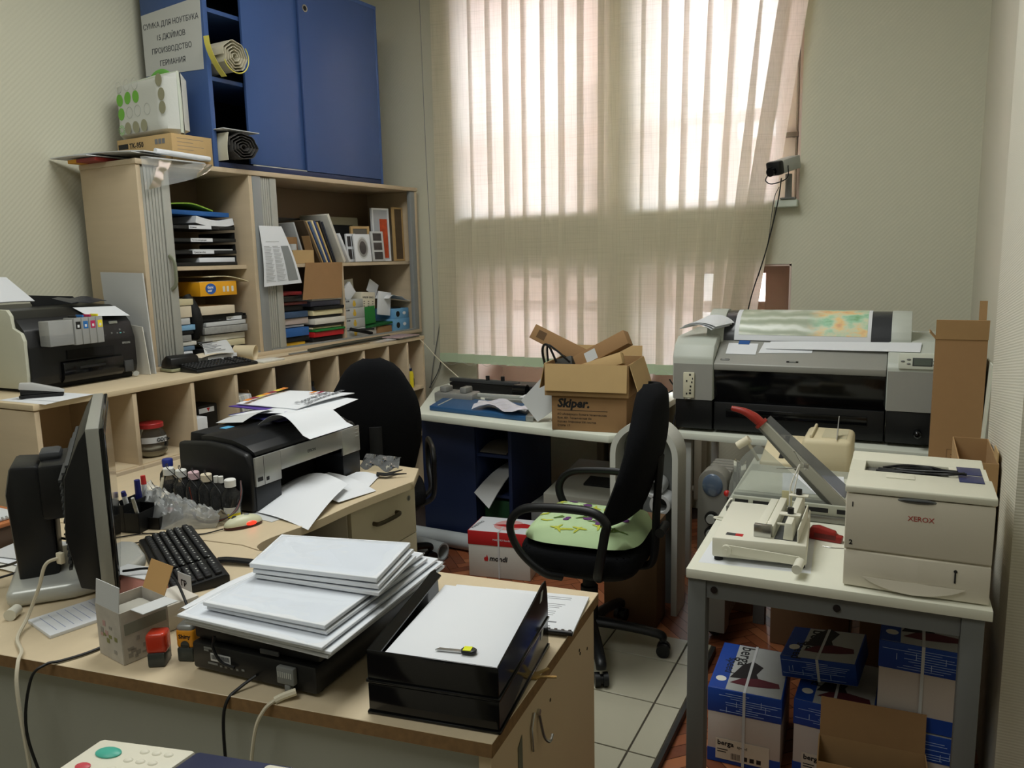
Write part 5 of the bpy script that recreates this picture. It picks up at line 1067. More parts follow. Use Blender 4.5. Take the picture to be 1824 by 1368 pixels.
for i in range(3):
    mb = MB(); mb.patch((-2.30 + .01 * i, 1.20 + .02 * i, 0.753 + .004 * i), (-2.06, 1.21 + .03 * i, 0.753 + .004 * i), (-2.08 + .02 * i, 1.36 + .02 * i, 0.754 + .006 * i), (-2.30, 1.38, 0.754 + .006 * i), nu=3, nv=3, bulge=lambda u, v: 0.004 * math.sin(PI * u)); single('paper_sheet', mb, [PAPER2, PAPER, PAPERG][i], ['cream sheet at the bottom of the papers behind the monitor stand', 'white sheet in the middle of the papers behind the monitor stand', 'greyish sheet on top of the papers behind the monitor stand'][i], 'paper', 'papers behind the monitor stand')

# ------------------------------------------------------------------ scanner with wrapped sheets on it
SM = LM(-1.105, 1.283, DZ, 3.2)
t = thing('flatbed_scanner', 'black flatbed scanner under the stack of wrapped white sheets', 'scanner', M=SM)
w2, l2 = 0.150, 0.237
mb = MB(); mb.box(-w2, w2, -l2, l2, 0.006, 0.062, 0.006); body = obj('body', mb, BLACK, t, local=True)
mb = MB(); mb.box(-w2 - 0.002, w2 + 0.002, -l2 + 0.012, l2, 0.064, 0.098, 0.006); obj('lid', mb, BLACK, t, local=True)
for x in (-0.13, 0.13):
    for y in (-0.21, 0.21):
        mb = MB(); mb.cyl((x, y, 0.0004), (x, y, 0.008), 0.012, n=12); obj('rubber_foot', mb, BLACKM, t, local=True)
mb = MB(); mb.box(-0.102, -0.052, -l2 - 0.0006, -l2, 0.030, 0.046); pl = obj('serial_label', mb, PAPERG, body, local=True)
mb = MB()
for k in range(18): mb.box(-0.099 + k * 0.0025, -0.0976 + k * 0.0025, -l2 - 0.0009, -l2 - 0.0006, 0.034, 0.043)
obj('barcode', mb, INK, pl, local=True)
mb = MB()
for x, z, w_ in ((-0.118, 0.053, .02), (-0.118, 0.048, .012), (-0.11, 0.022, .025), (-0.08, 0.02, .006), (-0.068, 0.02, .006), (-0.054, 0.02, .006), (-0.04, 0.02, .006), (-0.026, 0.022, .007)): mb.box(x, x + w_, -l2 - 0.0006, -l2, z, z + 0.004)
obj('rear_print', mb, GREY, body, local=True)['kind'] = 'stuff'
mb = MB(); mb.box(0.025, 0.07, -l2 - 0.004, -l2, 0.070, 0.080, 0.002); obj('latch', mb, GREYD, body, local=True)
mb = MB(); mb.box(0.068, 0.108, -l2 - 0.012, -l2, 0.022, 0.056, 0.003); mb.box(0.085, 0.098, -l2 - 0.012, -l2, 0.004, 0.022, 0.002); pg = obj('grey_plug', mb, GREY, body, local=True)
mb = MB()
for k in range(7): mb.box(0.072 + k * 0.0048, 0.0745 + k * 0.0048, -l2 - 0.0126, -l2 - 0.0119, 0.036, 0.047)
obj('plug_rib', mb, GREYL, pg, local=True)
def scn(p): return SM @ Vector(p)
cable('usb_cable', [scn((0.10, -l2 - 0.008, 0.012)), scn((0.085, -l2 - 0.04, 0.006)), scn((0.07, -l2 - 0.055, -0.01)), scn((0.055, -l2 - 0.065, -0.05)), scn((0.04, -l2 - 0.07, -0.15)), scn((0.03, -l2 - 0.07, -0.3))], 0.0035, mat('cream cable', (206, 198, 176), 0.5), 'cream cable hanging from the scanner plug over the desk edge')
mb = MB(); mb.tube([scn((0.112, -l2 - 0.012, 0.014)), scn((0.095, -l2 - 0.028, 0.010)), scn((0.085, -l2 - 0.040, 0.006))], 0.007, n=8); single('usb_plug', mb, CREAM, 'cream plug of the scanner cable at the desk edge', 'plug')
cable('power_cable', [scn((0.01, -l2 - 0.002, 0.02)), scn((-0.005, -l2 - 0.03, 0.008)), scn((-0.015, -l2 - 0.055, -0.008)), scn((-0.02, -l2 - 0.065, -0.06)), scn((-0.015, -l2 - 0.07, -0.2)), scn((-0.01, -l2 - 0.07, -0.32))], 0.0032, BLACK, 'black scanner cable hanging over the desk edge')
cable('scanner_lead', [scn((-0.085, -l2 - 0.003, 0.085)), scn((-0.088, -l2 - 0.006, 0.06)), scn((-0.07, -l2 - 0.006, 0.035)), scn((-0.04, -l2 - 0.004, 0.028))], 0.003, BLACK, 'short black lead curving down the scanner back')
# wrapped packs of sheets: (corners, z, height)
WRAP = glassy('clear pack film', (252, 253, 254), 0.95, 0.06)
def pack(c, z, h, label, group):
    p = [Vector((x, y)) for x, y in c]; cen = sum(p, Vector((0, 0))) / 4
    tt = thing('paper_pack', label, 'paper pack', (cen.x, cen.y, z), group=group)
    b = MB(); b.prism([tuple(q) for q in p], z + 0.0003, z + h, bev=0.001, seg=1); obj('sheets', b, PAPER, tt)
    rg = random.Random(int(z * 1e5))
    e = [cen + (q - cen) * 1.02 for q in p]
    def fn(u, v):
        q = e[0] * (1 - u) * (1 - v) + e[1] * u * (1 - v) + e[2] * u * v + e[3] * (1 - u) * v
        ed = min(u, v, 1 - u, 1 - v)
        return Vector((q.x, q.y, z + h + 0.0008 + rg.uniform(0, 0.0009) + 0.0016 * math.sin(9 * u + 6 * v) ** 2 - (0.004 if ed < 0.01 else 0)))
    b = MB(); b.surf(fn, 18, 14); obj('film', b, WRAP, tt)
A3a = [(-1.250, 1.017), (-0.897, 1.024), (-0.930, 1.471), (-1.27, 1.46)]
def shift(c, dx, dy, a=0.0):
    cx = sum(x for x, y in c) / 4; cy = sum(y for x, y in c) / 4; ca, sa = math.cos(R(a)), math.sin(R(a))
    return [(cx + (x - cx) * ca - (y - cy) * sa + dx, cy + (x - cx) * sa + (y - cy) * ca + dy) for x, y in c]
pack(shift(A3a, 0.008, 0.012, -0.8), 0.8505, 0.007, 'wrapped white pack at the very bottom of the stack on the scanner', 'wrapped packs on the scanner')
pack(shift(A3a, 0.012, 0.006, 0.5), 0.861, 0.006, 'second lowest wrapped pack of the stack on the scanner', 'wrapped packs on the scanner')
pack(A3a, 0.870, 0.006, 'third wrapped pack from the bottom, the largest face at the near end', 'wrapped packs on the scanner')
MID = [(-1.208, 1.045), (-0.918, 1.06), (-0.948, 1.44), (-1.235, 1.43)]
pack(shift(MID, 0.006, 0.004, -1), 0.879, 0.007, 'middle wrapped pack just below the glossy creased one', 'wrapped packs on the scanner')
pack(MID, 0.8895, 0.008, 'glossy creased wrapped pack in the middle of the scanner stack', 'wrapped packs on the scanner')
TOPP = [(-1.20, 1.165), (-0.905, 1.205), (-0.955, 1.400), (-1.262, 1.33)]
pack(shift(TOPP, 0.012, 0.0, -2.5), 0.901, 0.008, 'lowest of the three small packs on top of the scanner stack', 'wrapped packs on the scanner')
pack(shift(TOPP, 0.006, 0.002, -1), 0.912, 0.009, 'middle one of the three small packs on top of the scanner stack', 'wrapped packs on the scanner')
pack(TOPP, 0.9245, 0.010, 'topmost small wrapped pack of the scanner stack', 'wrapped packs on the scanner')
mb = MB(); mb.surf(lambda u, v: Vector((-1.265 - 0.045 * v + 0.012 * u, 1.05 + 0.27 * u + 0.02 * v, 0.8695 - 0.02 * v * v + 0.012 * math.sin(PI * u) * v)), 10, 6, 0.0008); single('paper_sheet', mb, PAPER, 'white sheet sticking out and drooping at the left of the wrapped packs', 'paper')

# ------------------------------------------------------------------ black letter trays
TM_ = LM(-0.7035, 1.076, DZ, 8.8)
def letter_tray(zb, label, grp, h, up):
    tt = thing('letter_tray', label, 'letter tray', M=TM_ @ Matrix.Translation((0, 0, zb)), group=grp)
    w_, l_ = 0.123, 0.325
    b = MB(); b.box(-w_, w_, 0, l_, 0.0005, 0.004); obj('bottom', b, BLACKG, tt, local=True)
    b = MB(); b.box(-w_, w_, 0, 0.003, 0.004, h, 0.001); b.box(-w_ - 0.003, w_ + 0.003, -0.003, 0.005, 0.0005, 0.006, 0.002); obj('end_wall', b, BLACKG, tt, local=True)
    for s in (-1, 1):
        b = MB(); pr = [(0.0, 0.004), (0.0, h), (0.22, h + up * 0.7), (0.29, h + up), (0.312, h + up * 0.9), (0.322, h), (l_, 0.03), (l_, 0.004)]
        x0 = s * w_; b.prism(pr, min(x0, x0 - s * 0.003), max(x0, x0 - s * 0.003), 'x', 0.001, seg=1)
        b.box(min(x0, x0 + s * 0.003), max(x0, x0 + s * 0.003), 0, l_, 0.0005, 0.006, 0.001)
        if s < 0 and up: b.prism([(x0 + 0.003, 0), (x0 + 0.003, -0.003), (x0 + 0.020, -0.012), (x0 + 0.020, -0.009)], 0.003, 0.30, 'y', M=Matrix.Translation((0, 0, h)) @ Matrix.Rotation(math.atan(up / 0.30), 4, 'X'))
        sw = obj('side_wall', b, BLACKG, tt, local=True)
        if s > 0:
            z_ = h + up * 0.5 - 0.016; b = MB(); b.prism([(0.262, z_), (0.276, z_), (0.288, z_ + 0.018), (0.274, z_ + 0.018)], x0 + 0.0002, x0 + 0.0008, 'x'); obj('label_window', b, PAPERG, sw, local=True)
    return tt
letter_tray(0.0, 'lower black letter tray of the two stacked on the foreground desk', 'black letter trays on the desk', 0.0585, 0.0)
letter_tray(0.0605, 'upper black letter tray holding white paper on the foreground desk', 'black letter trays on the desk', 0.061, 0.030)
mb = MB(); mb.prism([(0.012, 0.065), (0.012, 0.1075), (0.10, 0.1105), (0.312, 0.116), (0.312, 0.065)], -0.100, 0.117, 'x', 0.001, M=TM_); single('paper_stack', mb, PAPER, 'thick stack of blank white paper filling the upper black letter tray', 'paper')
KM = TM_ @ Matrix.Translation((0.03, 0.055, 0.1105)) @ Matrix.Rotation(R(4), 4, 'Z')
t = thing('car_key', 'key with black head and neon yellow tag on the paper in the letter tray', 'key', M=KM)
mb = MB(); mb.prism([(-0.042, -0.004), (-0.036, 0.004), (0.01, 0.004), (0.01, -0.004)], 0.0005, 0.003); obj('blade', mb, STEEL, t, local=True)
mb = MB(); mb.prism([(0.008, -0.009), (0.005, 0.0), (0.008, 0.009), (0.028, 0.010), (0.034, 0.004), (0.034, -0.004), (0.028, -0.010)], 0.0004, 0.007, 'z', 0.002); hd = obj('head', mb, BLACK, t, local=True)
mb = MB(); mb.box(0.010, 0.025, -0.008, 0.008, 0.007, 0.0085, 0.001); obj('neon_tag', mb, mat('neon yellow', (226, 232, 20), 0.5), hd, local=True)
# spiral bound booklet and loose sheets at the far right corner
mb = MB(); mb.patch((-0.93, 1.40, 0.7515), (-0.70, 1.43, 0.7515), (-0.755, 1.65, 0.752), (-0.965, 1.61, 0.752), nu=3, nv=3); single('paper_sheet', mb, PAPER, 'blank white sheet on the desk behind the letter tray', 'paper')
NB = frame((-0.80, 1.425, 0.7528), (0.2, 0.035, 0), (-0.05, 0.2, 0))
t = thing('bound_booklet', 'black comb bound white booklet at the far right corner of the foreground desk', 'booklet', M=NB)
mb = MB(); mb.box(0, 0.205, 0.012, 0.20, 0.0002, 0.006, 0.0005); obj('pages', mb, PAPER, t, local=True)
mb = MB(); mb.cyl((0.0, 0.008, 0.006), (0.205, 0.008, 0.006), 0.0055, n=10)
for k in range(13): mb.box(0.008 + k * 0.0155, 0.015 + k * 0.0155, 0.006, 0.021, 0.0058, 0.0085, 0.001)
obj('comb_spine', mb, BLACK, t, local=True)
mb = MB()
rg = random.Random(2)
for k in range(11): mb.box(0.05, 0.05 + rg.uniform(0.06, 0.12), 0.18 - k * 0.0095, 0.1815 - k * 0.0095, 0.0061, 0.0064)
mb.box(0.12, 0.16, 0.05, 0.055, 0.0061, 0.0064); mb.box(0.125, 0.15, 0.03, 0.034, 0.0061, 0.0064); mb.box(0.02, 0.04, 0.12, 0.123, 0.0061, 0.0064)
obj('page_lettering', mb, INKG, t, local=True)
t = thing('key_bunch', 'two brass keys on a ring at the right edge of the foreground desk', 'keys', (-0.606, 1.30, DZ))
for a, l in ((20, 0.05), (62, 0.045)):
    mk = LM(-0.612, 1.285, DZ + 0.001 + a * 2e-5, a); mb = MB(); mb.prism([(0.0, -0.009), (-0.006, 0.0), (0.0, 0.009), (0.012, 0.010), (0.018, 0.004), (l, 0.004), (l, -0.002), (0.018, -0.004), (0.012, -0.010)], 0.0, 0.002, M=mk); obj('key', mb, BRASS, t)
mb = MB(); mb.lathe([(0.008, 0), (0.0095, 0.0012), (0.011, 0), (0.0095, -0.0012), (0.008, 0)], (-0.622, 1.279, DZ + 0.0042), 20); obj('ring', mb, BRASS, t)

# ------------------------------------------------------------------ left part of the foreground desk
BXM = LM(-1.45, 1.09, DZ, 22)   # open carton
t = thing('open_carton', 'worn white carton with open flaps and a round pot inside', 'box', M=LM(-1.425, 1.05, DZ, -10))
WC = mat('worn printed carton', (186, 180, 170), 0.7, var=0.3, vscale=(28, 28, 28)); INS = mat('carton kraft inside', (190, 150, 96), 0.8)
wx, wy, hz = 0.048, 0.05, 0.112
mb = MB()
for s in (-1, 1): mb.box(s * wx - 0.0012, s * wx + 0.0012, -wy, wy, 0.001, hz); mb.box(-wx, wx, s * wy - 0.0012, s * wy + 0.0012, 0.001, hz)
mb.box(-wx, wx, -wy, wy, 0.001, 0.003); cw = obj('walls', mb, WC, t, local=True)
def flap(o, xd, up, l, w_, m): b = MB(); b.box(-w_ / 2, w_ / 2, 0, l, -0.0008, 0.0008, M=frame(o, xd, up)); return obj('flap', b, m, t, local=True)
flap((0, -wy, hz), (1, 0, 0), (0, 0.12, 1), 0.052, 0.092, PAPERG); flap((0, wy, hz), (1, 0, 0), (0, 0.45, 1), 0.062, 0.085, INS)
flap((wx, 0.01, hz), (0, 1, 0), (1, 0.1, 0.05), 0.05, 0.075, PAPERG)
mb = MB(); mb.box(-0.042, 0.042, -0.044, 0.044, 0.015, 0.096, 0.012); obj('inner_pot', mb, mat('grey pot', (170, 168, 158), 0.5), t, local=True)
PCO = [mat('carton band', (134, 136, 124), 0.7), mat('carton print olive', (130, 130, 80), 0.7), mat('carton print rose', (186, 150, 146), 0.7), mat('carton print grey', (150, 146, 138), 0.7)]
rg = random.Random(9); mb = MB(); mb.box(wx + 0.0012, wx + 0.0018, -0.044, 0.046, 0.062, 0.086)
for k in range(14): x, z = rg.uniform(-0.042, 0.03), rg.uniform(0.008, 0.052); mb.mi = 3; mb.box(wx + 0.0012, wx + 0.0018, x, x + rg.uniform(.006, .014), z, z + rg.uniform(.003, .010))
obj('carton_print', mb, PCO, cw, local=True)
mb = MB()
for k in range(10): x, z = rg.uniform(-0.042, 0.030), rg.uniform(0.012, 0.07); mb.mi = 1 + k % 3; mb.box(x, x + 0.011, -wy - 0.0018, -wy - 0.0012, z, z + rg.uniform(.006, .012))
obj('carton_print', mb, PCO, cw, local=True)
def stamp(M, c1, label, extra):
    tt = thing('self_inking_stamp', label, 'stamp', M=M)
    b = MB(); b.box(-0.017, 0.017, -0.022, 0.022, 0.001, 0.030, 0.003); obj('base', b, mat('stamp smoke base', (52, 58, 56), 0.3), tt, local=True)
    b = MB(); b.box(-0.020, 0.020, -0.019, 0.019, 0.026, 0.070, 0.008, seg=3); sh = obj('shell', b, c1, tt, local=True)
    extra(tt, sh)
def ex1(tt, sh): b = MB(); b.box(-0.0205, -0.0195, -0.012, 0.012, 0.034, 0.058, 0.0005); obj('side_inset', b, mat('deep red', (120, 26, 18), 0.35), sh, local=True)
def ex2(tt, sh):
    b = MB(); b.box(-0.019, 0.019, -0.018, 0.018, 0.060, 0.078, 0.008, seg=3); obj('top_window', b, SILVER, sh, local=True)
    b = MB(); b.cyl((0, -0.0192, 0.036), (0, -0.0206, 0.036), 0.009, n=16); b.box(-0.009, 0.009, -0.0206, -0.0192, 0.026, 0.036); obj('arch_cutout', b, mat('stamp smoke base', (52, 58, 56), 0.3), sh, local=True)
    text('maker_lettering', 'Shiny', 0.011, frame((-0.012, -0.0196, 0.050), (1, 0, 0), (0, 0, 1)), INK, sh) if False else None
    b = MB(); text_bm(b, 'Shiny', 0.012, frame((-0.013, -0.0193, 0.050), (1, 0, 0), (0, 0, 1)), bold=0.0003); obj('maker_lettering', b, INK, sh, local=True, flat=True)
stamp(LM(-1.330, 1.032, DZ, 32), mat('red clear plastic', (190, 56, 34), 0.25), 'red self inking stamp in front of the open carton', ex1)
stamp(LM(-1.290, 1.075, DZ, 20), mat('amber plastic', (224, 150, 36), 0.35), 'yellow orange stamp between the open carton and the scanner', ex2)
# notepad, glue cap, pink block, tea box behind
t = thing('notepad', 'white printed notepad lying at the front edge left of the carton', 'notepad', M=frame((-1.765, 1.035, DZ + 0.0003), (0.125, -0.03, 0), (0.03, 0.125, 0)))
mb = MB(); mb.box(0, 0.128, 0, 0.17, 0, 0.008, 0.0006); obj('pages', mb, PAPER, t, local=True)
mb = MB()
for k in range(7): mb.box(0.012, 0.11, 0.02 + k * 0.018, 0.0215 + k * 0.018, 0.008, 0.0082)
mb.box(0.05, 0.10, 0.15, 0.157, 0.008, 0.0082); obj('page_lettering', mb, mat('pale blue ink', (150, 160, 190), 0.7), t, local=True)
mb = MB(); mb.cyl((-1.835, 1.055, DZ + 0.013), (-1.815, 1.025, DZ + 0.0135), 0.0125, 0.0135, n=18); single('bottle_cap', mb, mat('white cap plastic', (216, 214, 198), 0.4), 'small white cap lying on its side at the left desk rim', 'cap')
PM_ = LM(-1.625, 1.222, DZ, 2)
mb = MB(); mb.box(-0.065, 0.075, -0.022, 0.022, 0.002, 0.072, 0.003, M=PM_); single('pink_block', mb, mat('pink card', (216, 150, 140), 0.7), 'pink paper block standing behind the open carton', 'paper block')
mb = MB(); mb.patch(*[PM_ @ Vector(p) for p in ((-0.07, -0.024, 0.074), (0.08, -0.024, 0.074), (0.085, 0.028, 0.082), (-0.065, 0.028, 0.076))], nu=4, nv=2, th=0.002); single('paper_sheet', mb, PAPERG, 'grey white slip lying on the pink block', 'paper')
mb = MB(); mb.box(0.0, 0.055, 0.0, 0.001, 0.0, 0.075, M=LM(-1.535, 1.262, DZ + 0.001, -10)); pc = single('price_card', mb, PAPERG, 'printed card with black letters standing beside the keyboard', 'card')
b = MB(); text_bm(b, 'ГР', 0.02, frame(LM(-1.535, 1.262, DZ, -10) @ Vector((0.012, -0.0006, 0.045)), (0.985, -0.174, 0), (0, 0, 1)), bold=0.0005); obj('lettering', b, INK, pc, flat=True)
mb = MB(); mb.box(-0.048, 0.05, -0.035, 0.04, 0.001, 0.06, 0.002, M=LM(-1.465, 1.18, DZ, -12)); single('white_box', mb, mat('white carton', (206, 200, 188), 0.7), 'low white box behind the open carton', 'box')
mb = MB(); mb.sph((-1.705, 1.262, DZ + 0.0165), 0.016, n=12); single('eraser', mb, mat('hot pink', (226, 70, 120), 0.5), 'small hot pink lump between monitor foot and pink block', 'eraser')
mb = MB(); mb.box(-0.03, 0.03, -0.02, 0.02, 0.0, 0.055, 0.001, M=LM(-1.53, 1.09, DZ + 0.010, 30) @ Matrix.Rotation(R(-25), 4, 'X')); single('matchbox', mb, mat('dark printed card', (70, 70, 60), 0.6, var=0.5, vscale=(60, 60, 60)), 'small dark printed box leaning left of the open carton', 'box')

# ------------------------------------------------------------------ copier in the bottom left corner
CM_ = Matrix.Translation((-0.979, 0.655, 0.90)) @ Matrix.Rotation(R(13.5), 4, 'Z')
t = thing('photocopier', 'beige and navy photocopier control panel at the bottom of the picture', 'photocopier', M=CM_ @ Matrix.Translation((0, 0, -0.90)))
mb = MB(); mb.prism([(0.0, 0.0), (0.39, 0.0), (0.40, -0.45), (-0.03, -0.45)], 0.031, 0.80, 'z', 0.01); obj('cabinet', mb, LB1, t, local=True)
TILTC = Matrix.Translation((0, 0, 0.90)) @ Matrix.Rotation(R(0), 4, 'X')
PCM = mat('copier beige panel', (222, 218, 200), 0.45)
mb = MB(); mb.prism([(0.0, 0.0), (0.15, 0.0), (0.135, -0.06), (0.09, -0.20), (-0.03, -0.20)], -0.10, 0.0, 'z', 0.006, M=TILTC); kp = obj('key_panel', mb, PCM, t, local=True)
mb = MB(); mb.prism([(0.1505, 0.0), (0.30, -0.006), (0.30, -0.20), (0.0905, -0.20), (0.1355, -0.06)], -0.10, -0.001, 'z', 0.005, M=TILTC); nv = obj('navy_panel', mb, mat('copier navy', (38, 44, 74), 0.45), t, local=True)
mb = MB(); mb.prism([(0.262, -0.012), (0.42, -0.02), (0.42, -0.20), (0.25, -0.20)], -0.08, 0.004, 'z', 0.006, M=TILTC); obj('side_panel', mb, PCM, t, local=True)
mb = MB(); mb.sph((0.035, -0.030, 0.901), 0.019, 1.0, 0.62, 0.22, 18); obj('start_button', mb, mat('teal button', (70, 170, 150), 0.4), kp, local=True)
mb = MB(); mb.sph((0.022, -0.062, 0.901), 0.011, 1.0, 0.7, 0.25, 14); obj('stop_button', mb, mat('red button', (196, 70, 80), 0.4), kp, local=True)
for r_ in range(4):
    for c in range(3):
        mb = MB(); mb.sph((0.082 + c * 0.0185 - r_ * 0.010, -0.018 - r_ * 0.020, 0.900), 0.0072, 1.0, 0.75, 0.35, 12); obj('key', mb, PCM, kp, local=True)
mb = MB(); mb.sph((0.16, -0.075, 0.899), 0.012, 1.3, 0.8, 0.25, 12); obj('power_button', mb, mat('navy button', (24, 28, 48), 0.4), nv, local=True)
# ------------------------------------------------------------------ contents of the roller cabinet (cabinet coordinates)
def lsingle(nm, b, m, label, cat, group=None, **k):
    bmesh.ops.transform(b.bm, matrix=CABM, verts=b.bm.verts[:]); return single(nm, b, m, label, cat, group, **k)
def lthing(nm, label, cat, x, y, z, group=None): return thing(nm, label, cat, M=CABM @ Matrix.Translation((x, y, z)), group=group)
SH1, SH2 = 1.548, TZ0 + 0.022
SMOKE = mat('smoke tray plastic', (34, 35, 36), 0.3)
def stray(s0, s1, z, label, group, tag_=None, lab='', h=0.05, x0=-0.36, x1=-0.075):
    t = lthing('letter_tray', label, 'letter tray', (x0 + x1) / 2, (s0 + s1) / 2, z, group)
    lbox('bottom', SMOKE, t, x0, x1, s0, s1, z + 0.0005, z + 0.004)
    for y0, y1 in ((s0, s0 + 0.003), (s1 - 0.003, s1)): lbox('side_wall', SMOKE, t, x0, x1 - 0.004, y0, y1, z + 0.004, z + h)
    fr = lbox('front_lip', SMOKE, t, x1 - 0.003, x1, s0, s1, z + 0.0005, z + 0.018)
    if tag_:
        a, b_ = tag_; lb = lbox('label', PAPER, fr, x1 + 0.0002, x1 + 0.001, a, b_, z + 0.001, z + 0.019)
        b = LB(); text_bm(b, lab, 0.011, frame((x1 + 0.0013, a + 0.006, z + 0.006), (0, 1, 0), (0, 0, 1))); b.fin('lettering', INK, lb, flat=True)
    return t
GT = 'letter trays on the upper left shelf'
stray(0.20, 0.60, 1.5485, 'lowest letter tray on the upper left cabinet shelf', GT)
stray(0.20, 0.60, 1.607, 'second letter tray from the bottom with a white label, upper left shelf', GT, (0.325, 0.455), 'Приказы общ')
stray(0.20, 0.60, 1.667, 'third letter tray from the bottom with a white label, upper left shelf', GT, (0.32, 0.452), 'Почта входящая')
stray(0.20, 0.60, 1.730, 'topmost letter tray of the upper left shelf, with a short label', GT, (0.315, 0.45), 'Бланки')
def lp(nm, m, label, cat, x0, x1, s0, s1, z0, z1, group=None, bev=0.0015, tilt=0.0, rz=0.0):
    b = LB(); b.box(-(x1 - x0) / 2, (x1 - x0) / 2, -(s1 - s0) / 2, (s1 - s0) / 2, 0, z1 - z0, bev, M=Matrix.Translation(((x0 + x1) / 2, (s0 + s1) / 2, z0)) @ Matrix.Rotation(R(rz), 4, 'Z') @ Matrix.Rotation(R(tilt), 4, 'X')); return lsingle(nm, b, m, label, cat, group)
lp('paper_pack', PAPER, 'white paper pack in the lowest letter tray of the upper left shelf', 'paper', -0.35, -0.085, 0.37, 0.595, 1.553, 1.589)
lp('paper_stack', PAPERG, 'thin grey papers in the second lowest letter tray', 'paper', -0.35, -0.085, 0.34, 0.585, 1.6115, 1.632)
lp('paper_stack', PAPER2, 'few sheets in the third letter tray of the upper left shelf', 'paper', -0.35, -0.085, 0.33, 0.585, 1.6715, 1.678)
b = LB(); b.surf(lambda u, v: Vector((-0.35 + 0.275 * u, 0.365 + 0.225 * v, 1.792 - 0.02 * math.sin(PI * v * 0.9) + 0.004)), 2, 8, 0.034); lsingle('paper_pack', b, PAPER, 'thick bent white paper block in the topmost letter tray', 'paper')
lp('folder', PBLUE, 'blue folder above the bent white paper block, upper left shelf', 'folder', -0.36, -0.10, 0.21, 0.59, 1.800, 1.822, tilt=-1)
b = LB(); b.surf(lambda u, v: Vector((-0.35 + 0.25 * u, 0.22 + 0.27 * v, 1.853 + 0.008 * math.sin(PI * v) - (0.025 * max(0, v - 0.55) / .45))), 2, 8, 0.006); lsingle('folder', b, mat('lime folder', (136, 176, 60), 0.5), 'lime green folder on top of the blue folder, upper left shelf', 'folder')
lp('white_pad', PAPER, 'white small pad beside the shutter handle on the upper left shelf', 'paper', -0.12, -0.063, 0.135, 0.19, 1.549, 1.575)
# lower left bay, right hand pile from bottom to top
b0 = SH2 + 0.0003
GA = 'pile on the right of the lower left bay'
items = [('book', BLACKM, 0.33, 0.60, 0.045, 'black flat book at the bottom of the lower left bay'), ('paper_stack', mat('buff paper', (206, 196, 160), 0.8), 0.40, 0.60, 0.032, 'buff paper stack above the black book, lower left bay'),
 ('paper_stack', PAPER2, 0.35, 0.612, 0.03, 'off white paper stack above the buff one, lower left bay'), ('paper_stack', mat('grey newsprint', (150, 150, 146), 0.8, var=0.3, vscale=(40, 40, 40)), 0.345, 0.615, 0.035, 'grey printed papers in the middle of the pile, lower left bay'),
 ('paper_stack', PAPERG, 0.36, 0.615, 0.020, 'grey white papers just below the black folder, lower left bay'), ('folder', BLACKM, 0.34, 0.61, 0.03, 'thick black folder below the cream papers, lower left bay'), ('paper_stack', mat('cream pulp paper', (214, 202, 178), 0.8), 0.33, 0.54, 0.042, 'cream paper stack directly under the yellow carton')]
z = b0
for i, (n, m, a, c, h, l) in enumerate(items):
    lp(n, m, l, 'papers' if n != 'book' and n != 'folder' else n, -0.36, -0.05 - 0.012 * (i % 3), a, c, z, z + h, rz=(i % 3 - 1) * 1.2); z += h + 0.003
    if i in (2, 4):
        stray(0.33, 0.635, z, ['lower dark letter tray in the lower left bay', 'upper dark letter tray in the lower left bay'][i // 4], 'letter trays in the lower left bay', (0.50, 0.60) if i == 4 else None, 'Лом', h=0.03); z += 0.0045
yz = max(z, 1.396)
t = lthing('carton', 'yellow carton with a round blue emblem, torn open, in the lower left bay', 'box', -0.12, 0.45, yz)
YC = mat('carton orange yellow', (232, 166, 30), 0.5)
lbox('box', YC, t, -0.26, -0.055, 0.335, 0.565, yz, yz + 0.072, bev=0.001)
fp = frame((-0.0545, 0.40, yz + 0.036), (0, 1, 0), (0, 0, 1))
b = LB(); b.lathe([(0, 0), (0.03, 0), (0.03, 0.0006), (0, 0.0006)], n=24, M=fp @ Matrix.Diagonal((1.1, 0.9, 1, 1))); em = b.fin('emblem', mat('emblem blue', (40, 90, 170), 0.5), t)
b = LB(); text_bm(b, 'балк\nмаг', 0.016, fp @ Matrix.Translation((-0.02, 0.002, 0.0008)), bold=0.0006); b.fin('emblem_lettering', PAPER, em, flat=True)
b = LB(); [b.box(-0.0545, -0.0540, y, y + 0.014, yz + 0.018, yz + 0.046) for y in (0.475, 0.50, 0.53)]; b.fin('printed_symbol', PAPER2, t)
for y0, y1, tl in ((0.335, 0.46, 25), (0.462, 0.566, 40)):
    b = LB(); b.box(-0.06, 0.0, y0, y1, -0.0008, 0.0008, M=Matrix.Translation((-0.058, 0, yz + 0.073)) @ Matrix.Rotation(R(-tl + 20), 4, 'Y')); b.fin('flap', PAPER2, t)
b = LB(); b.surf(lambda u, v: Vector((-0.30 + 0.26 * u, 0.385 + 0.25 * v, yz + 0.098 + 0.014 * math.sin(PI * v) - 0.03 * v)), 4, 8, 0.004); lsingle('paper_stack', b, mat('buff paper', (206, 196, 160), 0.8), 'buff sheets lying on the open yellow carton', 'papers')
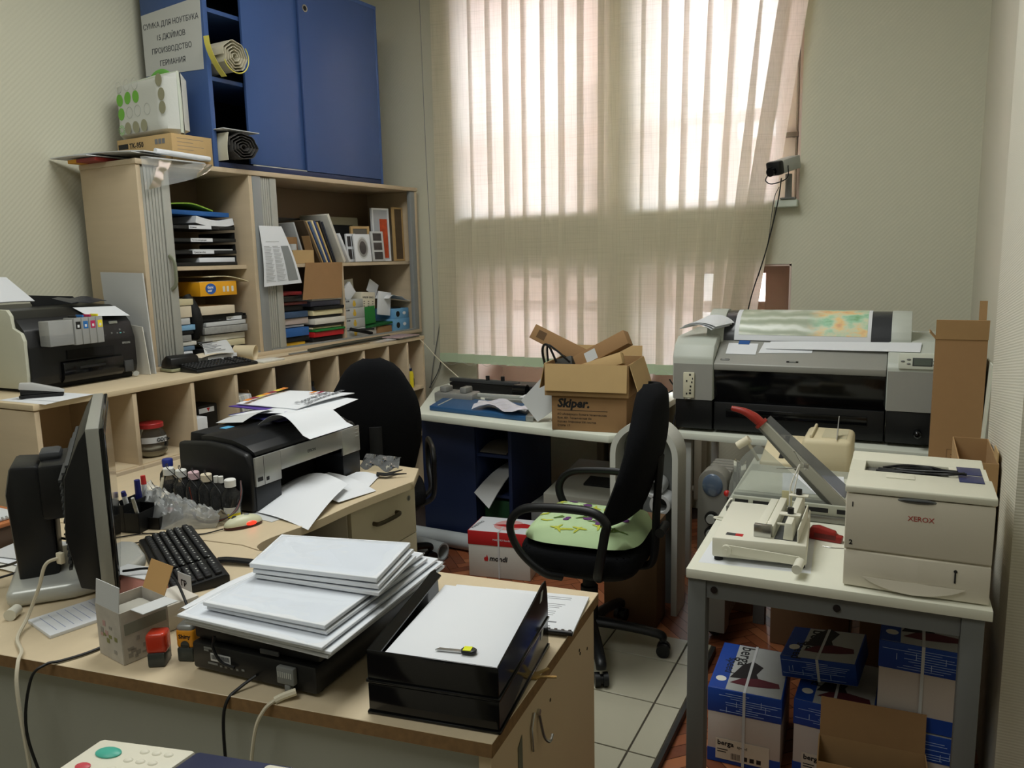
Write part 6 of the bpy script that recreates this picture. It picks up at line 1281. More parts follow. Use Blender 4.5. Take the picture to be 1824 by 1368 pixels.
# left hand pile behind the shutter
z = b0
for i, (m, h, l) in enumerate([(PAPER, 0.05, 'white pad block low behind the left shutter'), (mat('slate blue card', (110, 136, 158), 0.6), 0.02, 'slate blue card behind the left shutter'), (PAPER2, 0.018, 'off white sheets low behind the left shutter'), (mat('grey newsprint', (150, 150, 146), 0.8, var=0.3, vscale=(40, 40, 40)), 0.03, 'grey printed sheets behind the left shutter'), (BLACKM, 0.015, 'black folder edge behind the left shutter'), (mat('sky blue sheets', (130, 178, 214), 0.6), 0.026, 'sky blue sheets in the pile behind the left shutter'), (PAPERG, 0.03, 'grey white pad above the sky blue sheets behind the shutter'), (mat('cream pulp paper', (214, 202, 178), 0.8), 0.055, 'cream wedge of paper in the pile behind the shutter'), (mat('buff paper', (206, 196, 160), 0.8), 0.03, 'buff wedge of paper on top of the pile behind the shutter')]):
    lp('paper_stack', m, l, 'papers', -0.30, -0.045, 0.06, 0.255 + 0.012 * (i % 3), z, z + h, rz=(i % 3 - 1) * 2); z += h + 0.004
b = LB(); b.tube([(-0.10, 0.285, 1.40), (-0.075, 0.29, 1.36), (-0.06, 0.30, 1.30), (-0.07, 0.31, 1.24), (-0.10, 0.315, 1.19)], lambda u: 0.022 + 0.008 * math.sin(PI * u), n=10); lsingle('cable_coil', b, BLACKM, 'black bulky pouch hanging between the piles of the lower left bay', 'pouch')
b = LB(); b.sph((-0.055, 0.30, 1.285), 0.014, n=12); lsingle('plug', b, mat('dull red', (150, 52, 40), 0.5), 'dull red plug on the black pouch of the lower left bay', 'plug')
# papers in front of the bay on the counter
for i in range(3): lp('paper_stack', [BLACKM, PAPERG, PAPER][i], ['dark folder under the white papers in front of the lower left bay', 'grey white sheets in the pile in front of the lower left bay', 'white paper block on the pile in front of the lower left bay'][i], 'papers', 0.012, 0.108 - 0.006 * i, 0.19 + 0.015 * i, 0.42 - 0.006 * i, CZ + 0.0005 + [0, .013, .027][i], CZ + 0.0005 + [.012, .026, .05][i], rz=i * 2)
b = LB(); b.patch((0.10, 0.21, 1.114), (0.10, 0.385, 1.116), (0.018, 0.41, 1.175), (0.02, 0.26, 1.168), nu=4, nv=4, bulge=lambda u, v: 0.006 * math.sin(PI * v)); rc = lsingle('receipt', b, PAPERG, 'printed note with a red corner leaning on the paper pile of the counter', 'note')
b = LB(); [b.box(0, 0.11 - 0.02 * (k % 3), 0.010 + k * 0.011, 0.0125 + k * 0.011, 0.0045, 0.0052, M=frame((0.092, 0.235, 1.123), (0, 1, 0.02), (-0.085, 0.04, 0.056))) for k in range(8)]; b.fin('print_lines', INKG, rc)
b = LB(); b.patch((0.118, 0.17, 1.1125), (0.11, 0.37, 1.1125), (0.04, 0.38, 1.115), (0.05, 0.16, 1.120), nu=4, nv=4, bulge=lambda u, v: 0.01 * math.sin(PI * u)); lsingle('paper_sheet', b, mat('cream pulp paper', (214, 202, 178), 0.8), 'cream sheet under the printed note with the red corner', 'paper')

# upper right shelf: frames and books
def leaning(nm, m, label, cat, sb, st, h, th, x0=-0.32, x1=-0.09, group=None, parts=None):
    """board standing on the shelf, its lower edge at sb and upper edge at st (lean along the shelf)"""
    t = lthing(nm, label, cat, (x0 + x1) / 2, sb, SH1, group)
    d = math.atan2(st - sb, h); L_ = math.hypot(h, st - sb)
    lift = abs(math.sin(d)) * th
    Mx = Matrix.Translation((0, sb, SH1 + 0.0008 + (lift if d > 0 else 0))) @ Matrix.Rotation(-d, 4, 'X')
    b = LB(); b.box(x0, x1, 0, th, 0, L_, 0.0015, M=Mx); o = b.fin('board' if parts is None else 'frame', m, t)
    if parts: parts(t, o, Mx, L_, th, x0, x1)
    return t
GB = 'thin boards leaning on the upper right shelf'
cols = [((80, 66, 50), 'dark brown'), ((170, 140, 96), 'tan'), ((60, 84, 122), 'faded blue'), ((220, 204, 164), 'cream edged'), ((44, 70, 130), 'bright blue'), ((196, 168, 112), 'ochre'), ((36, 36, 40), 'black'), ((52, 56, 70), 'slate')]
for i, (c, nm) in enumerate(cols):
    leaning('thin_board', mat('board ' + nm, c, 0.5), nm + ' thin board leaning in the row on the upper right shelf', 'board', 1.235 + i * 0.019, 1.115 + i * 0.022, 0.245 - 0.004 * (i % 3), [0.012, 0.010, 0.016, 0.013, 0.012, 0.011, 0.012, 0.010][i], group=GB)
leaning('framed_photo', PAPERG, 'dark glazed frame with a white edge left of the thin boards', 'frame', 1.165, 1.085, 0.235, 0.012, -0.31, -0.142, parts=lambda t, o, Mx, L_, th, x0, x1: None)
leaning('framed_photo', PAPER2, 'tallest white frame leaning left over the thin boards', 'frame', 1.445, 1.315, 0.285, 0.020, parts=lambda t, o, Mx, L_, th, x0, x1: None)
leaning('framed_photo', PAPER, 'low white frame leaning left beside the tallest white frame', 'frame', 1.495, 1.405, 0.17, 0.018, parts=lambda t, o, Mx, L_, th, x0, x1: None)
def facing(nm, m, label, cat, s0, s1, z1, x, th, lean, parts=None, rz=0, group=None):
    """frame facing the room, leaning back against others"""
    t = lthing(nm, label, cat, x, (s0 + s1) / 2, SH1, group)
    h = (z1 - SH1); Mx = Matrix.Translation((x, s0, SH1 + 0.0035)) @ Matrix.Rotation(R(rz), 4, 'Z') @ Matrix.Rotation(R(-lean), 4, 'Y')
    w_ = s1 - s0
    if parts: parts(t, Mx, w_, h, th)
    return t
def multi(t, Mx, w_, h, th, bg=PAPER, rows=2, cols=2):
    b = LB(); b.box(-th, 0, 0, w_, 0, h, 0.002, M=Mx); fr = b.fin('frame', bg, t)
    for i in range(rows):
        for j in range(cols):
            b = LB(); a = w_ / (cols * 5 + 1); c = h / (rows * 5 + 1)
            b.box(0.0001, 0.0008, a + j * 5 * a, a + j * 5 * a + 4 * a, c + i * 5 * c, c + i * 5 * c + 4 * c, M=Mx); b.fin('photo', mat('dark photo', (70, 66, 66), 0.3, var=0.5, vscale=(30, 30, 30)), fr)
def oval(t, Mx, w_, h, th):
    b = LB(); b.box(-th, 0, 0, w_, 0, h, 0.003, M=Mx); fr = b.fin('frame', PAPER, t)
    for r0, mm, o in ((0.40, PAPERG, 0.0004), (0.34, mat('silver mat', (150, 150, 148), 0.3, metal=0.3), 0.0008), (0.24, mat('dark photo', (70, 66, 66), 0.3, var=0.5, vscale=(30, 30, 30)), 0.0012)):
        b = LB(); b.lathe([(0, 0), (r0, 0), (r0, 0.0006), (0, 0.0006)], n=28, M=Mx @ Matrix.Translation((o, w_ / 2, h / 2)) @ AX @ Matrix.Diagonal((h, w_ * 0.85, 1, 1))); b.fin('mat', mm, fr)
def plainframe(fm, im, bw=0.018, spl=False):
    def f(t, Mx, w_, h, th):
        b = LB(); b.box(-th, 0, 0, w_, 0, bw, M=Mx); b.box(-th, 0, 0, w_, h - bw, h, M=Mx); b.box(-th, 0, 0, bw, bw, h - bw, M=Mx); b.box(-th, 0, w_ - bw, w_, bw, h - bw, M=Mx); fr = b.fin('frame', fm, t)
        b = LB(); b.box(-th + 0.002, -0.004, bw, w_ - bw, bw, h - bw, M=Mx); b.fin('picture', im, fr)
        if spl: b = LB(); b.box(-0.004, -0.0034, w_ * 0.45, w_ - bw - 0.004, h * 0.06, h * 0.8, M=Mx); b.fin('picture_patch', mat('orange red print', (190, 76, 40), 0.5, var=0.5, vscale=(25, 25, 25)), fr)
    return f
facing('framed_photo', PAPER, 'white four photo frame left of the oval portrait', 'frame', 1.525, 1.60, 1.725, -0.125, 0.016, 5, multi, rz=-12)
facing('framed_photo', PAPER, 'white frame with an oval portrait on the upper right shelf', 'frame', 1.545, 1.67, 1.722, -0.08, 0.018, 6, oval, rz=-14)
facing('framed_photo', PAPER, 'tall dark framed board with an olive mat behind the oval portrait', 'frame', 1.49, 1.78, 1.835, -0.24, 0.02, 3, plainframe(mat('olive grey mat', (140, 136, 112), 0.6), BLACKM, 0.05))
facing('framed_photo', PAPER, 'narrow wooden frame with clips between oval portrait and orange picture', 'frame', 1.62, 1.755, 1.775, -0.17, 0.018, 3, plainframe(mat('golden wood', (190, 158, 108), 0.45), mat('grey print', (96, 92, 84), 0.5), 0.016), rz=-20)
facing('framed_photo', PAPER, 'grey white strip frame with three photos', 'frame', 1.735, 1.838, 1.742, -0.10, 0.014, 5, lambda t, Mx, w_, h, th: multi(t, Mx, w_, h, th, PAPERG, 3, 1), rz=-12)
facing('framed_photo', PAPER, 'tall white frame with an orange red picture near the right end', 'frame', 1.80, 1.95, 1.895, -0.14, 0.018, 1.5, plainframe(PAPER, mat('pale print', (176, 180, 186), 0.5), 0.012, True), rz=-8)
facing('framed_photo', PAPER, 'tallest golden wooden frame at the right end of the upper shelf', 'frame', 1.972, 2.074, 1.905, -0.10, 0.018, 1, plainframe(mat('golden wood', (190, 158, 108), 0.45), mat('brown photo', (92, 76, 58), 0.4, var=0.3, vscale=(20, 20, 20)), 0.012))
lp('binder', GREYD, 'dark grey binder standing at the back of the upper right shelf', 'binder', -0.39, -0.33, 0.95, 1.34, SH1 + 0.0005, 1.825)
t = lthing('open_carton', 'small cardboard box with a raised flap on the upper right shelf', 'box', -0.15, 1.10, SH1)
for a in ((-0.135, -0.132, 0.99, 1.16), (-0.068, -0.065, 0.99, 1.16), (-0.135, -0.065, 0.99, 0.993), (-0.135, -0.065, 1.157, 1.16)): lbox('side', CARDL, t, a[0], a[1], a[2], a[3], SH1 + 0.001, 1.625)
b = LB(); b.box(-0.062, 0, -0.0012, 0.0012, 0, 0.085, M=Matrix.Translation((-0.068, 1.158, 1.626)) @ Matrix.Rotation(R(16), 4, 'X')); b.fin('flap', CARD, t)
b = LB(); b.box(-0.0012, 0.0012, 1.0, 1.10, 0, 0.075, M=Matrix.Translation((-0.134, 0, 1.626))); b.fin('flap', CARDD, t)
b = LB(); b.cyl((-0.10, 1.03, 1.552), (-0.10, 1.03, 1.66), 0.022, n=16); lsingle('paper_roll', b, PAPERG, 'small white roll inside the cardboard box on the upper right shelf', 'roll')
# lower right bays
t = lthing('cardboard_sheet', 'brown cardboard sheet hanging over the edge of the middle shelf', 'cardboard', -0.05, 1.2, 1.55)
b = LB(); b.prism([(1.075, 1.552), (1.385, 1.551), (1.325, 1.335), (1.00, 1.340)], -0.0015, 0.0015, 'x', M=Matrix.Translation((-0.052, 0, 0)) @ Matrix.Translation((0, 0, 1.55)) @ Matrix.Rotation(R(-9), 4, 'Y') @ Matrix.Translation((0, 0, -1.55))); b.fin('front_face', CARDD, t)
b = LB(); b.box(-0.20, -0.06, 1.08, 1.38, SH1 + 0.0005, SH1 + 0.004); b.fin('top_face', CARDL, t)
GF = 'folders on the left pile of the lower middle bay'
z = b0
for i, (nm, m, h, l) in enumerate([('folder', mat('folder yellow', (226, 180, 40), 0.5), 0.018, 'yellow envelopes at the bottom of the lower middle bay'), ('folder', BLACKM, 0.026, 'black folder above the yellow envelopes, lower middle bay'), ('folder', PBLUE, 0.048, 'thick bright blue folder in the left pile of the lower middle bay'), ('paper_stack', PAPERG, 0.012, 'pale papers above the bright blue folder'), ('paper_stack', mat('rose grey paper', (186, 172, 166), 0.7), 0.034, 'rose grey papers in the left pile of the lower middle bay'), ('folder', mat('slate blue folder', (52, 78, 110), 0.5), 0.034, 'slate blue folder in the left pile of the lower middle bay'), ('folder', BLACKM, 0.03, 'black folder high in the left pile of the lower middle bay'), ('folder', mat('dark red folder', (104, 40, 38), 0.5), 0.016, 'dark red folder high in the left pile of the lower middle bay'), ('folder', SMOKE, 0.03, 'smoky folder near the top of the left pile'), ('folder', mat('red folder', (176, 60, 62), 0.5), 0.018, 'pale red folder on top of the left pile of the lower middle bay')]):
    lp(nm, m, l, 'folder' if nm == 'folder' else 'papers', -0.36, -0.075 + 0.012 * (i % 3), 0.80, 1.055 + 0.012 * ((i * 2) % 3), z, z + h, rz=(i % 3 - 1) * 1.5); z += h + 0.0045
z = b0 + 0.006
for i, (nm, m, h, l) in enumerate([('folder', BLACKM, 0.022, 'black folder under the red one, lower middle bay'), ('folder', mat('signal red folder', (190, 36, 40), 0.45), 0.030, 'signal red folder low in the right pile of the lower middle bay'), ('folder', GREEN, 0.012, 'green folder on the signal red one'), ('paper_stack', mat('buff paper', (206, 196, 160), 0.8), 0.010, 'buff papers on the green folder, lower middle bay'), ('folder', SMOKE, 0.012, 'smoky folder below the white pack'), ('paper_stack', PAPER2, 0.034, 'white pack in the right pile of the lower middle bay'), ('folder', BLACKM, 0.012, 'thin black folder above the white pack'), ('paper_stack', mat('light yellow paper', (220, 212, 170), 0.8), 0.03, 'light yellow papers in the right pile of the lower middle bay'), ('folder', BLACKM, 0.018, 'black folder above the light yellow papers'), ('folder', mat('violet grey folder', (96, 100, 128), 0.4), 0.030, 'violet grey folder near the top of the right pile'), ('paper_stack', PAPERG, 0.02, 'grey white papers topping the right pile of the lower middle bay')]):
    lp(nm, m, l, 'folder' if nm == 'folder' else 'papers', -0.36, -0.068 + 0.01 * (i % 3), 1.115, 1.365 + 0.006 * (i % 3), z, z + h, rz=(i % 3 - 1) * 0.8); z += h + 0.003
b = LB(); rg = random.Random(4); b.surf(lambda u, v: Vector((-0.30 + 0.26 * u, 1.12 + 0.25 * v, z + 0.012 + 0.014 * math.sin(7 * u) * math.cos(9 * v) + 0.012 * v + rg.uniform(0, .003))), 12, 12); lsingle('plastic_bag', b, FILM, 'crumpled clear bag on the right pile of the lower middle bay', 'plastic bag')
# printer consumable boxes in the lower right bay
TB = mat('toner box grey', (176, 180, 178), 0.5)
for i, (z, h, l) in enumerate(((b0, 0.055, 'lowest grey toner box in the lower right bay'), (b0 + 0.057, 0.060, 'second grey toner box from the bottom, lower right bay'), (b0 + 0.119, 0.064, 'third grey toner box from the bottom, lower right bay'), (b0 + 0.185, 0.050, 'topmost grey toner box of the lower right bay'))):
    t = lthing('toner_box', l, 'box', -0.2, 1.5, z, 'grey toner boxes in the lower right bay'); bx = lbox('carton', TB, t, -0.36, -0.075, 1.415, 1.595 - 0.01 * (i == 3), z, z + h, bev=0.001)
    b = LB(); b.sph((-0.0745, 1.50, z + h * 0.42), 0.017, 0.04, 0.9, 1.0, 12); b.sph((-0.0745, 1.50, z + h * 0.72), 0.009, 0.06, 1.0, 0.9, 10); b.fin('yellow_print', mat('toner print yellow', (206, 172, 60), 0.5), bx)
    b = LB(); text_bm(b, 'К-550', 0.012, frame((-0.0745, 1.425, z + h * 0.72), (0, 1, 0), (0, 0, 1)), bold=0.0005); b.fin('lettering', INK, bx, flat=True)
def lrot(nm, m, label, cat, c, dims, ang, axis='X', extra=None):
    t = lthing(nm, label, cat, *c); Mx = Matrix.Translation(c) @ Matrix.Rotation(R(ang), 4, axis); b = LB(); d = dims; b.box(-d[0] / 2, d[0] / 2, -d[1] / 2, d[1] / 2, 0, d[2], 0.001, M=Mx); o = b.fin('panel', m, t)
    if extra: extra(o, Mx, d)
    return t
CREAMB = mat('cream carton', (218, 212, 192), 0.6)
def wtext(o, Mx, d):
    b = LB(); text_bm(b, 'НАБОР ЛИНЗ', 0.016, Mx @ frame((d[0] / 2 + 0.0003, -d[1] / 2 + 0.012, d[2] * 0.62), (0, 1, 0), (0, 0, 1)), bold=0.0004)
    for r_ in range(3):
        for c in range(3): b.box(d[0] / 2, d[0] / 2 + 0.0005, -d[1] / 2 + 0.02 + c * 0.042, -d[1] / 2 + 0.034 + c * 0.042, d[2] * (0.12 + 0.14 * r_), d[2] * (0.16 + 0.14 * r_), M=Mx)
    b.fin('lettering', INK, o, flat=True)
lrot('carton', CREAMB, 'cream printed carton facing forward in the lower right bay', 'box', (-0.16, 1.675, 1.250), (0.10, 0.135, 0.105), -4, 'X', wtext)
lrot('carton', PAPER, 'white carton panel right of the cream printed carton', 'box', (-0.11, 1.825, 1.195), (0.01, 0.13, 0.155), -8, 'X')
lrot('folded_carton', PAPER, 'white flattened carton leaning left above the toner boxes', 'box', (-0.13, 1.535, 1.330), (0.02, 0.10, 0.085), 38, 'X')
lrot('folded_carton', PAPER2, 'small white open box flap with a red mark above the cream carton', 'box', (-0.20, 1.585, 1.345), (0.004, 0.12, 0.095), 4, 'X')
lrot('folded_carton', PAPER, 'white carton flap pointing up to the right above the cream carton', 'box', (-0.18, 1.79, 1.340), (0.004, 0.10, 0.085), -28, 'X')
lrot('folder', GREEN, 'bright green folded card in the lower right bay', 'folder', (-0.10, 1.665, b0 + 0.068), (0.004, 0.13, 0.112), 3, 'X')
lp('folder', mat('green card dark', (24, 92, 44), 0.6), 'darker green card lying beside the bright green one', 'folder', -0.25, -0.07, 1.61, 1.87, b0 + 0.048, b0 + 0.062, tilt=3)
lp('paper_stack', PAPERG, 'grey white paper block under the green cards', 'papers', -0.30, -0.09, 1.605, 1.72, b0, b0 + 0.046)
lp('carton', CARDD, 'brown carton edge below the darker green card', 'box', -0.30, -0.08, 1.725, 1.87, b0, b0 + 0.044)
LBL = mat('box light blue', (110, 164, 206), 0.5, var=0.12, vscale=(30, 30, 30))
for i, (z, s1, h, l) in enumerate(((b0, 2.06, 0.082, 'lower light blue box at the right end of the lower right bay'), (b0 + 0.083, 2.055, 0.066, 'upper light blue box at the right end of the lower right bay'))):
    t = lthing('carton', l, 'box', -0.18, 1.97, z, 'light blue boxes'); bx = lbox('box', LBL, t, -0.28, -0.075, 1.885 + 0.02 * i, s1, z, z + h, bev=0.001)
    b = LB(); b.sph((-0.0745, 1.935, z + h * .45), 0.02, 0.03, 1, 1, 14); b.fin('dark_print', INK, bx); b = LB(); b.sph((-0.0745, 2.005, z + h * .5), 0.013, 0.03, 1.4, 0.9, 12); b.fin('white_print', PAPER, bx)
b = LB(); b.surf(lambda u, v: Vector((-0.28 + 0.22 * u, 1.83 + 0.235 * v, 1.305 + 0.045 * math.sin(PI * min(1, v * 1.4)) * (1 - 0.4 * u) - 0.02 * v * u + 0.006 * math.sin(12 * v))), 8, 14, 0.001); lsingle('plastic_bag', b, PAPER, 'white crumpled plastic bag at the right of the lower right bay', 'plastic bag')
b = LB(); b.sph((-0.11, 1.965, 1.222), 0.03, 1, 1.6, 0.7, 14); lsingle('tape_roll', b, BLACKM, 'black bundle with red and white stripes on the light blue boxes', 'bundle')
b = LB(); b.box(-0.05, 0.05, -0.004, 0.004, 0, 0.012, M=Matrix.Translation((-0.01, 1.53, b0 + 0.04)) @ Matrix.Rotation(R(60), 4, 'Z')); b.cyl((-0.045, 1.42, b0 + 0.055), (-0.028, 1.60, b0 + 0.014), 0.011, n=10); lsingle('umbrella', b, BLACKM, 'black folded umbrella lying before the toner boxes', 'umbrella')
# printed list taped to the shutter
t = lthing('hanging_list', 'long printed list taped to the right hand shutter and curling off it', 'paper list', 0.0, 0.78, 1.43)
def lf(u, v):   # v down
    return Vector((0.004 + 0.03 * v + 0.012 * math.sin(PI * v) + 0.015 * max(0, u - 0.6) * v, (0.692 - 0.02 * v) + (0.16 + 0.09 * v) * u + (0.02 * v * u), 1.752 - 0.322 * v + 0.012 * u * v))
b = LB(); b.surf(lf, 8, 16, 0.0006); pg = b.fin('sheet', PAPER, t)
def lfo(u, v): p = lf(u, v); return p + Vector((0.0012, 0, 0))
b = LB(); b.surf(lambda u, v: lfo(0.66 + 0.27 * u, 0.34 + 0.60 * v), 4, 10); b.fin('grey_column', mat('grey print column', (134, 138, 138), 0.8), pg)
b = LB()
for k in range(26):
    for a, c in ((0.06, 0.32), (0.36, 0.62)):
        v0 = 0.34 + k * 0.0232; b.surf(lambda u, v: lfo(a + (c - a) * u * (0.75 + 0.25 * ((k * 7) % 4) / 3), v0 + 0.008 * v), 2, 1)
b.surf(lambda u, v: lfo(0.15 + 0.5 * u, 0.26 + 0.008 * v), 2, 1); b.fin('print_lines', mat('pale print grey', (160, 163, 163), 0.8), pg)

# ------------------------------------------------------------------ on top of the roller cabinet
ZT = TZ1
t = lthing('toner_carton', 'flat cardboard toner carton under the spotted bag on the roller cabinet', 'box', -0.2, 0.33, ZT)
x0_, x1_, s0_, s1_, h_ = -0.415, -0.005, 0.205, 0.437, 0.135
bx = lbox('carton', CARDL, t, x0_, x1_, s0_, s1_, ZT + 0.0005, ZT + h_, bev=0.002)
fl = frame((x0_, s0_ - 0.0006, ZT), (1, 0, 0), (0, 0, 1))
b = LB(); text_bm(b, 'TK-950', 0.035, fl @ Matrix.Translation((0.095, 0.088, 0)), bold=0.0008); b.fin('model_lettering', INK, bx, flat=True)
b = LB(); b.box(0.01, 0.085, 0.088, 0.112, 0, 0.0006, M=fl); b.fin('dark_label', INK, bx)
b = LB(); [b.box(0.29 + k * 0.026, 0.31 + k * 0.026, 0.092, 0.115, 0, 0.0006, M=fl) for k in range(3)]; b.fin('handling_mark', INKG, bx)
b = LB(); [b.box(x1_, x1_ + 0.0006, s0_ + 0.03, s0_ + 0.12 + 0.06 * (k % 2), ZT + 0.03 + k * 0.017, ZT + 0.0315 + k * 0.017) for k in range(6)]; b.fin('print_lines', INKG, bx)
# spotted laptop bag
t = lthing('laptop_bag', 'white padded bag with green and olive spots standing on the toner carton', 'bag', -0.2, 0.30, ZT + h_)
BAGM = mat('bag quilt white', (206, 208, 202), 0.7, bump=0.15, bscale=60)
bz = ZT + h_
def bagf(side):
    def f(u, v):
        x = -0.425 + 0.405 * u + 0.012 * (1 - v) * (1 - u) * -1; z = bz + 0.002 + (0.272 + 0.012 * u) * v
        ed = min(1, min(u, 1 - u, v, 1 - v) * 9)
        y = 0.285 + 0.03 * v * 0 + side * (0.012 + 0.066 * ed ** 0.5)
        return Vector((x, y, z))
    return f
b = LB(); b.surf(bagf(-1), 16, 12); b.surf(bagf(1), 16, 12)
bmesh.ops.remove_doubles(b.bm, verts=b.bm.verts[:], dist=0.0005)
body = b.fin('body', BAGM, t)
b = LB(); b.tube([(-0.03, 0.285, bz + 0.01), (-0.027, 0.285, bz + 0.14), (-0.03, 0.285, bz + 0.285), (-0.2, 0.285, bz + 0.283), (-0.40, 0.285, bz + 0.272)], 0.012, n=8, smooth=False); gs = b.fin('gusset', mat('bag gusset pale', (200, 206, 192), 0.7), t)
b = LB(); b.tube([(-0.09, 0.29, bz + 0.285), (-0.13, 0.29, bz + 0.305), (-0.18, 0.29, bz + 0.302), (-0.22, 0.29, bz + 0.283)], 0.007, n=6, flat=2); b.fin('handle', mat('green webbing', (110, 180, 80), 0.7), t)
SG_, SO_, SL_ = mat('spot green', (116, 184, 70), 0.7), mat('spot olive', (154, 152, 126), 0.7), mat('spot outline', (176, 180, 174), 0.7)
spots = [(0.045, 0.185, SG_, 10), (0.10, 0.19, SG_, -15), (0.155, 0.19, SG_, 5), (0.048, 0.12, SG_, -10), (0.085, 0.05, SO_, 0), (0.14, 0.05, SO_, 20), (0.195, 0.052, SO_, 0), (0.315, 0.245, SO_, 0), (0.325, 0.18, SO_, 0), (0.325, 0.12, SO_, 0)]
for i, (px_, pz_, m, a) in enumerate(spots):
    yy = 0.285 - 0.0786
    b = LB(); Mx = Matrix.Translation((-0.415 + px_ * 1.12, yy, bz + pz_)) @ Matrix.Rotation(R(90), 4, 'X') @ Matrix.Rotation(R(a), 4, 'Z') @ Matrix.Diagonal((0.024, 0.029, 1, 1))
    b.lathe([(0, 0), (1, 0), (1, 0.0008), (0, 0.0008)], n=20, M=Mx)
    for v in b.bm.verts: pass
    b.fin('spot', m, body)
for i, (px_, pz_) in enumerate(((0.045, 0.245), (0.10, 0.25), (0.155, 0.25), (0.105, 0.122), (0.16, 0.125), (0.225, 0.125))):
    yy = 0.285 - 0.0786
    b = LB(); Mx = Matrix.Translation((-0.415 + px_ * 1.12, yy, bz + pz_)) @ Matrix.Rotation(R(90), 4, 'X') @ Matrix.Diagonal((0.023, 0.027, 1, 1)); b.lathe([(0.95, 0), (1, 0), (1, 0.0008), (0.95, 0.0008), (0.95, 0)], n=22, M=Mx); b.fin('outline_spot', SL_, body)
b = LB(); 
for k in range(16): 
    a = 2 * PI * k / 16; b.cyl((-0.405 + 0.035 + 0.012 * math.cos(a), 0.2064, bz + 0.045 + 0.012 * math.sin(a)), (-0.405 + 0.035 + 0.026 * math.cos(a), 0.2064, bz + 0.045 + 0.026 * math.sin(a)), 0.0012, n=5)
o = b.fin('rosette', mat('pale green print', (150, 196, 130), 0.7), body)
# paper sign taped to the side of the blue cabinet
t = lthing('paper_sign', 'white printed sign taped to the side of the blue cabinet', 'sign', -0.2, Y0, 2.5)
fs = frame((-0.462, Y0 - 0.0012, 2.50), (1, 0, 0), (0, 0, 1))
b = LB(); b.prism([(0.0, 0.02), (0.44, 0.0), (0.45, 0.335), (0.0, 0.315)], -0.0004, 0.0004, M=fs); sg = b.fin('sheet', mat('sign paper', (200, 202, 200), 0.8), t)
for k, (s_, xx) in enumerate((('СУМКА ДЛЯ НОУТБУКА', 0.22), ('15 ДЮЙМОВ', 0.217), ('ПРОИЗВОДСТВО', 0.215), ('ГЕРМАНИЯ', 0.215))):
    b = LB(); text_bm(b, s_, 0.037, fs @ Matrix.Translation((xx, 0.24 - k * 0.062, 0.0007)) @ Matrix.Rotation(R(-1), 4, 'Z'), align='CENTER', space=0.96); b.fin('lettering', mat('sign ink', (64, 66, 74), 0.8), sg, flat=True)
# papers and film at the near end of the cabinet top
t = lthing('booklet', 'orange and red booklet overhanging the near end of the roller cabinet top', 'booklet', -0.3, 0.0, ZT)
lbox('cover', mat('booklet orange', (226, 160, 40), 0.5), t, -0.412, -0.345, -0.06, 0.17, ZT + 0.0005, ZT + 0.016); lbox('cover_red', mat('booklet red', (150, 50, 46), 0.5), t, -0.345, -0.20, -0.06, 0.17, ZT + 0.0005, ZT + 0.016)
for i, (c, m, l) in enumerate((
    (((-0.485, -0.10, ZT + 0.028), (-0.20, -0.10, ZT + 0.023), (-0.17, 0.18, ZT + 0.020), (-0.42, 0.16, ZT + 0.020)), PAPER, 'white sheet overhanging furthest to the left on the roller cabinet top'),
    (((-0.33, -0.08, ZT + 0.034), (0.02, -0.03, ZT + 0.027), (-0.02, 0.18, ZT + 0.026), (-0.30, 0.18, ZT + 0.028)), PAPERG, 'grey white sheet above the red booklet on the roller cabinet'),
    (((-0.26, -0.02, ZT + 0.041), (0.04, 0.02, ZT + 0.033), (0.02, 0.19, ZT + 0.034), (-0.22, 0.19, ZT + 0.036)), PAPER, 'upper white sheet bent over the front corner of the roller cabinet'),
    (((-0.004, 0.03, ZT + 0.010), (0.035, 0.06, ZT + 0.004), (0.03, 0.36, ZT + 0.006), (0.0, 0.36, ZT + 0.008)), PAPERG, 'lower white sheet on the cabinet edge before the toner carton'))):
    b = LB(); b.patch(*c, bulge=lambda u, v: 0.004 * math.sin(PI * u), nu=8, nv=4, th=0.004); lsingle('paper_sheet', b, m, l, 'paper')
b = LB(); b.cyl((0.012, 0.10, ZT + 0.040), (0.012, 0.40, ZT + 0.030), 0.013, n=12); lsingle('paper_roll', b, PAPER, 'thin white rolled sheet before the toner carton', 'roll')
rg = random.Random(8)
b = LB(); b.surf(lambda u, v: Vector((0.024 + 0.012 * math.sin(9 * u + 2 * v) + rg.uniform(0, .005), 0.01 + 0.39 * u, ZT + 0.002 - (0.125 * (1 - u) ** 0.7 + 0.02) * v)), 24, 8); lsingle('plastic_film', b, glassy('crinkled film', (244, 246, 246), 0.72, 0.12), 'clear plastic film hanging over the front edge of the roller cabinet', 'plastic film')
# rolls of vinyl
def spiral(r0, r1, turns, n, facet=7):
    out = []
    for k in range(n + 1):
        a = 2 * PI * turns * k / n; r = r0 + (r1 - r0) * k / n
        out.append((r * (1 + 0.05 * math.cos(facet * a / 1.0)) * math.cos(a), r * (1 + 0.05 * math.cos(facet * a)) * math.sin(a)))
    return out
def vinyl_roll(nm, c, r0, r1, turns, x0, x1, m, label, squash=1.0, tail=None, mats=None):
    t = lthing(nm, label, 'roll', *c); b = LB(); sp = spiral(r0, r1, turns, int(26 * turns)); n = len(sp)
    if tail: sp = sp + tail
    n = len(sp)
    b.surf(lambda u, v: Vector((x0 + (x1 - x0) * v, c[1] + sp[min(n - 1, int(round(u * (n - 1))))][0], c[2] + sp[min(n - 1, int(round(u * (n - 1))))][1] * squash)), n - 1, 1, 0.0022); o = b.fin('wound_sheet', m, t); return t, o
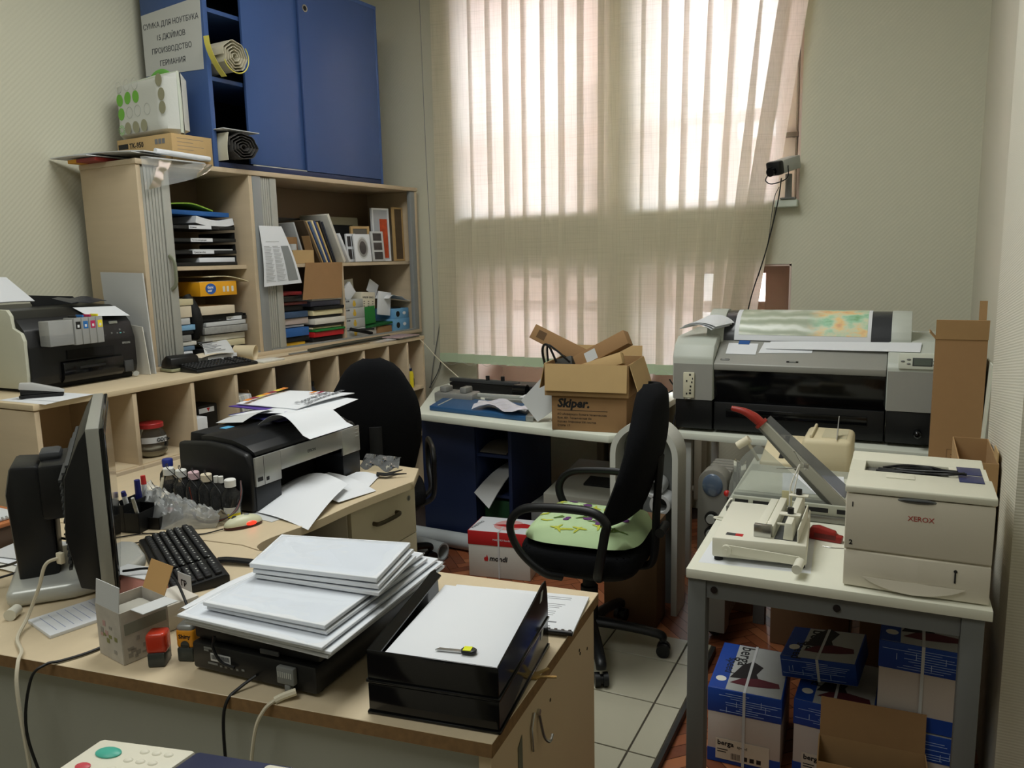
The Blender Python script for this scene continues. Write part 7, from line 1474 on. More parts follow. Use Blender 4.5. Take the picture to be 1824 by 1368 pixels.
t, o = vinyl_roll('yellow_roll', (0.03, 0.556, 2.568), 0.012, 0.078, 4.5, -0.30, 0.075, mat('vinyl ivory', (206, 200, 178), 0.5), 'ivory and yellow vinyl roll sticking out of the blue cabinet')
b = LB(); b.surf(lambda u, v: Vector((0.04 + 0.03 * v, 0.40 + 0.006 * v + 0.09 * u * u, 2.635 - 0.17 * u + 0.0 * v)), 6, 3, 0.002); b.fin('yellow_edge', mat('vinyl yellow', (214, 204, 96), 0.5), t)
b = LB(); b.tube([(0.078, 0.556 + 0.079 * math.cos(a), 2.568 + 0.079 * math.sin(a)) for a in [R(200 + 18 * k) for k in range(12)]], 0.003, n=5); b.fin('yellow_rim', mat('vinyl yellow', (214, 204, 96), 0.5), t)
t, o = vinyl_roll('grey_roll', (0.0, 0.575, ZT + 0.102), 0.012, 0.098, 4.5, -0.30, 0.07, mat('grey black vinyl', (76, 74, 72), 0.5), 'flattened dark grey vinyl roll on the roller cabinet before the blue doors', 0.70)
b = LB(); b.surf(lambda u, v: Vector((-0.05 + 0.115 * v, 0.47 - 0.004 * math.sin(PI * u) + 0.012 * u * u, ZT + 0.03 + 0.135 * u)), 8, 2, 0.003); b.fin('pale_wrap', mat('aged white wrap', (200, 198, 180), 0.6), t)
b = LB(); b.box(-0.04, 0.07, 0.45, 0.68, ZT + 0.178, ZT + 0.182, 0.001, M=None); lsingle('white_card', b, PAPERG, 'thin white card lying on the dark grey vinyl roll', 'card')

# ------------------------------------------------------------------ things in the pigeonholes of the counter
PS = 0.7325
t = thing('glass_jar', 'round glass jar with red lid and white powder in a pigeonhole', 'jar', (-2.925, 2.33, PS))
JX, JY = -2.925, 2.335
mb = MB(); mb.lathe([(0.0, 0.001), (0.045, 0.001), (0.062, 0.02), (0.068, 0.055), (0.060, 0.095), (0.048, 0.115), (0.047, 0.128)], (JX, JY, PS), 28); jr = obj('glass', mb, BOT, t)
mb = MB(); mb.lathe([(0, 0.004), (0.044, 0.004), (0.060, 0.02), (0.063, 0.030), (0.03, 0.036), (0, 0.033)], (JX, JY, PS), 28); obj('powder', mb, mat('white powder', (206, 198, 178), 0.95, bump=0.5, bscale=200), t)
mb = MB(); mb.lathe([(0, 0.148), (0.050, 0.148), (0.053, 0.145), (0.053, 0.128), (0.047, 0.126)], (JX, JY, PS), 28); obj('lid', mb, mat('jar lid red', (164, 44, 44), 0.35), t)
mb = MB(); mb.surf(lambda u, v: Vector((JX + 0.0672 * math.cos(R(-75) + R(100) * u), JY + 0.0672 * math.sin(R(-75) + R(100) * u), PS + 0.066 + 0.026 * v)), 12, 3, 0.0004); lb = obj('label', mb, PAPERG, t)
mb = MB(); text_bm(mb, 'СОЛЬ', 0.020, frame((JX + 0.066, JY - 0.026, PS + 0.072), (0.30, 1, 0), (0, 0, 1)), bold=0.0008); obj('label_lettering', mb, INK, lb, flat=True)
def pg(nm, m, label, cat, x0, x1, y0, y1, z0, z1, lean=0.0, group=None, b_=0.001):
    mb = MB(); mb.box(-(x1 - x0) / 2, (x1 - x0) / 2, 0, y1 - y0, 0, z1 - z0, b_, M=Matrix.Translation(((x0 + x1) / 2, y0, z0)) @ Matrix.Rotation(R(lean), 4, 'X')); return single(nm, mb, m, label, cat, group)
pg('box', PAPER, 'white open box in the pigeonhole right of the jar', 'box', -3.0, -2.87, 2.525, 2.60, PS, 0.86)
mb = MB(); mb.box(-3.05, -2.93, 2.605, 2.72, PS, 0.90, 0.004); o = single('black_box', mb, BLACK, 'black box with a white and red label behind the white open box', 'box')
mb = MB(); mb.box(-2.9298, -2.929, 2.61, 2.70, 0.865, 0.888); lb = obj('label', mb, PAPER, o); mb = MB(); mb.prism([(2.655, 0.886), (2.675, 0.886), (2.665, 0.868)], -2.9289, -2.9284, 'x'); obj('label_mark', mb, REDP, lb)
for i in range(5): pg('catalogue', [PAPER2, PAPERG, PAPER2, PAPER, PAPERG][i], ['outermost left catalogue of the leaning row in the fourth pigeonhole', 'second catalogue from the left of the leaning row', 'middle catalogue of the leaning row in the fourth pigeonhole', 'second catalogue from the right of the leaning row', 'outermost right catalogue of the leaning row'][i], 'catalogue', -3.08, -2.865, 2.845 + i * 0.0165, 2.860 + i * 0.0165, PS + 0.003, 0.925, lean=14.5, group='leaning catalogues in the fourth pigeonhole')
pg('cardboard_piece', CARD, 'cardboard piece leaning right behind the leaning catalogues', 'cardboard', -3.05, -2.90, 2.975, 2.979, PS + 0.004, 0.95, lean=22)
for i, (m, l) in enumerate(((mat('dark red folder', (104, 40, 38), 0.5), 'dark red folder lowest in the fifth pigeonhole'), (BLACKM, 'black folder in the middle of the fifth pigeonhole'), (PBLUE, 'blue folder on top in the fifth pigeonhole'))): 
    mb = MB(); mb.box(-3.12, -2.87, 3.04, 3.265, PS + 0.0005 + i * 0.034, PS + 0.03 + i * 0.034, 0.002); single('folder', mb, m, l, 'folder')
t = thing('dark_bottle', 'dark blue bottle in the sixth pigeonhole', 'bottle', (-2.95, 3.42, PS)); mb = MB(); mb.lathe([(0, 0.0005), (0.028, 0.0005), (0.03, 0.004), (0.03, 0.10), (0.016, 0.135), (0.014, 0.14)], (-2.95, 3.42, PS), 20); obj('body', mb, mat('dark blue plastic', (36, 44, 64), 0.3), t); mb = MB(); mb.cyl((-2.95, 3.42, PS + 0.14), (-2.95, 3.42, PS + 0.165), 0.017); obj('cap', mb, BLACK, t)
pg('paper_stack', PAPERG, 'grey white card standing beside the dark blue bottle', 'papers', -3.06, -2.96, 3.315, 3.335, PS, 0.90)
pg('folder', BLACKM, 'black folder standing in the seventh pigeonhole', 'folder', -3.06, -2.90, 3.55, 3.58, PS, 0.96, lean=3)
# glue, boxes and tins at the right end
t = thing('glue_bottle', 'yellow glue bottle with white nozzle in the last pigeonhole', 'bottle', (-2.885, 4.275, PS)); GX, GY_ = -2.875, 4.292
mb = MB(); mb.lathe([(0, 0.0005), (0.024, 0.0005), (0.026, 0.003), (0.026, 0.085), (0.022, 0.10), (0.015, 0.108)], (GX, GY_, PS), 20); obj('body', mb, YELLOW, t)
mb = MB(); mb.lathe([(0.0, 0.1085), (0.017, 0.1085), (0.017, 0.125), (0.0, 0.125)], (GX, GY_, PS), 18); obj('collar', mb, mat('glue navy collar', (40, 46, 90), 0.4), t); mb = MB(); mb.cyl((GX, GY_, PS + 0.125), (GX, GY_, PS + 0.155), 0.008, 0.004); obj('nozzle', mb, PAPER2, t)
pg('box', REDP, 'red and white box standing at the back of the last pigeonhole', 'box', -3.06, -2.95, 4.245, 4.33, PS, 0.89)
pg('box', PAPER2, 'white box with red stripe below the red box', 'box', -2.948, -2.93, 4.245, 4.33, PS, 0.84)
for k, (y, h, m, l) in enumerate(((4.352, 0.05, BLACK, 'short black tin right of the yellow glue bottle'), (4.264, 0.10, mat('dark green tin', (40, 66, 44), 0.4), 'dark green tube left of the yellow glue bottle'))):
    mb = MB(); mb.lathe([(0, 0.0005), (0.016, 0.0005), (0.018, 0.003), (0.018, h - 0.004), (0.015, h), (0, h)], (-2.90 - 0.03 * k, y, PS), 18); single('tin', mb, m, l, 'tin')
mb = MB(); mb.box(-3.08, -2.87, 4.24, 4.40, 0.4185, 0.43, 0.001); single('magazine', mb, PAPERG, 'pale magazine on the lower shelf at the far end of the counter', 'magazine')
# ------------------------------------------------------------------ swivel chairs (local x = front of the chair)
def chair(M, label, base_ang, arms=True, pad_h=0.50):
    t = thing('office_chair', label, 'chair', M=M)
    b = MB(); pts = [(0.235 * (1.0 if abs(math.cos(a)) > .3 else 1.0) * math.copysign(abs(math.cos(a)) ** 0.55, math.cos(a)), 0.225 * math.copysign(abs(math.sin(a)) ** 0.55, math.sin(a))) for a in [2 * PI * k / 36 for k in range(36)]]
    b.prism(pts, 0.385, 0.465, 'z', 0.028, seg=4); obj('seat', b, FABRIC, t, local=True)
    b = MB(); b.prism([(x * 0.9, y * 0.9) for x, y in pts], 0.365, 0.388, 'z', 0.008); obj('seat_shell', b, BLACKM, t, local=True)
    W2 = 0.205
    def pad(off):
        def f(u, v):
            a = 2 * u - 1; z = 0.565 + pad_h * v
            wv = W2 * (0.86 + 0.16 * math.sin(PI * min(1, v * 1.25))) * (1 if v < 0.58 else math.sqrt(max(0.0, 1 - ((v - 0.58) / 0.425) ** 2)) * 0.93 + 0.07)
            x = -0.165 - 0.10 * v ** 1.4 - 0.045 * math.sin(PI * v) + 0.055 * (a * a) * (1 - 0.4 * v) 
            ed = min(1.0, min(1 - abs(a), v * 2, (1 - v) * 2) * 7) ** 0.5
            return Vector((x + off * (0.012 + 0.022 * ed), a * wv, z))
        return f
    b = MB(); b.surf(pad(1), 18, 20); b.surf(pad(-1), 18, 20)
    rim = lambda o: [[pad(o)(u, v) for u, v in ((k / 18, 0) if s == 0 else (1, k / 20) if s == 1 else (1 - k / 18, 1) if s == 2 else (0, 1 - k / 20) for k in range(18 if s % 2 == 0 else 20))] for s in range(4)]
    A = sum(rim(1), []); B = sum(rim(-1), []); n = len(A)
    va = [b.bm.verts.new(p) for p in A]; vb_ = [b.bm.verts.new(p) for p in B]
    for i in range(n): b.bm.faces.new((va[i], va[(i + 1) % n], vb_[(i + 1) % n], vb_[i]))
    bmesh.ops.remove_doubles(b.bm, verts=b.bm.verts[:], dist=0.0002)
    obj('backrest', b, FABRIC, t, local=True, ang=70)
    b = MB(); b.tube([(-0.10, 0, 0.37), (-0.22, 0, 0.37), (-0.255, 0, 0.42), (-0.262, 0, 0.60), (-0.275, 0, 0.80)], 0.028, n=10, flat=0.5); obj('back_bracket', b, BLACKM, t, local=True)
    b = MB(); b.cyl((-0.285, -0.05, 0.52), (-0.285, 0.05, 0.52), 0.018, n=14); obj('adjust_knob', b, BLACK, t, local=True)
    if arms:
        for s in (-1, 1):
            y = s * 0.262
            b = MB(); b.tube([(-0.10, s * 0.20, 0.375), (-0.115, y * .98, 0.42), (-0.14, y, 0.56), (-0.145, y, 0.61), (-0.09, y, 0.645), (0.06, y, 0.645), (0.17, y, 0.625), (0.215, y, 0.56), (0.18, y, 0.47), (0.09, y, 0.40), (0.03, s * 0.225, 0.375)], 0.0165, n=10, flat=0.75); obj('armrest', b, BLACK, t, local=True)
    b = MB(); b.cyl((0, 0, 0.10), (0, 0, 0.26), 0.034, n=18); b.cyl((0, 0, 0.26), (0, 0, 0.365), 0.026, n=18); obj('column', b, BLACKM, t, local=True)
    for k in range(5):
        a = R(base_ang + 72 * k); c, s_ = math.cos(a), math.sin(a)
        b = MB(); b.tube([(0.02 * c, 0.02 * s_, 0.115), (0.15 * c, 0.15 * s_, 0.105), (0.27 * c, 0.27 * s_, 0.085), (0.285 * c, 0.285 * s_, 0.062)], lambda u: 0.026 - 0.008 * u, n=10, flat=0.8); lg = obj('leg', b, BLACK, t, local=True)
        b = MB(); p = Vector((0.285 * c, 0.285 * s_, 0.026)); d = Vector((-s_, c, 0)); b.cyl(p - d * 0.024, p - d * 0.006, 0.026, n=18); b.cyl(p + d * 0.006, p + d * 0.024, 0.026, n=18); b.cyl(p - d * 0.006, p + d * 0.006, 0.018, n=12); obj('caster', b, BLACK, lg, local=True)
    return t
CH = LM(-1.045, 2.74, 0.0305, 183)
chair(CH, 'black swivel chair with a green floral cushion on its seat', -172)
chair(LM(-2.23, 3.015, 0.0305, 127), 'black swivel chair behind the photo printer, only its back in view', 10, pad_h=0.535)
# cushion
def cushion_material():
    m = mat('floral cushion cloth', (186, 212, 164), 0.85); nt, b = nodes_of(m); return m
CUM = cushion_material()
t = thing('seat_cushion', 'pale green cushion with purple flowers on the swivel chair seat', 'cushion', M=CH @ Matrix.Translation((-0.005, 0, 0.4775)))
rg = random.Random(12)
def cf(top):
    def f(u, v):
        a, c = 2 * u - 1, 2 * v - 1; ed = max(0, 1 - max(abs(a), abs(c)) ** 5)
        x = 0.225 * a * math.sqrt(1 - 0.30 * c * c * c * c); y = 0.208 * c * math.sqrt(1 - 0.30 * a ** 4)
        return Vector((x, y, 0.014 + (0.052 * ed ** 0.6 if top else -0.011 * ed) + 0.004 * math.sin(7 * u + 2) * math.sin(6 * v)))
    return f
b = MB(); b.surf(cf(True), 20, 20); b.surf(cf(False), 20, 20); bmesh.ops.remove_doubles(b.bm, verts=b.bm.verts[:], dist=0.0003); cu = obj('cover', b, CUM, t, local=True, ang=80)
fm = [mat('print purple', (104, 60, 116), 0.85), mat('print leaf', (96, 124, 56), 0.85), mat('print yellow green', (190, 196, 70), 0.85)]
b = MB()
for k in range(30):
    u, v = rg.uniform(.10, .9), rg.uniform(.1, .9); b.mi = k % 3
    for q in range(3 if k % 3 else 5):
        a = rg.uniform(0, 6.28); l_, w_ = (0.012, 0.010) if b.mi == 0 else (0.024, 0.005); cx, cy = u + (0.02 * math.cos(a)), v + 0.02 * math.sin(a)
        def pf(uu, vv, a=a, l_=l_, w_=w_, cx=cx, cy=cy):
            r_ = (uu - .5) * 2; w2 = math.sqrt(max(0, 1 - r_ * r_)); dx, dy = r_ * l_ / 0.44, (vv - .5) * 2 * w_ * w2 / 0.44
            p = cf(True)(min(.99, max(.01, cx + dx * math.cos(a) - dy * math.sin(a))), min(.99, max(.01, cy + dx * math.sin(a) + dy * math.cos(a)))); return p + Vector((0, 0, 0.0022))
        b.surf(pf, 6, 2)
o = obj('flower_print', b, fm, cu, local=True); o['kind'] = 'stuff'

# ------------------------------------------------------------------ cardboard boxes on the window table
def open_box(nm, label, M, w, d, h, m, inner, flaps, th=0.003):
    t = thing(nm, label, 'box', M=M); b = MB()
    b.box(-w / 2, w / 2, -d / 2, d / 2, 0.0005, th)
    for s in (-1, 1): b.box(-w / 2, w / 2, s * (d / 2 - th / 2) - th / 2, s * (d / 2 - th / 2) + th / 2, th, h); b.box(s * (w / 2 - th / 2) - th / 2, s * (w / 2 - th / 2) + th / 2, -d / 2 + th, d / 2 - th, th, h)
    obj('walls', b, m, t, local=True)
    for o, xd, up, l, ww in flaps: b = MB(); b.box(-ww / 2, ww / 2, 0, l, -th / 2, th / 2, M=frame(o, xd, up)); obj('flap', b, inner, t, local=True)
    return t
SKM = LM(-1.300, 3.535, WZ, 6)
t = thing('cardboard_box', 'closed cardboard box lettered on its front, under the open cardboard box', 'box', M=SKM)
mb = MB(); mb.box(-0.178, 0.178, -0.165, 0.165, 0.0005, 0.165, 0.003); bx = obj('carton', mb, CARDD, t, local=True)
ff = frame((-0.15, -0.1655, 0), (1, 0, 0), (0, 0, 1))
mb = MB(); text_bm(mb, 'Skiper.', 0.056, ff @ Matrix.Translation((0.0, 0.112, 0)), bold=0.0022, shear=0.2); obj('name_lettering', mb, INK, bx, local=True, flat=True)
mb = MB(); mb.box(0.0, 0.24, 0.096, 0.098, 0, 0.0004, M=ff)
for k, s_ in enumerate(('АО «Аквариус» бумага техническая', 'Бум. 80г. Техническая А4', 'Кол-во: Упаковка 500 листов', 'Стопа  17')): text_bm(mb, s_, 0.0135, ff @ Matrix.Translation((0.0, 0.074 - k * 0.018, 0)))
obj('print_lettering', mb, INK, bx, local=True, flat=True)
t = open_box('cardboard_box', 'open cardboard box full of cartons on top of the lettered one', SKM @ Matrix.Translation((-0.008, -0.006, 0.1655)), 0.395, 0.35, 0.15, CARD, CARDL,
    [((0, -0.178, 0.150), (1, 0, 0), (0, -0.10, -1), 0.125, 0.385), ((0.20, 0, 0.150), (0, 1, 0), (0.32, 0, -1), 0.13, 0.33), ((-0.20, 0, 0.150), (0, 1, 0), (-0.22, 0, -1), 0.12, 0.33), ((0, 0.178, 0.150), (1, 0, 0), (0, 0.2, 1), 0.05, 0.38)])
def stick(nm, label, p0, p1, w, h, m, lab=None, roll=0, cat='box'):
    p0, p1 = Vector(p0), Vector(p1); x = (p1 - p0); L_ = x.length; M = frame(p0, x, (0, 0.25 + roll, 1)); t = thing(nm, label, cat, M=M); b = MB(); b.box(0, L_, -h / 2, h / 2, -w / 2, w / 2, 0.002); o = obj('carton', b, m, t, local=True)
    if lab: b = MB(); b.box(lab[0], lab[1], lab[2], lab[3], w / 2, w / 2 + 0.0006); obj('label', b, lab[4], o, local=True)
    return t
stick('long_carton', 'long brown carton sticking up to the left out of the open box', (-1.655, 3.60, 1.185), (-1.30, 3.62, 1.02), 0.075, 0.075, CARDD, (0.03, 0.075, -0.02, 0.02, mat('print brown', (96, 72, 46), 0.8)))
stick('long_carton', 'brown carton with white label sticking up to the right out of the open box', (-1.385, 3.50, 1.045), (-1.135, 3.50, 1.178), 0.055, 0.07, CARDD, (0.06, 0.12, -0.028, 0.022, PAPERG))
stick('long_carton', 'light carton edge lying low under the white labelled carton', (-1.36, 3.47, 1.015), (-1.15, 3.47, 1.085), 0.04, 0.055, CARDL)
mb = MB(); mb.tube([(-1.53, 3.47, 0.99), (-1.545, 3.45, 1.10), (-1.53, 3.44, 1.14), (-1.50, 3.43, 1.13), (-1.47, 3.44, 1.06)], 0.006, n=6); mb.tube([(-1.51, 3.45, 0.99), (-1.515, 3.44, 1.13), (-1.47, 3.43, 1.12), (-1.40, 3.44, 1.06)], 0.005, n=6); single('cable', mb, BLACK, 'black cable looping out of the open cardboard box', 'cable')
stick('grey_device', 'dark grey device between the cables in the open cardboard box', (-1.50, 3.52, 1.03), (-1.41, 3.52, 1.055), 0.06, 0.05, mat('device grey', (66, 66, 62), 0.5), cat='device')
# ------------------------------------------------------------------ trimmer and things on the window table
t = thing('paper_trimmer', 'blue topped paper trimmer with grey end blocks on the window table', 'paper trimmer', (-2.0, 3.65, WZ))
BD = [(-2.27, 3.565), (-1.655, 3.475), (-1.76, 3.80), (-2.345, 3.855)]
mb = MB(); mb.prism(BD, WZ + 0.001, WZ + 0.026, 'z', 0.004); obj('board', mb, mat('trimmer blue', (40, 84, 128), 0.4), t)
mb = MB(); mb.prism([(-2.235, 3.59), (-2.225, 3.585), (-2.26, 3.80), (-2.272, 3.80)], WZ + 0.0262, WZ + 0.0275); obj('ruler', mb, GREYL, t)
mb = MB(); mb.prism([(-2.385, 3.80), (-2.13, 3.79), (-2.15, 3.93), (-2.42, 3.95)], WZ + 0.001, WZ + 0.055, 'z', 0.01); eb = obj('end_block', mb, SILVER, t)
for x in (-2.36, -2.23): mb = MB(); mb.box(x, x + 0.045, 3.82, 3.90, WZ + 0.055, WZ + 0.088, 0.008); obj('bracket', mb, SILVER, eb)
mb = MB(); mb.prism([(-1.655, 3.475), (-1.61, 3.47), (-1.72, 3.80), (-1.76, 3.80)], WZ + 0.001, WZ + 0.03, 'z', 0.005); obj('end_block', mb, SILVER, t)
mb = MB(); mb.box(-2.16, -1.62, 3.87, 3.90, WZ + 0.03, WZ + 0.05, 0.004); obj('guide_rail', mb, GREYL, t)
t = thing('laminator', 'long black roller device behind the blue trimmer', 'roller device', (-2.1, 4.2, WZ))
mb = MB(); mb.box(-2.45, -1.75, 4.08, 4.24, WZ + 0.001, WZ + 0.07, 0.008); bd = obj('body', mb, BLACK, t)
mb = MB(); mb.prism([(-2.46, 4.10), (-1.98, 4.06), (-1.98, 4.10), (-2.46, 4.14)], WZ + 0.0705, WZ + 0.092, 'z', 0.004); obj('bar', mb, GREYD, bd)
for x in (-2.19, -2.09): mb = MB(); mb.cyl((x, 4.09, WZ + 0.09), (x, 4.09, WZ + 0.118), 0.012, n=12); obj('knob', mb, BLACK, bd)
mb = MB(); mb.cyl((-1.98, 4.02, WZ + 0.055), (-1.90, 4.02, WZ + 0.055), 0.034, n=16); obj('wheel', mb, BLACKG, bd)
mb = MB(); mb.box(-2.12, -1.80, 3.915, 4.03, WZ + 0.001, WZ + 0.02, 0.002); pf = single('framed_print', mb, PAPERG, 'flat framed print lying between the blue trimmer and the black roller device', 'frame')
mb = MB(); mb.box(-2.09, -1.90, 3.93, 4.015, WZ + 0.0201, WZ + 0.0208); obj('print', mb, mat('grey print', (96, 92, 84), 0.5), pf)
for k, (x0, y0, m) in enumerate(((-1.86, 3.83, PAPER), (-1.78, 3.84, mat('rosy print', (206, 190, 186), 0.5, var=0.3, vscale=(40, 40, 40))))): mb = MB(); mb.patch((x0, y0, WZ + 0.052 + k * .002), (x0 + 0.15, y0 - 0.02, WZ + 0.05 + k * .002), (x0 + 0.14, y0 + 0.14, WZ + 0.05 + k * .002), (x0 - 0.01, y0 + 0.13, WZ + 0.05 + k * .002), nu=2, nv=2); single('print', mb, m, ['white print lying at the right end of the trimmer rail', 'rosy coloured print lying over the white one beside the trimmer'][k], 'print')
rg = random.Random(6)
mb = MB(); mb.surf(lambda u, v: Vector((-1.99 + 0.33 * u, 3.53 - 0.05 * u + 0.16 * v + 0.02 * math.sin(6 * u), WZ + 0.03 + 0.020 * abs(math.sin(5 * u + 3 * v)) + 0.014 * abs(math.sin(9 * v - 4 * u)) + rg.uniform(0, .003))), 20, 10, 0.0012); single('plastic_sleeve', mb, mat('milky plastic', (206, 204, 212), 0.25), 'crumpled milky plastic sleeve on the blue trimmer', 'plastic sleeve')
mb = MB(); mb.prism([(0, 0), (0.085, -0.105), (0.185, -0.03), (0.125, 0.135)], -0.003, 0.003, 'z', M=frame((-1.675, 3.47, WZ + 0.108), (0.97, 0.22, 0), (0, 0.12, 1))); single('white_board', mb, PAPERG, 'small white panel standing on its corner between trimmer and cardboard boxes', 'board')
# wires along the corner and the wall
for nm, pts, r_, m, l in (('wall_cable', [(-2.855, 4.712, 1.9), (-2.84, 4.71, 1.50), (-2.875, 4.71, 1.18), (-2.94, 4.70, 0.86), (-2.97, 4.69, 0.66)], 0.003, GREY, 'grey cable on the wall, left of the pair beside the blinds'), ('wall_cable', [(-2.815, 4.71, 1.45), (-2.835, 4.71, 1.10), (-2.86, 4.70, 0.98), (-2.90, 4.70, 0.80), (-2.98, 4.69, 0.66)], 0.003, GREYD, 'darker cable on the wall, right of the pair beside the blinds'),
    ('wall_cable', [(-2.86, 4.30, 1.075), (-2.83, 4.38, 1.03), (-2.76, 4.47, 0.90), (-2.62, 4.52, 0.76)], 0.003, CREAM, 'cream cable running from the counter end down to the window table'), ('camera_cable', [(-0.63, 4.60, 1.945), (-0.645, 4.59, 1.81), (-0.70, 4.585, 1.55), (-0.765, 4.585, 1.33), (-0.80, 4.58, 1.16)], 0.0035, BLACK, 'black cable hanging from the wall camera to the plotter'),
    ('camera_cable', [(-0.64, 4.60, 1.90), (-0.665, 4.595, 1.83), (-0.69, 4.59, 1.6), (-0.735, 4.587, 1.42)], 0.002, GREYD, 'thin cable beside the black camera cable'), ('cable', [(-1.06, 3.95, 0.92), (-1.0, 3.90, 0.85), (-0.985, 3.78, 0.765), (-0.985, 3.74, 0.72), (-0.985, 3.70, 0.6)], 0.004, BLACK, 'black cable left of the plotter, upper strand'), ('cable', [(-1.20, 4.30, 0.755), (-1.14, 4.32, 0.80), (-1.02, 4.28, 0.85), (-0.95, 4.20, 0.80), (-0.93, 4.18, 0.726)], 0.004, BLACK, 'black cable behind the plotter end, near the blinds'),
    ('cord_end', [(-1.87, 4.0, 0.765), (-1.85, 4.05, 0.80), (-1.825, 4.10, 0.86), (-1.81, 4.12, 0.94)], 0.003, CREAM, 'stiff cream wire standing up at the right of the roller device')): cable(nm, pts, r_, m, l)
mb = MB(); mb.box(-1.185, -1.14, 3.80, 3.86, WZ + 0.001, 0.885, 0.003); single('power_adapter', mb, BLACK, 'black upright adapter at the right end of the window table behind the chair back', 'adapter')
mb = MB(); mb.box(-1.125, -1.14, 3.44, 3.54, WZ + 0.001, WZ + 0.10, 0.002); single('black_case', mb, BLACK, 'black case on the window table right of the cardboard boxes', 'case')
# wall camera
t = thing('security_camera', 'grey and black box camera on a post on the window sill', 'camera', (-0.605, 4.66, 1.836))
MC = Matrix.Translation((-0.63, 4.575, 2.005)) @ Matrix.Rotation(R(-28), 4, 'Z') @ Matrix.Rotation(R(14), 4, 'X')
mb = MB(); mb.box(-0.04, 0.04, -0.03, 0.12, -0.035, 0.035, 0.006, M=MC); obj('housing', mb, GREYL, t); mb = MB(); mb.box(-0.042, 0.042, -0.075, -0.03, -0.037, 0.037, 0.01, M=MC); fr_ = obj('front_hood', mb, BLACK, t)
mb = MB(); mb.cyl(MC @ Vector((0, -0.10, -0.012)), MC @ Vector((0, -0.07, -0.012)), 0.024, n=18); obj('lens', mb, BLACKG, fr_); mb = MB(); mb.tube([MC @ Vector(p) for p in ((0.044, 0.0, 0), (0.05, -0.03, -0.06), (0.0, -0.09, -0.075), (-0.04, -0.09, -0.055), (-0.045, -0.06, -0.03))], 0.003, n=6); obj('lead', mb, BLACK, t)
mb = MB(); mb.cyl((-0.60, 4.66, 1.836), (-0.60, 4.66, 1.97), 0.018, n=16); mb.box(-0.64, -0.56, 4.64, 4.69, 1.8355, 1.845, 0.002); obj('post', mb, GREY, t)
# ------------------------------------------------------------------ floor things below the window table
def paper_box(M, label, w, d, h, lid_h, cb, cl, ct, group=None):
    t = thing('paper_box', label, 'box', M=M, group=group); b = MB(); b.box(-w / 2, w / 2, 0, d, 0.001, h - 0.002, 0.002); bx = obj('carton', b, cb, t, local=True)
    b = MB(); b.box(-w / 2 - 0.002, w / 2 + 0.002, -0.002, d + 0.002, h - lid_h, h, 0.002); ld = obj('lid', b, cl, t, local=True); b = MB(); b.box(-w / 2 + 0.002, w / 2 - 0.002, 0.002, d - 0.002, h, h + 0.0006); tp = obj('top_print', b, ct, ld, local=True)
    b = MB(); b.box(-0.004, 0.004, -0.0035, -0.0028, 0.001, h + 0.002); b.box(-0.004, 0.004, -0.0035, d + 0.003, h + 0.001, h + 0.0018); obj('strap', b, PAPERG, t, local=True)
    return t, bx, ld, tp
t, bx, ld, tp = paper_box(LM(-1.717, 3.272, 0, 9), 'white paper box with a red lid band on the floor before the blue shelf unit', 0.315, 0.215, 0.235, 0.07, mat('box white print', (206, 206, 198), 0.5), REDP, PAPER)
mb = MB(); text_bm(mb, 'mondi', 0.036, frame((-0.05, -0.0008, 0.088), (1, 0, 0), (0, 0, 1)), bold=0.0012, shear=0.15); obj('maker_lettering', mb, INK, bx, local=True, flat=True)
mb = MB(); mb.prism([(-0.075, 0.085), (-0.058, 0.085), (-0.056, 0.10), (-0.062, 0.118), (-0.066, 0.104), (-0.072, 0.106), (-0.078, 0.098)], -0.0012, -0.0006, 'y'); obj('maker_mark', mb, REDP, bx, local=True)
mb = MB(); text_bm(mb, 'MAESTRO Standard', 0.012, frame((-0.03, -0.0028, 0.193), (1, 0, 0), (0, 0, 1))); obj('lid_lettering', mb, PAPER, ld, local=True, flat=True)
mb = MB(); mb.mi = 0; mb.lathe([(0, 0), (0.075, 0), (0.075, 0.0004), (0, 0.0004)], (0.02, 0.11, 0.2362), 24); mb.mi = 1; mb.prism([(-0.06, 0.10), (0.0, 0.085), (0.06, 0.08), (0.145, 0.09), (0.145, 0.125), (0.09, 0.15), (0.04, 0.125), (-0.01, 0.115)], 0.2368, 0.2374); mb.mi = 2; text_bm(mb, 'MAESTRO', 0.026, frame((-0.14, 0.03, 0.2368), (0.2, 1, 0), (-1, 0.2, 0))); obj('lid_picture', mb, [mat('rose print', (224, 170, 168), 0.5), REDP, INKG], tp, local=True)
# grey floor machine and white arch
t = thing('floor_printer', 'grey white office machine on the floor under the window table', 'office machine', (-1.4, 3.7, 0)); GWM = mat('shade darkened plastic', (150, 150, 140), 0.5)  # plastic colour darkened to stand for the shade under the window table
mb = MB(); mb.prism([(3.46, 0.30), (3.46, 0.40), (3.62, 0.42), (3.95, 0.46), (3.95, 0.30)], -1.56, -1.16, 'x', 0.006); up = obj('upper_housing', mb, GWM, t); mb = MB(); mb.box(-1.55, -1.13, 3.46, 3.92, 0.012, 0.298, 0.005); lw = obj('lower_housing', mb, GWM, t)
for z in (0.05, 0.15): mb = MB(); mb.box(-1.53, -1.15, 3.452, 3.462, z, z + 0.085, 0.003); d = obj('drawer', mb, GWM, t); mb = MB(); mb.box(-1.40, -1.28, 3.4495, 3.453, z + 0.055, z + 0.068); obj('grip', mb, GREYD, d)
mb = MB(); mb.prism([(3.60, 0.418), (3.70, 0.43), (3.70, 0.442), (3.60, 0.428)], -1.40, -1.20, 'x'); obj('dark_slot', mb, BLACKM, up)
t = thing('white_arch', 'large white arched cover standing on the floor behind the swivel chair', 'arched cover', (-0.97, 3.25, 0))
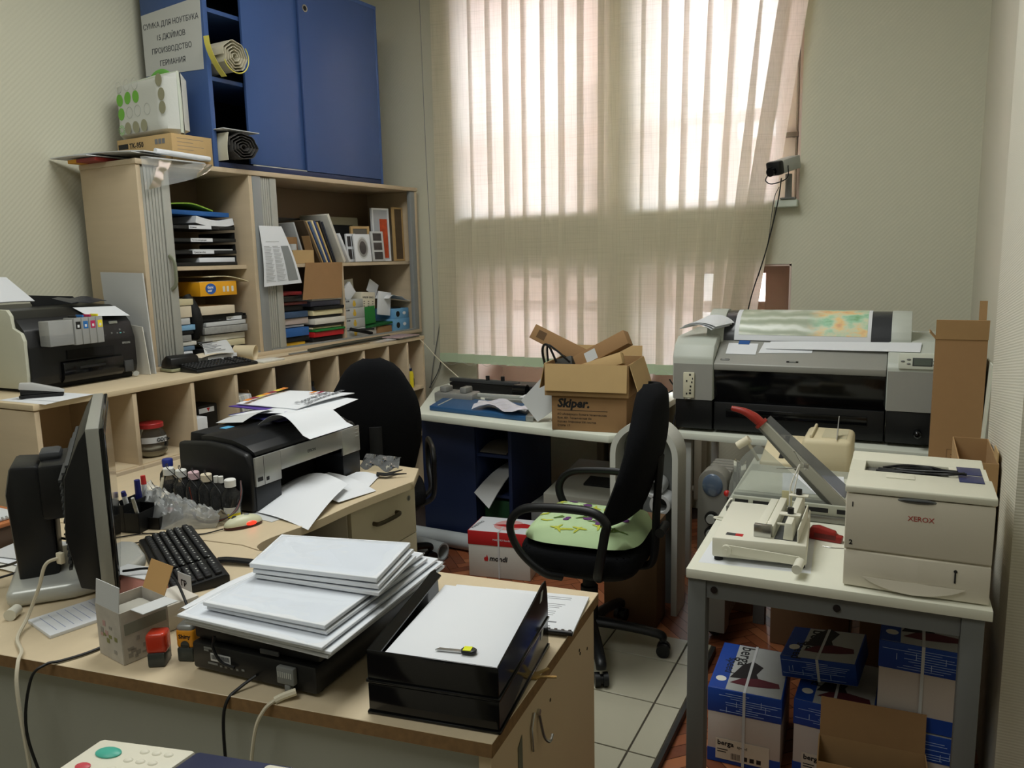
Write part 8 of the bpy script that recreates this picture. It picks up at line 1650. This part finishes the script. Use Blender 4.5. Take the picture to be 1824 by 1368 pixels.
def archp(r_, zc=0.70): return [(-0.97 - r_, 0.001), (-0.97 - r_, zc)] + [(-0.97 - r_ * math.cos(a), zc + r_ * math.sin(a)) for a in [PI * k / 16 for k in range(1, 16)]] + [(-0.97 + r_, zc), (-0.97 + r_, 0.001)]
ao, ai = archp(0.15), archp(0.125); mb = MB(); nA = len(ao)
y0, y1 = 3.20, 3.34
G = [[mb.bm.verts.new((x, y, z)) for x, z in pr] for pr, y in ((ao, y0), (ai, y0), (ao, y1), (ai, y1))]
for i in range(nA - 1):
    for p, q in ((0, 1), (2, 3), (0, 2), (1, 3)): mb.bm.faces.new((G[p][i], G[p][i + 1], G[q][i + 1], G[q][i]))
for i in (0, nA - 1): mb.bm.faces.new((G[0][i], G[1][i], G[3][i], G[2][i]))
obj('cover', mb, mat('arch white', (206, 206, 198), 0.45), t); mb = MB(); mb.prism(ai, y1 - 0.02, y1 - 0.001, 'y'); obj('back_plate', mb, GREY, t)
for x, z, r_, l in ((-0.93, 0.56, 0.042, 'white paper roll lying higher inside the white arch'), (-0.90, 0.49, 0.045, 'white paper roll lying lower inside the white arch')):
    t = thing('paper_roll', l, 'roll', (x, 3.25, z - r_)); mb = MB(); mb.lathe([(r_, 0), (r_, 0.10), (r_ * .7, 0.10), (r_ * .7, 0), (r_, 0)], n=24, M=Matrix.Translation((x, 3.31, z)) @ Matrix.Rotation(R(90), 4, 'X')); obj('paper', mb, PAPERG, t)
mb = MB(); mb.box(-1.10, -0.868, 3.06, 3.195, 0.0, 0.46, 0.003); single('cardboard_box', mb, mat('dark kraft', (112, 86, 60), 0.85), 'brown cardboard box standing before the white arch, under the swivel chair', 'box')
for k, (p0, p1, r_, l) in enumerate((((-2.42, 3.56, 0.045), (-1.93, 3.545, 0.045), 0.044, 'long grey white paper tube lying on the floor by the blue shelf unit'), ((-2.36, 3.40, 0.05), (-2.09, 3.36, 0.05), 0.048, 'crumpled grey white roll nearest the drawer pedestal'))):
    p0, p1 = Vector(p0), Vector(p1); L_ = (p1 - p0).length; mb = MB(); q = Vector((0, 0, 1)).rotation_difference((p1 - p0).normalized()).to_matrix().to_4x4(); q.translation = p0; mb.lathe([(r_, 0), (r_ * (1.0 + .08 * k), L_ * .5), (r_, L_), (r_ * .82, L_), (r_ * .8, 0), (r_, 0)], n=14 if k else 24, M=q); single('paper_roll', mb, mat('grey tube paper', (176, 182, 184), 0.6), l, 'roll')
for k, (c, m, l) in enumerate(((((-2.03, 3.60, 0.31), (-1.90, 3.52, 0.26), (-1.845, 3.78, 0.44), (-1.94, 3.85, 0.43)), PAPERG, 'large white sheet drooping out of the blue shelf unit'), (((-2.02, 3.66, 0.525), (-1.86, 3.66, 0.522), (-1.86, 3.9, 0.54), (-2.02, 3.9, 0.54)), mat('dim prints', (120, 116, 110), 0.7), 'grey prints on the upper shelf of the blue shelf unit'))): mb = MB(); mb.patch(*c, nu=4, nv=4, bulge=lambda u, v: 0.02 * math.sin(PI * v), th=0.004); single('paper_sheet', mb, m, l, 'paper')
mb = MB(); mb.box(-2.00, -1.85, 3.66, 3.80, 0.037, 0.26, 0.004); single('green_box', mb, mat('dark green box', (30, 76, 44), 0.5), 'dark green box on the bottom shelf of the blue shelf unit', 'box')
mb = MB(); mb.box(-1.67, -1.60, 3.55, 3.80, 0.001, 0.31, 0.004); single('grey_board', mb, GREY, 'narrow grey panel standing beside the blue shelf unit', 'panel')
# ------------------------------------------------------------------ right side: heater, cardboard, paper boxes
t = thing('oil_heater', 'grey oil heater with a round lens and two knobs beside the work table', 'heater', (-0.64, 3.1, 0)); HM = mat('heater warm grey', (128, 126, 118), 0.5); hx0, hx1 = -0.69, -0.575
mb = MB(); pr = [(hx0, 0.06), (hx0, 0.67)] + [((hx0 + hx1) / 2 - 0.0575 * math.cos(a), 0.67 + 0.0575 * math.sin(a)) for a in [PI * k / 10 for k in range(1, 10)]] + [(hx1, 0.67), (hx1, 0.06)]; mb.prism(pr, 3.0, 3.09, 'y', 0.006); hd = obj('control_column', mb, HM, t)
for k in range(5): mb = MB(); mb.box(hx0 + 0.004, hx1 - 0.004, 3.10 + k * 0.042, 3.128 + k * 0.042, 0.08, 0.70, 0.012); obj('fin', mb, HM, t)
mb = MB(); mb.cyl(((hx0 + hx1) / 2, 3.08, 0.04), ((hx0 + hx1) / 2, 3.30, 0.04), 0.03, n=14); obj('foot_bar', mb, BLACK, t)
mb = MB(); mb.sph(((hx0 + hx1) / 2, 3.0, 0.664), 0.040, 1, 0.22, 1.15, 22); obj('lens', mb, mat('heater lens blue grey', (96, 112, 134), 0.08, coat=1.0), hd)
for z in (0.535, 0.475):
    mb = MB(); mb.cyl(((hx0 + hx1) / 2, 2.985, z), ((hx0 + hx1) / 2, 3.001, z), 0.026, n=20); kn = obj('knob', mb, BLACK, hd); mb = MB(); mb.cyl(((hx0 + hx1) / 2, 2.97, z), ((hx0 + hx1) / 2, 2.985, z), 0.017, n=16); obj('dial', mb, GREYL, kn)
mb = MB(); mb.surf(lambda u, v: Vector((-0.565 + 0.045 * u, 3.06 + 0.02 * math.sin(7 * u), 0.50 + 0.25 * v + 0.01 * math.sin(13 * u + 7 * v))), 10, 10); single('plastic_bag', mb, FILM, 'clear plastic bag hanging between the oil heater and the work table', 'plastic bag')
t = open_box('tall_carton', 'tall narrow cardboard box with raised flaps at the right wall', LM(0.19, 3.29, RZ, -1) @ Matrix.Translation((0, 0, 0.0005)), 0.162, 0.13, 0.51, CARDD, CARD, [((0, -0.066, 0.508), (1, 0, 0), (0, -0.22, 1), 0.072, 0.165), ((-0.082, 0, 0.508), (0, 1, 0), (-0.5, 0, 0.6), 0.03, 0.12), ((0.068, 0.06, 0.508), (1, 0, 0), (0, 0.05, 1), 0.13, 0.025)])
cw = t.children[0]; mb = MB()
for a in ((-0.025, 0.03, 0.03, 0.031), (-0.025, 0.03, 0.105, 0.106), (-0.025, -0.024, 0.03, 0.106), (0.029, 0.03, 0.03, 0.106), (-0.012, 0.016, 0.085, 0.088), (-0.012, 0.012, 0.072, 0.075), (-0.014, 0.016, 0.060, 0.062), (-0.008, 0.01, 0.04, 0.054)): mb.box(a[0], a[1], -0.0656, -0.0651, a[2], a[3])
obj('recycling_print', mb, mat('print brown', (96, 72, 46), 0.8), cw, local=True)
t = open_box('cardboard_box', 'torn cardboard box behind the laser printer at the wall', LM(0.212, 2.72, RZ, 0), 0.10, 0.34, 0.225, CARD, CARDL, [((0.048, -0.10, 0.223), (0, 1, 0), (0.02, 0, 1), 0.03, 0.10)])
mb = MB(); mb.prism([(0.262, 0.73), (0.267, 0.73), (0.285, 1.15), (0.28, 1.15)], 3.14, 3.34, 'y'); single('white_board', mb, WHITE, 'thin white board leaning on the right wall behind the tall cardboard box', 'board')
BB = mat('berga blue', (22, 64, 150), 0.45)
def berga(M, label, h=0.245, w=0.213, d=0.30, lab=True, full=True, group='blue and white paper boxes under the work table'):
    t, bx, ld, tp = paper_box(M, label, w, d, h, 0.078 if full else h - 0.003, mat('berga white', (196, 186, 178), 0.55), BB, mat('berga photo grey', (170, 172, 170), 0.4, var=0.15, vscale=(8, 8, 8)), group)
    b = MB(); rg = random.Random(int(abs(M[0][3]) * 1000)); hl = 0.078 if full else h - 0.003
    for k in range(9):
        z = h - hl + 0.008 + k * (hl - 0.014) / 9; x = rg.uniform(-w / 2, 0); b.box(x, min(w / 2, x + rg.uniform(.05, .16)), -0.0027, -0.0021, z, z + 0.0012)
    for k in range(4): x = rg.uniform(-w / 2 + .01, w / 2 - .01); z = h - hl + rg.uniform(.005, hl - .03); b.box(x, x + 0.0016, -0.0027, -0.0021, z, z + 0.018)
    obj('white_lines', b, mat('pale blue line', (170, 190, 226), 0.5), ld, local=True)
    if full: b = MB(); b.box(-w / 2 - 0.0008, w / 2 + 0.0008, -0.0008, 0.002, 0.002, 0.045); obj('base_band', b, BB, bx, local=True)
    zt = h + 0.0008
    b = MB(); b.box(-w / 2 + 0.002, -w / 2 + 0.05, 0.002, d - 0.002, h + 0.0006, zt); obj('blue_strip', b, BB, tp, local=True)
    b = MB(); b.prism([(-0.055, 0.075), (-0.03, 0.16), (0.0, 0.20), (0.035, 0.17), (0.02, 0.12), (0.03, 0.09)], zt, zt + 0.0004); fg = obj('print_figure_jacket', b, mat('print dark', (34, 30, 32), 0.6), tp, local=True)
    b = MB(); b.prism([(-0.05, 0.045), (0.0, 0.04), (0.06, 0.05), (0.095, 0.06), (0.09, 0.085), (0.03, 0.095), (-0.02, 0.08)], zt + 0.0004, zt + 0.0008); obj('print_figure_trousers', b, mat('print maroon dark', (88, 34, 44), 0.6), tp, local=True)
    b = MB(); text_bm(b, 'berga', 0.058, frame((-w / 2 + 0.062, d - 0.01, zt), (0, -1, 0), (1, 0, 0)), bold=0.0006); text_bm(b, 'speed', 0.042, frame((-w / 2 + 0.032, d - 0.10, zt), (0, -1, 0), (1, 0, 0)), bold=0.0004); obj('lid_lettering', b, INK, tp, local=True, flat=True)
    b = MB(); b.lathe([(0, 0), (0.016, 0), (0.016, 0.0005), (0, 0.0005)], (-w / 2 + 0.028, 0.06, zt), 20); obj('seal', b, PAPER2, tp, local=True)
    if full and lab:
        b = MB(); b.box(-w / 2 + 0.025, w / 2 - 0.03, -0.0024, -0.0018, 0.015, 0.082); lb = obj('label', b, mat('label buff', (206, 196, 178), 0.6), bx, local=True)
        b = MB(); text_bm(b, 'berga', 0.022, frame((-w / 2 + 0.03, -0.0026, 0.062), (1, 0, 0), (0, 0, 1)), bold=0.0006); text_bm(b, 'speed', 0.013, frame((-0.018, -0.0026, 0.060), (1, 0, 0), (0, 0, 1)))
        for k in range(8): b.box(-0.035 + k * 0.0035, -0.0335 + k * 0.0035, -0.0028, -0.0024, 0.02, 0.04)
        for k in range(3): b.box(0.0 + k * 0.02, 0.013 + k * 0.02, -0.0028, -0.0024, 0.022, 0.036)
        b.box(-w / 2 + 0.03, -0.045, -0.0028, -0.0024, 0.046, 0.049); b.box(-w / 2 + 0.03, -0.05, -0.0028, -0.0024, 0.038, 0.041); obj('label_lettering', b, INK, lb, local=True, flat=True)
    return t
berga(LM(-0.374, 2.275, 0, 2), 'blue and white paper box at the left under the work table')
berga(LM(-0.128, 2.30, 0, -2), 'blue and white paper box in the middle, behind the empty brown carton')
berga(LM(0.098, 2.262, 0, 0) @ Matrix.Translation((0, 0, 0.0)), 'lower blue and white paper box of the two stacked at the wall side', lab=False)
berga(LM(0.092, 2.268, 0.2475, -1), 'upper blue and white paper box of the two stacked at the wall side', lab=False)
berga(Matrix.Translation((-0.175, 2.40, 0.262)) @ Matrix.Rotation(R(-6), 4, 'Z') @ Matrix.Rotation(R(4), 4, 'X') @ Matrix.Rotation(R(-7), 4, 'Y'), 'tilted blue box lid lying on the middle paper box', h=0.072, w=0.215, d=0.19, full=False)
open_box('brown_carton', 'empty brown carton nearest the camera under the work table', LM(-0.02, 2.165, 0, 3), 0.27, 0.135, 0.20, CARD, CARDD, [((0, 0.066, 0.199), (1, 0, 0), (0, 0.12, 1), 0.11, 0.265)])
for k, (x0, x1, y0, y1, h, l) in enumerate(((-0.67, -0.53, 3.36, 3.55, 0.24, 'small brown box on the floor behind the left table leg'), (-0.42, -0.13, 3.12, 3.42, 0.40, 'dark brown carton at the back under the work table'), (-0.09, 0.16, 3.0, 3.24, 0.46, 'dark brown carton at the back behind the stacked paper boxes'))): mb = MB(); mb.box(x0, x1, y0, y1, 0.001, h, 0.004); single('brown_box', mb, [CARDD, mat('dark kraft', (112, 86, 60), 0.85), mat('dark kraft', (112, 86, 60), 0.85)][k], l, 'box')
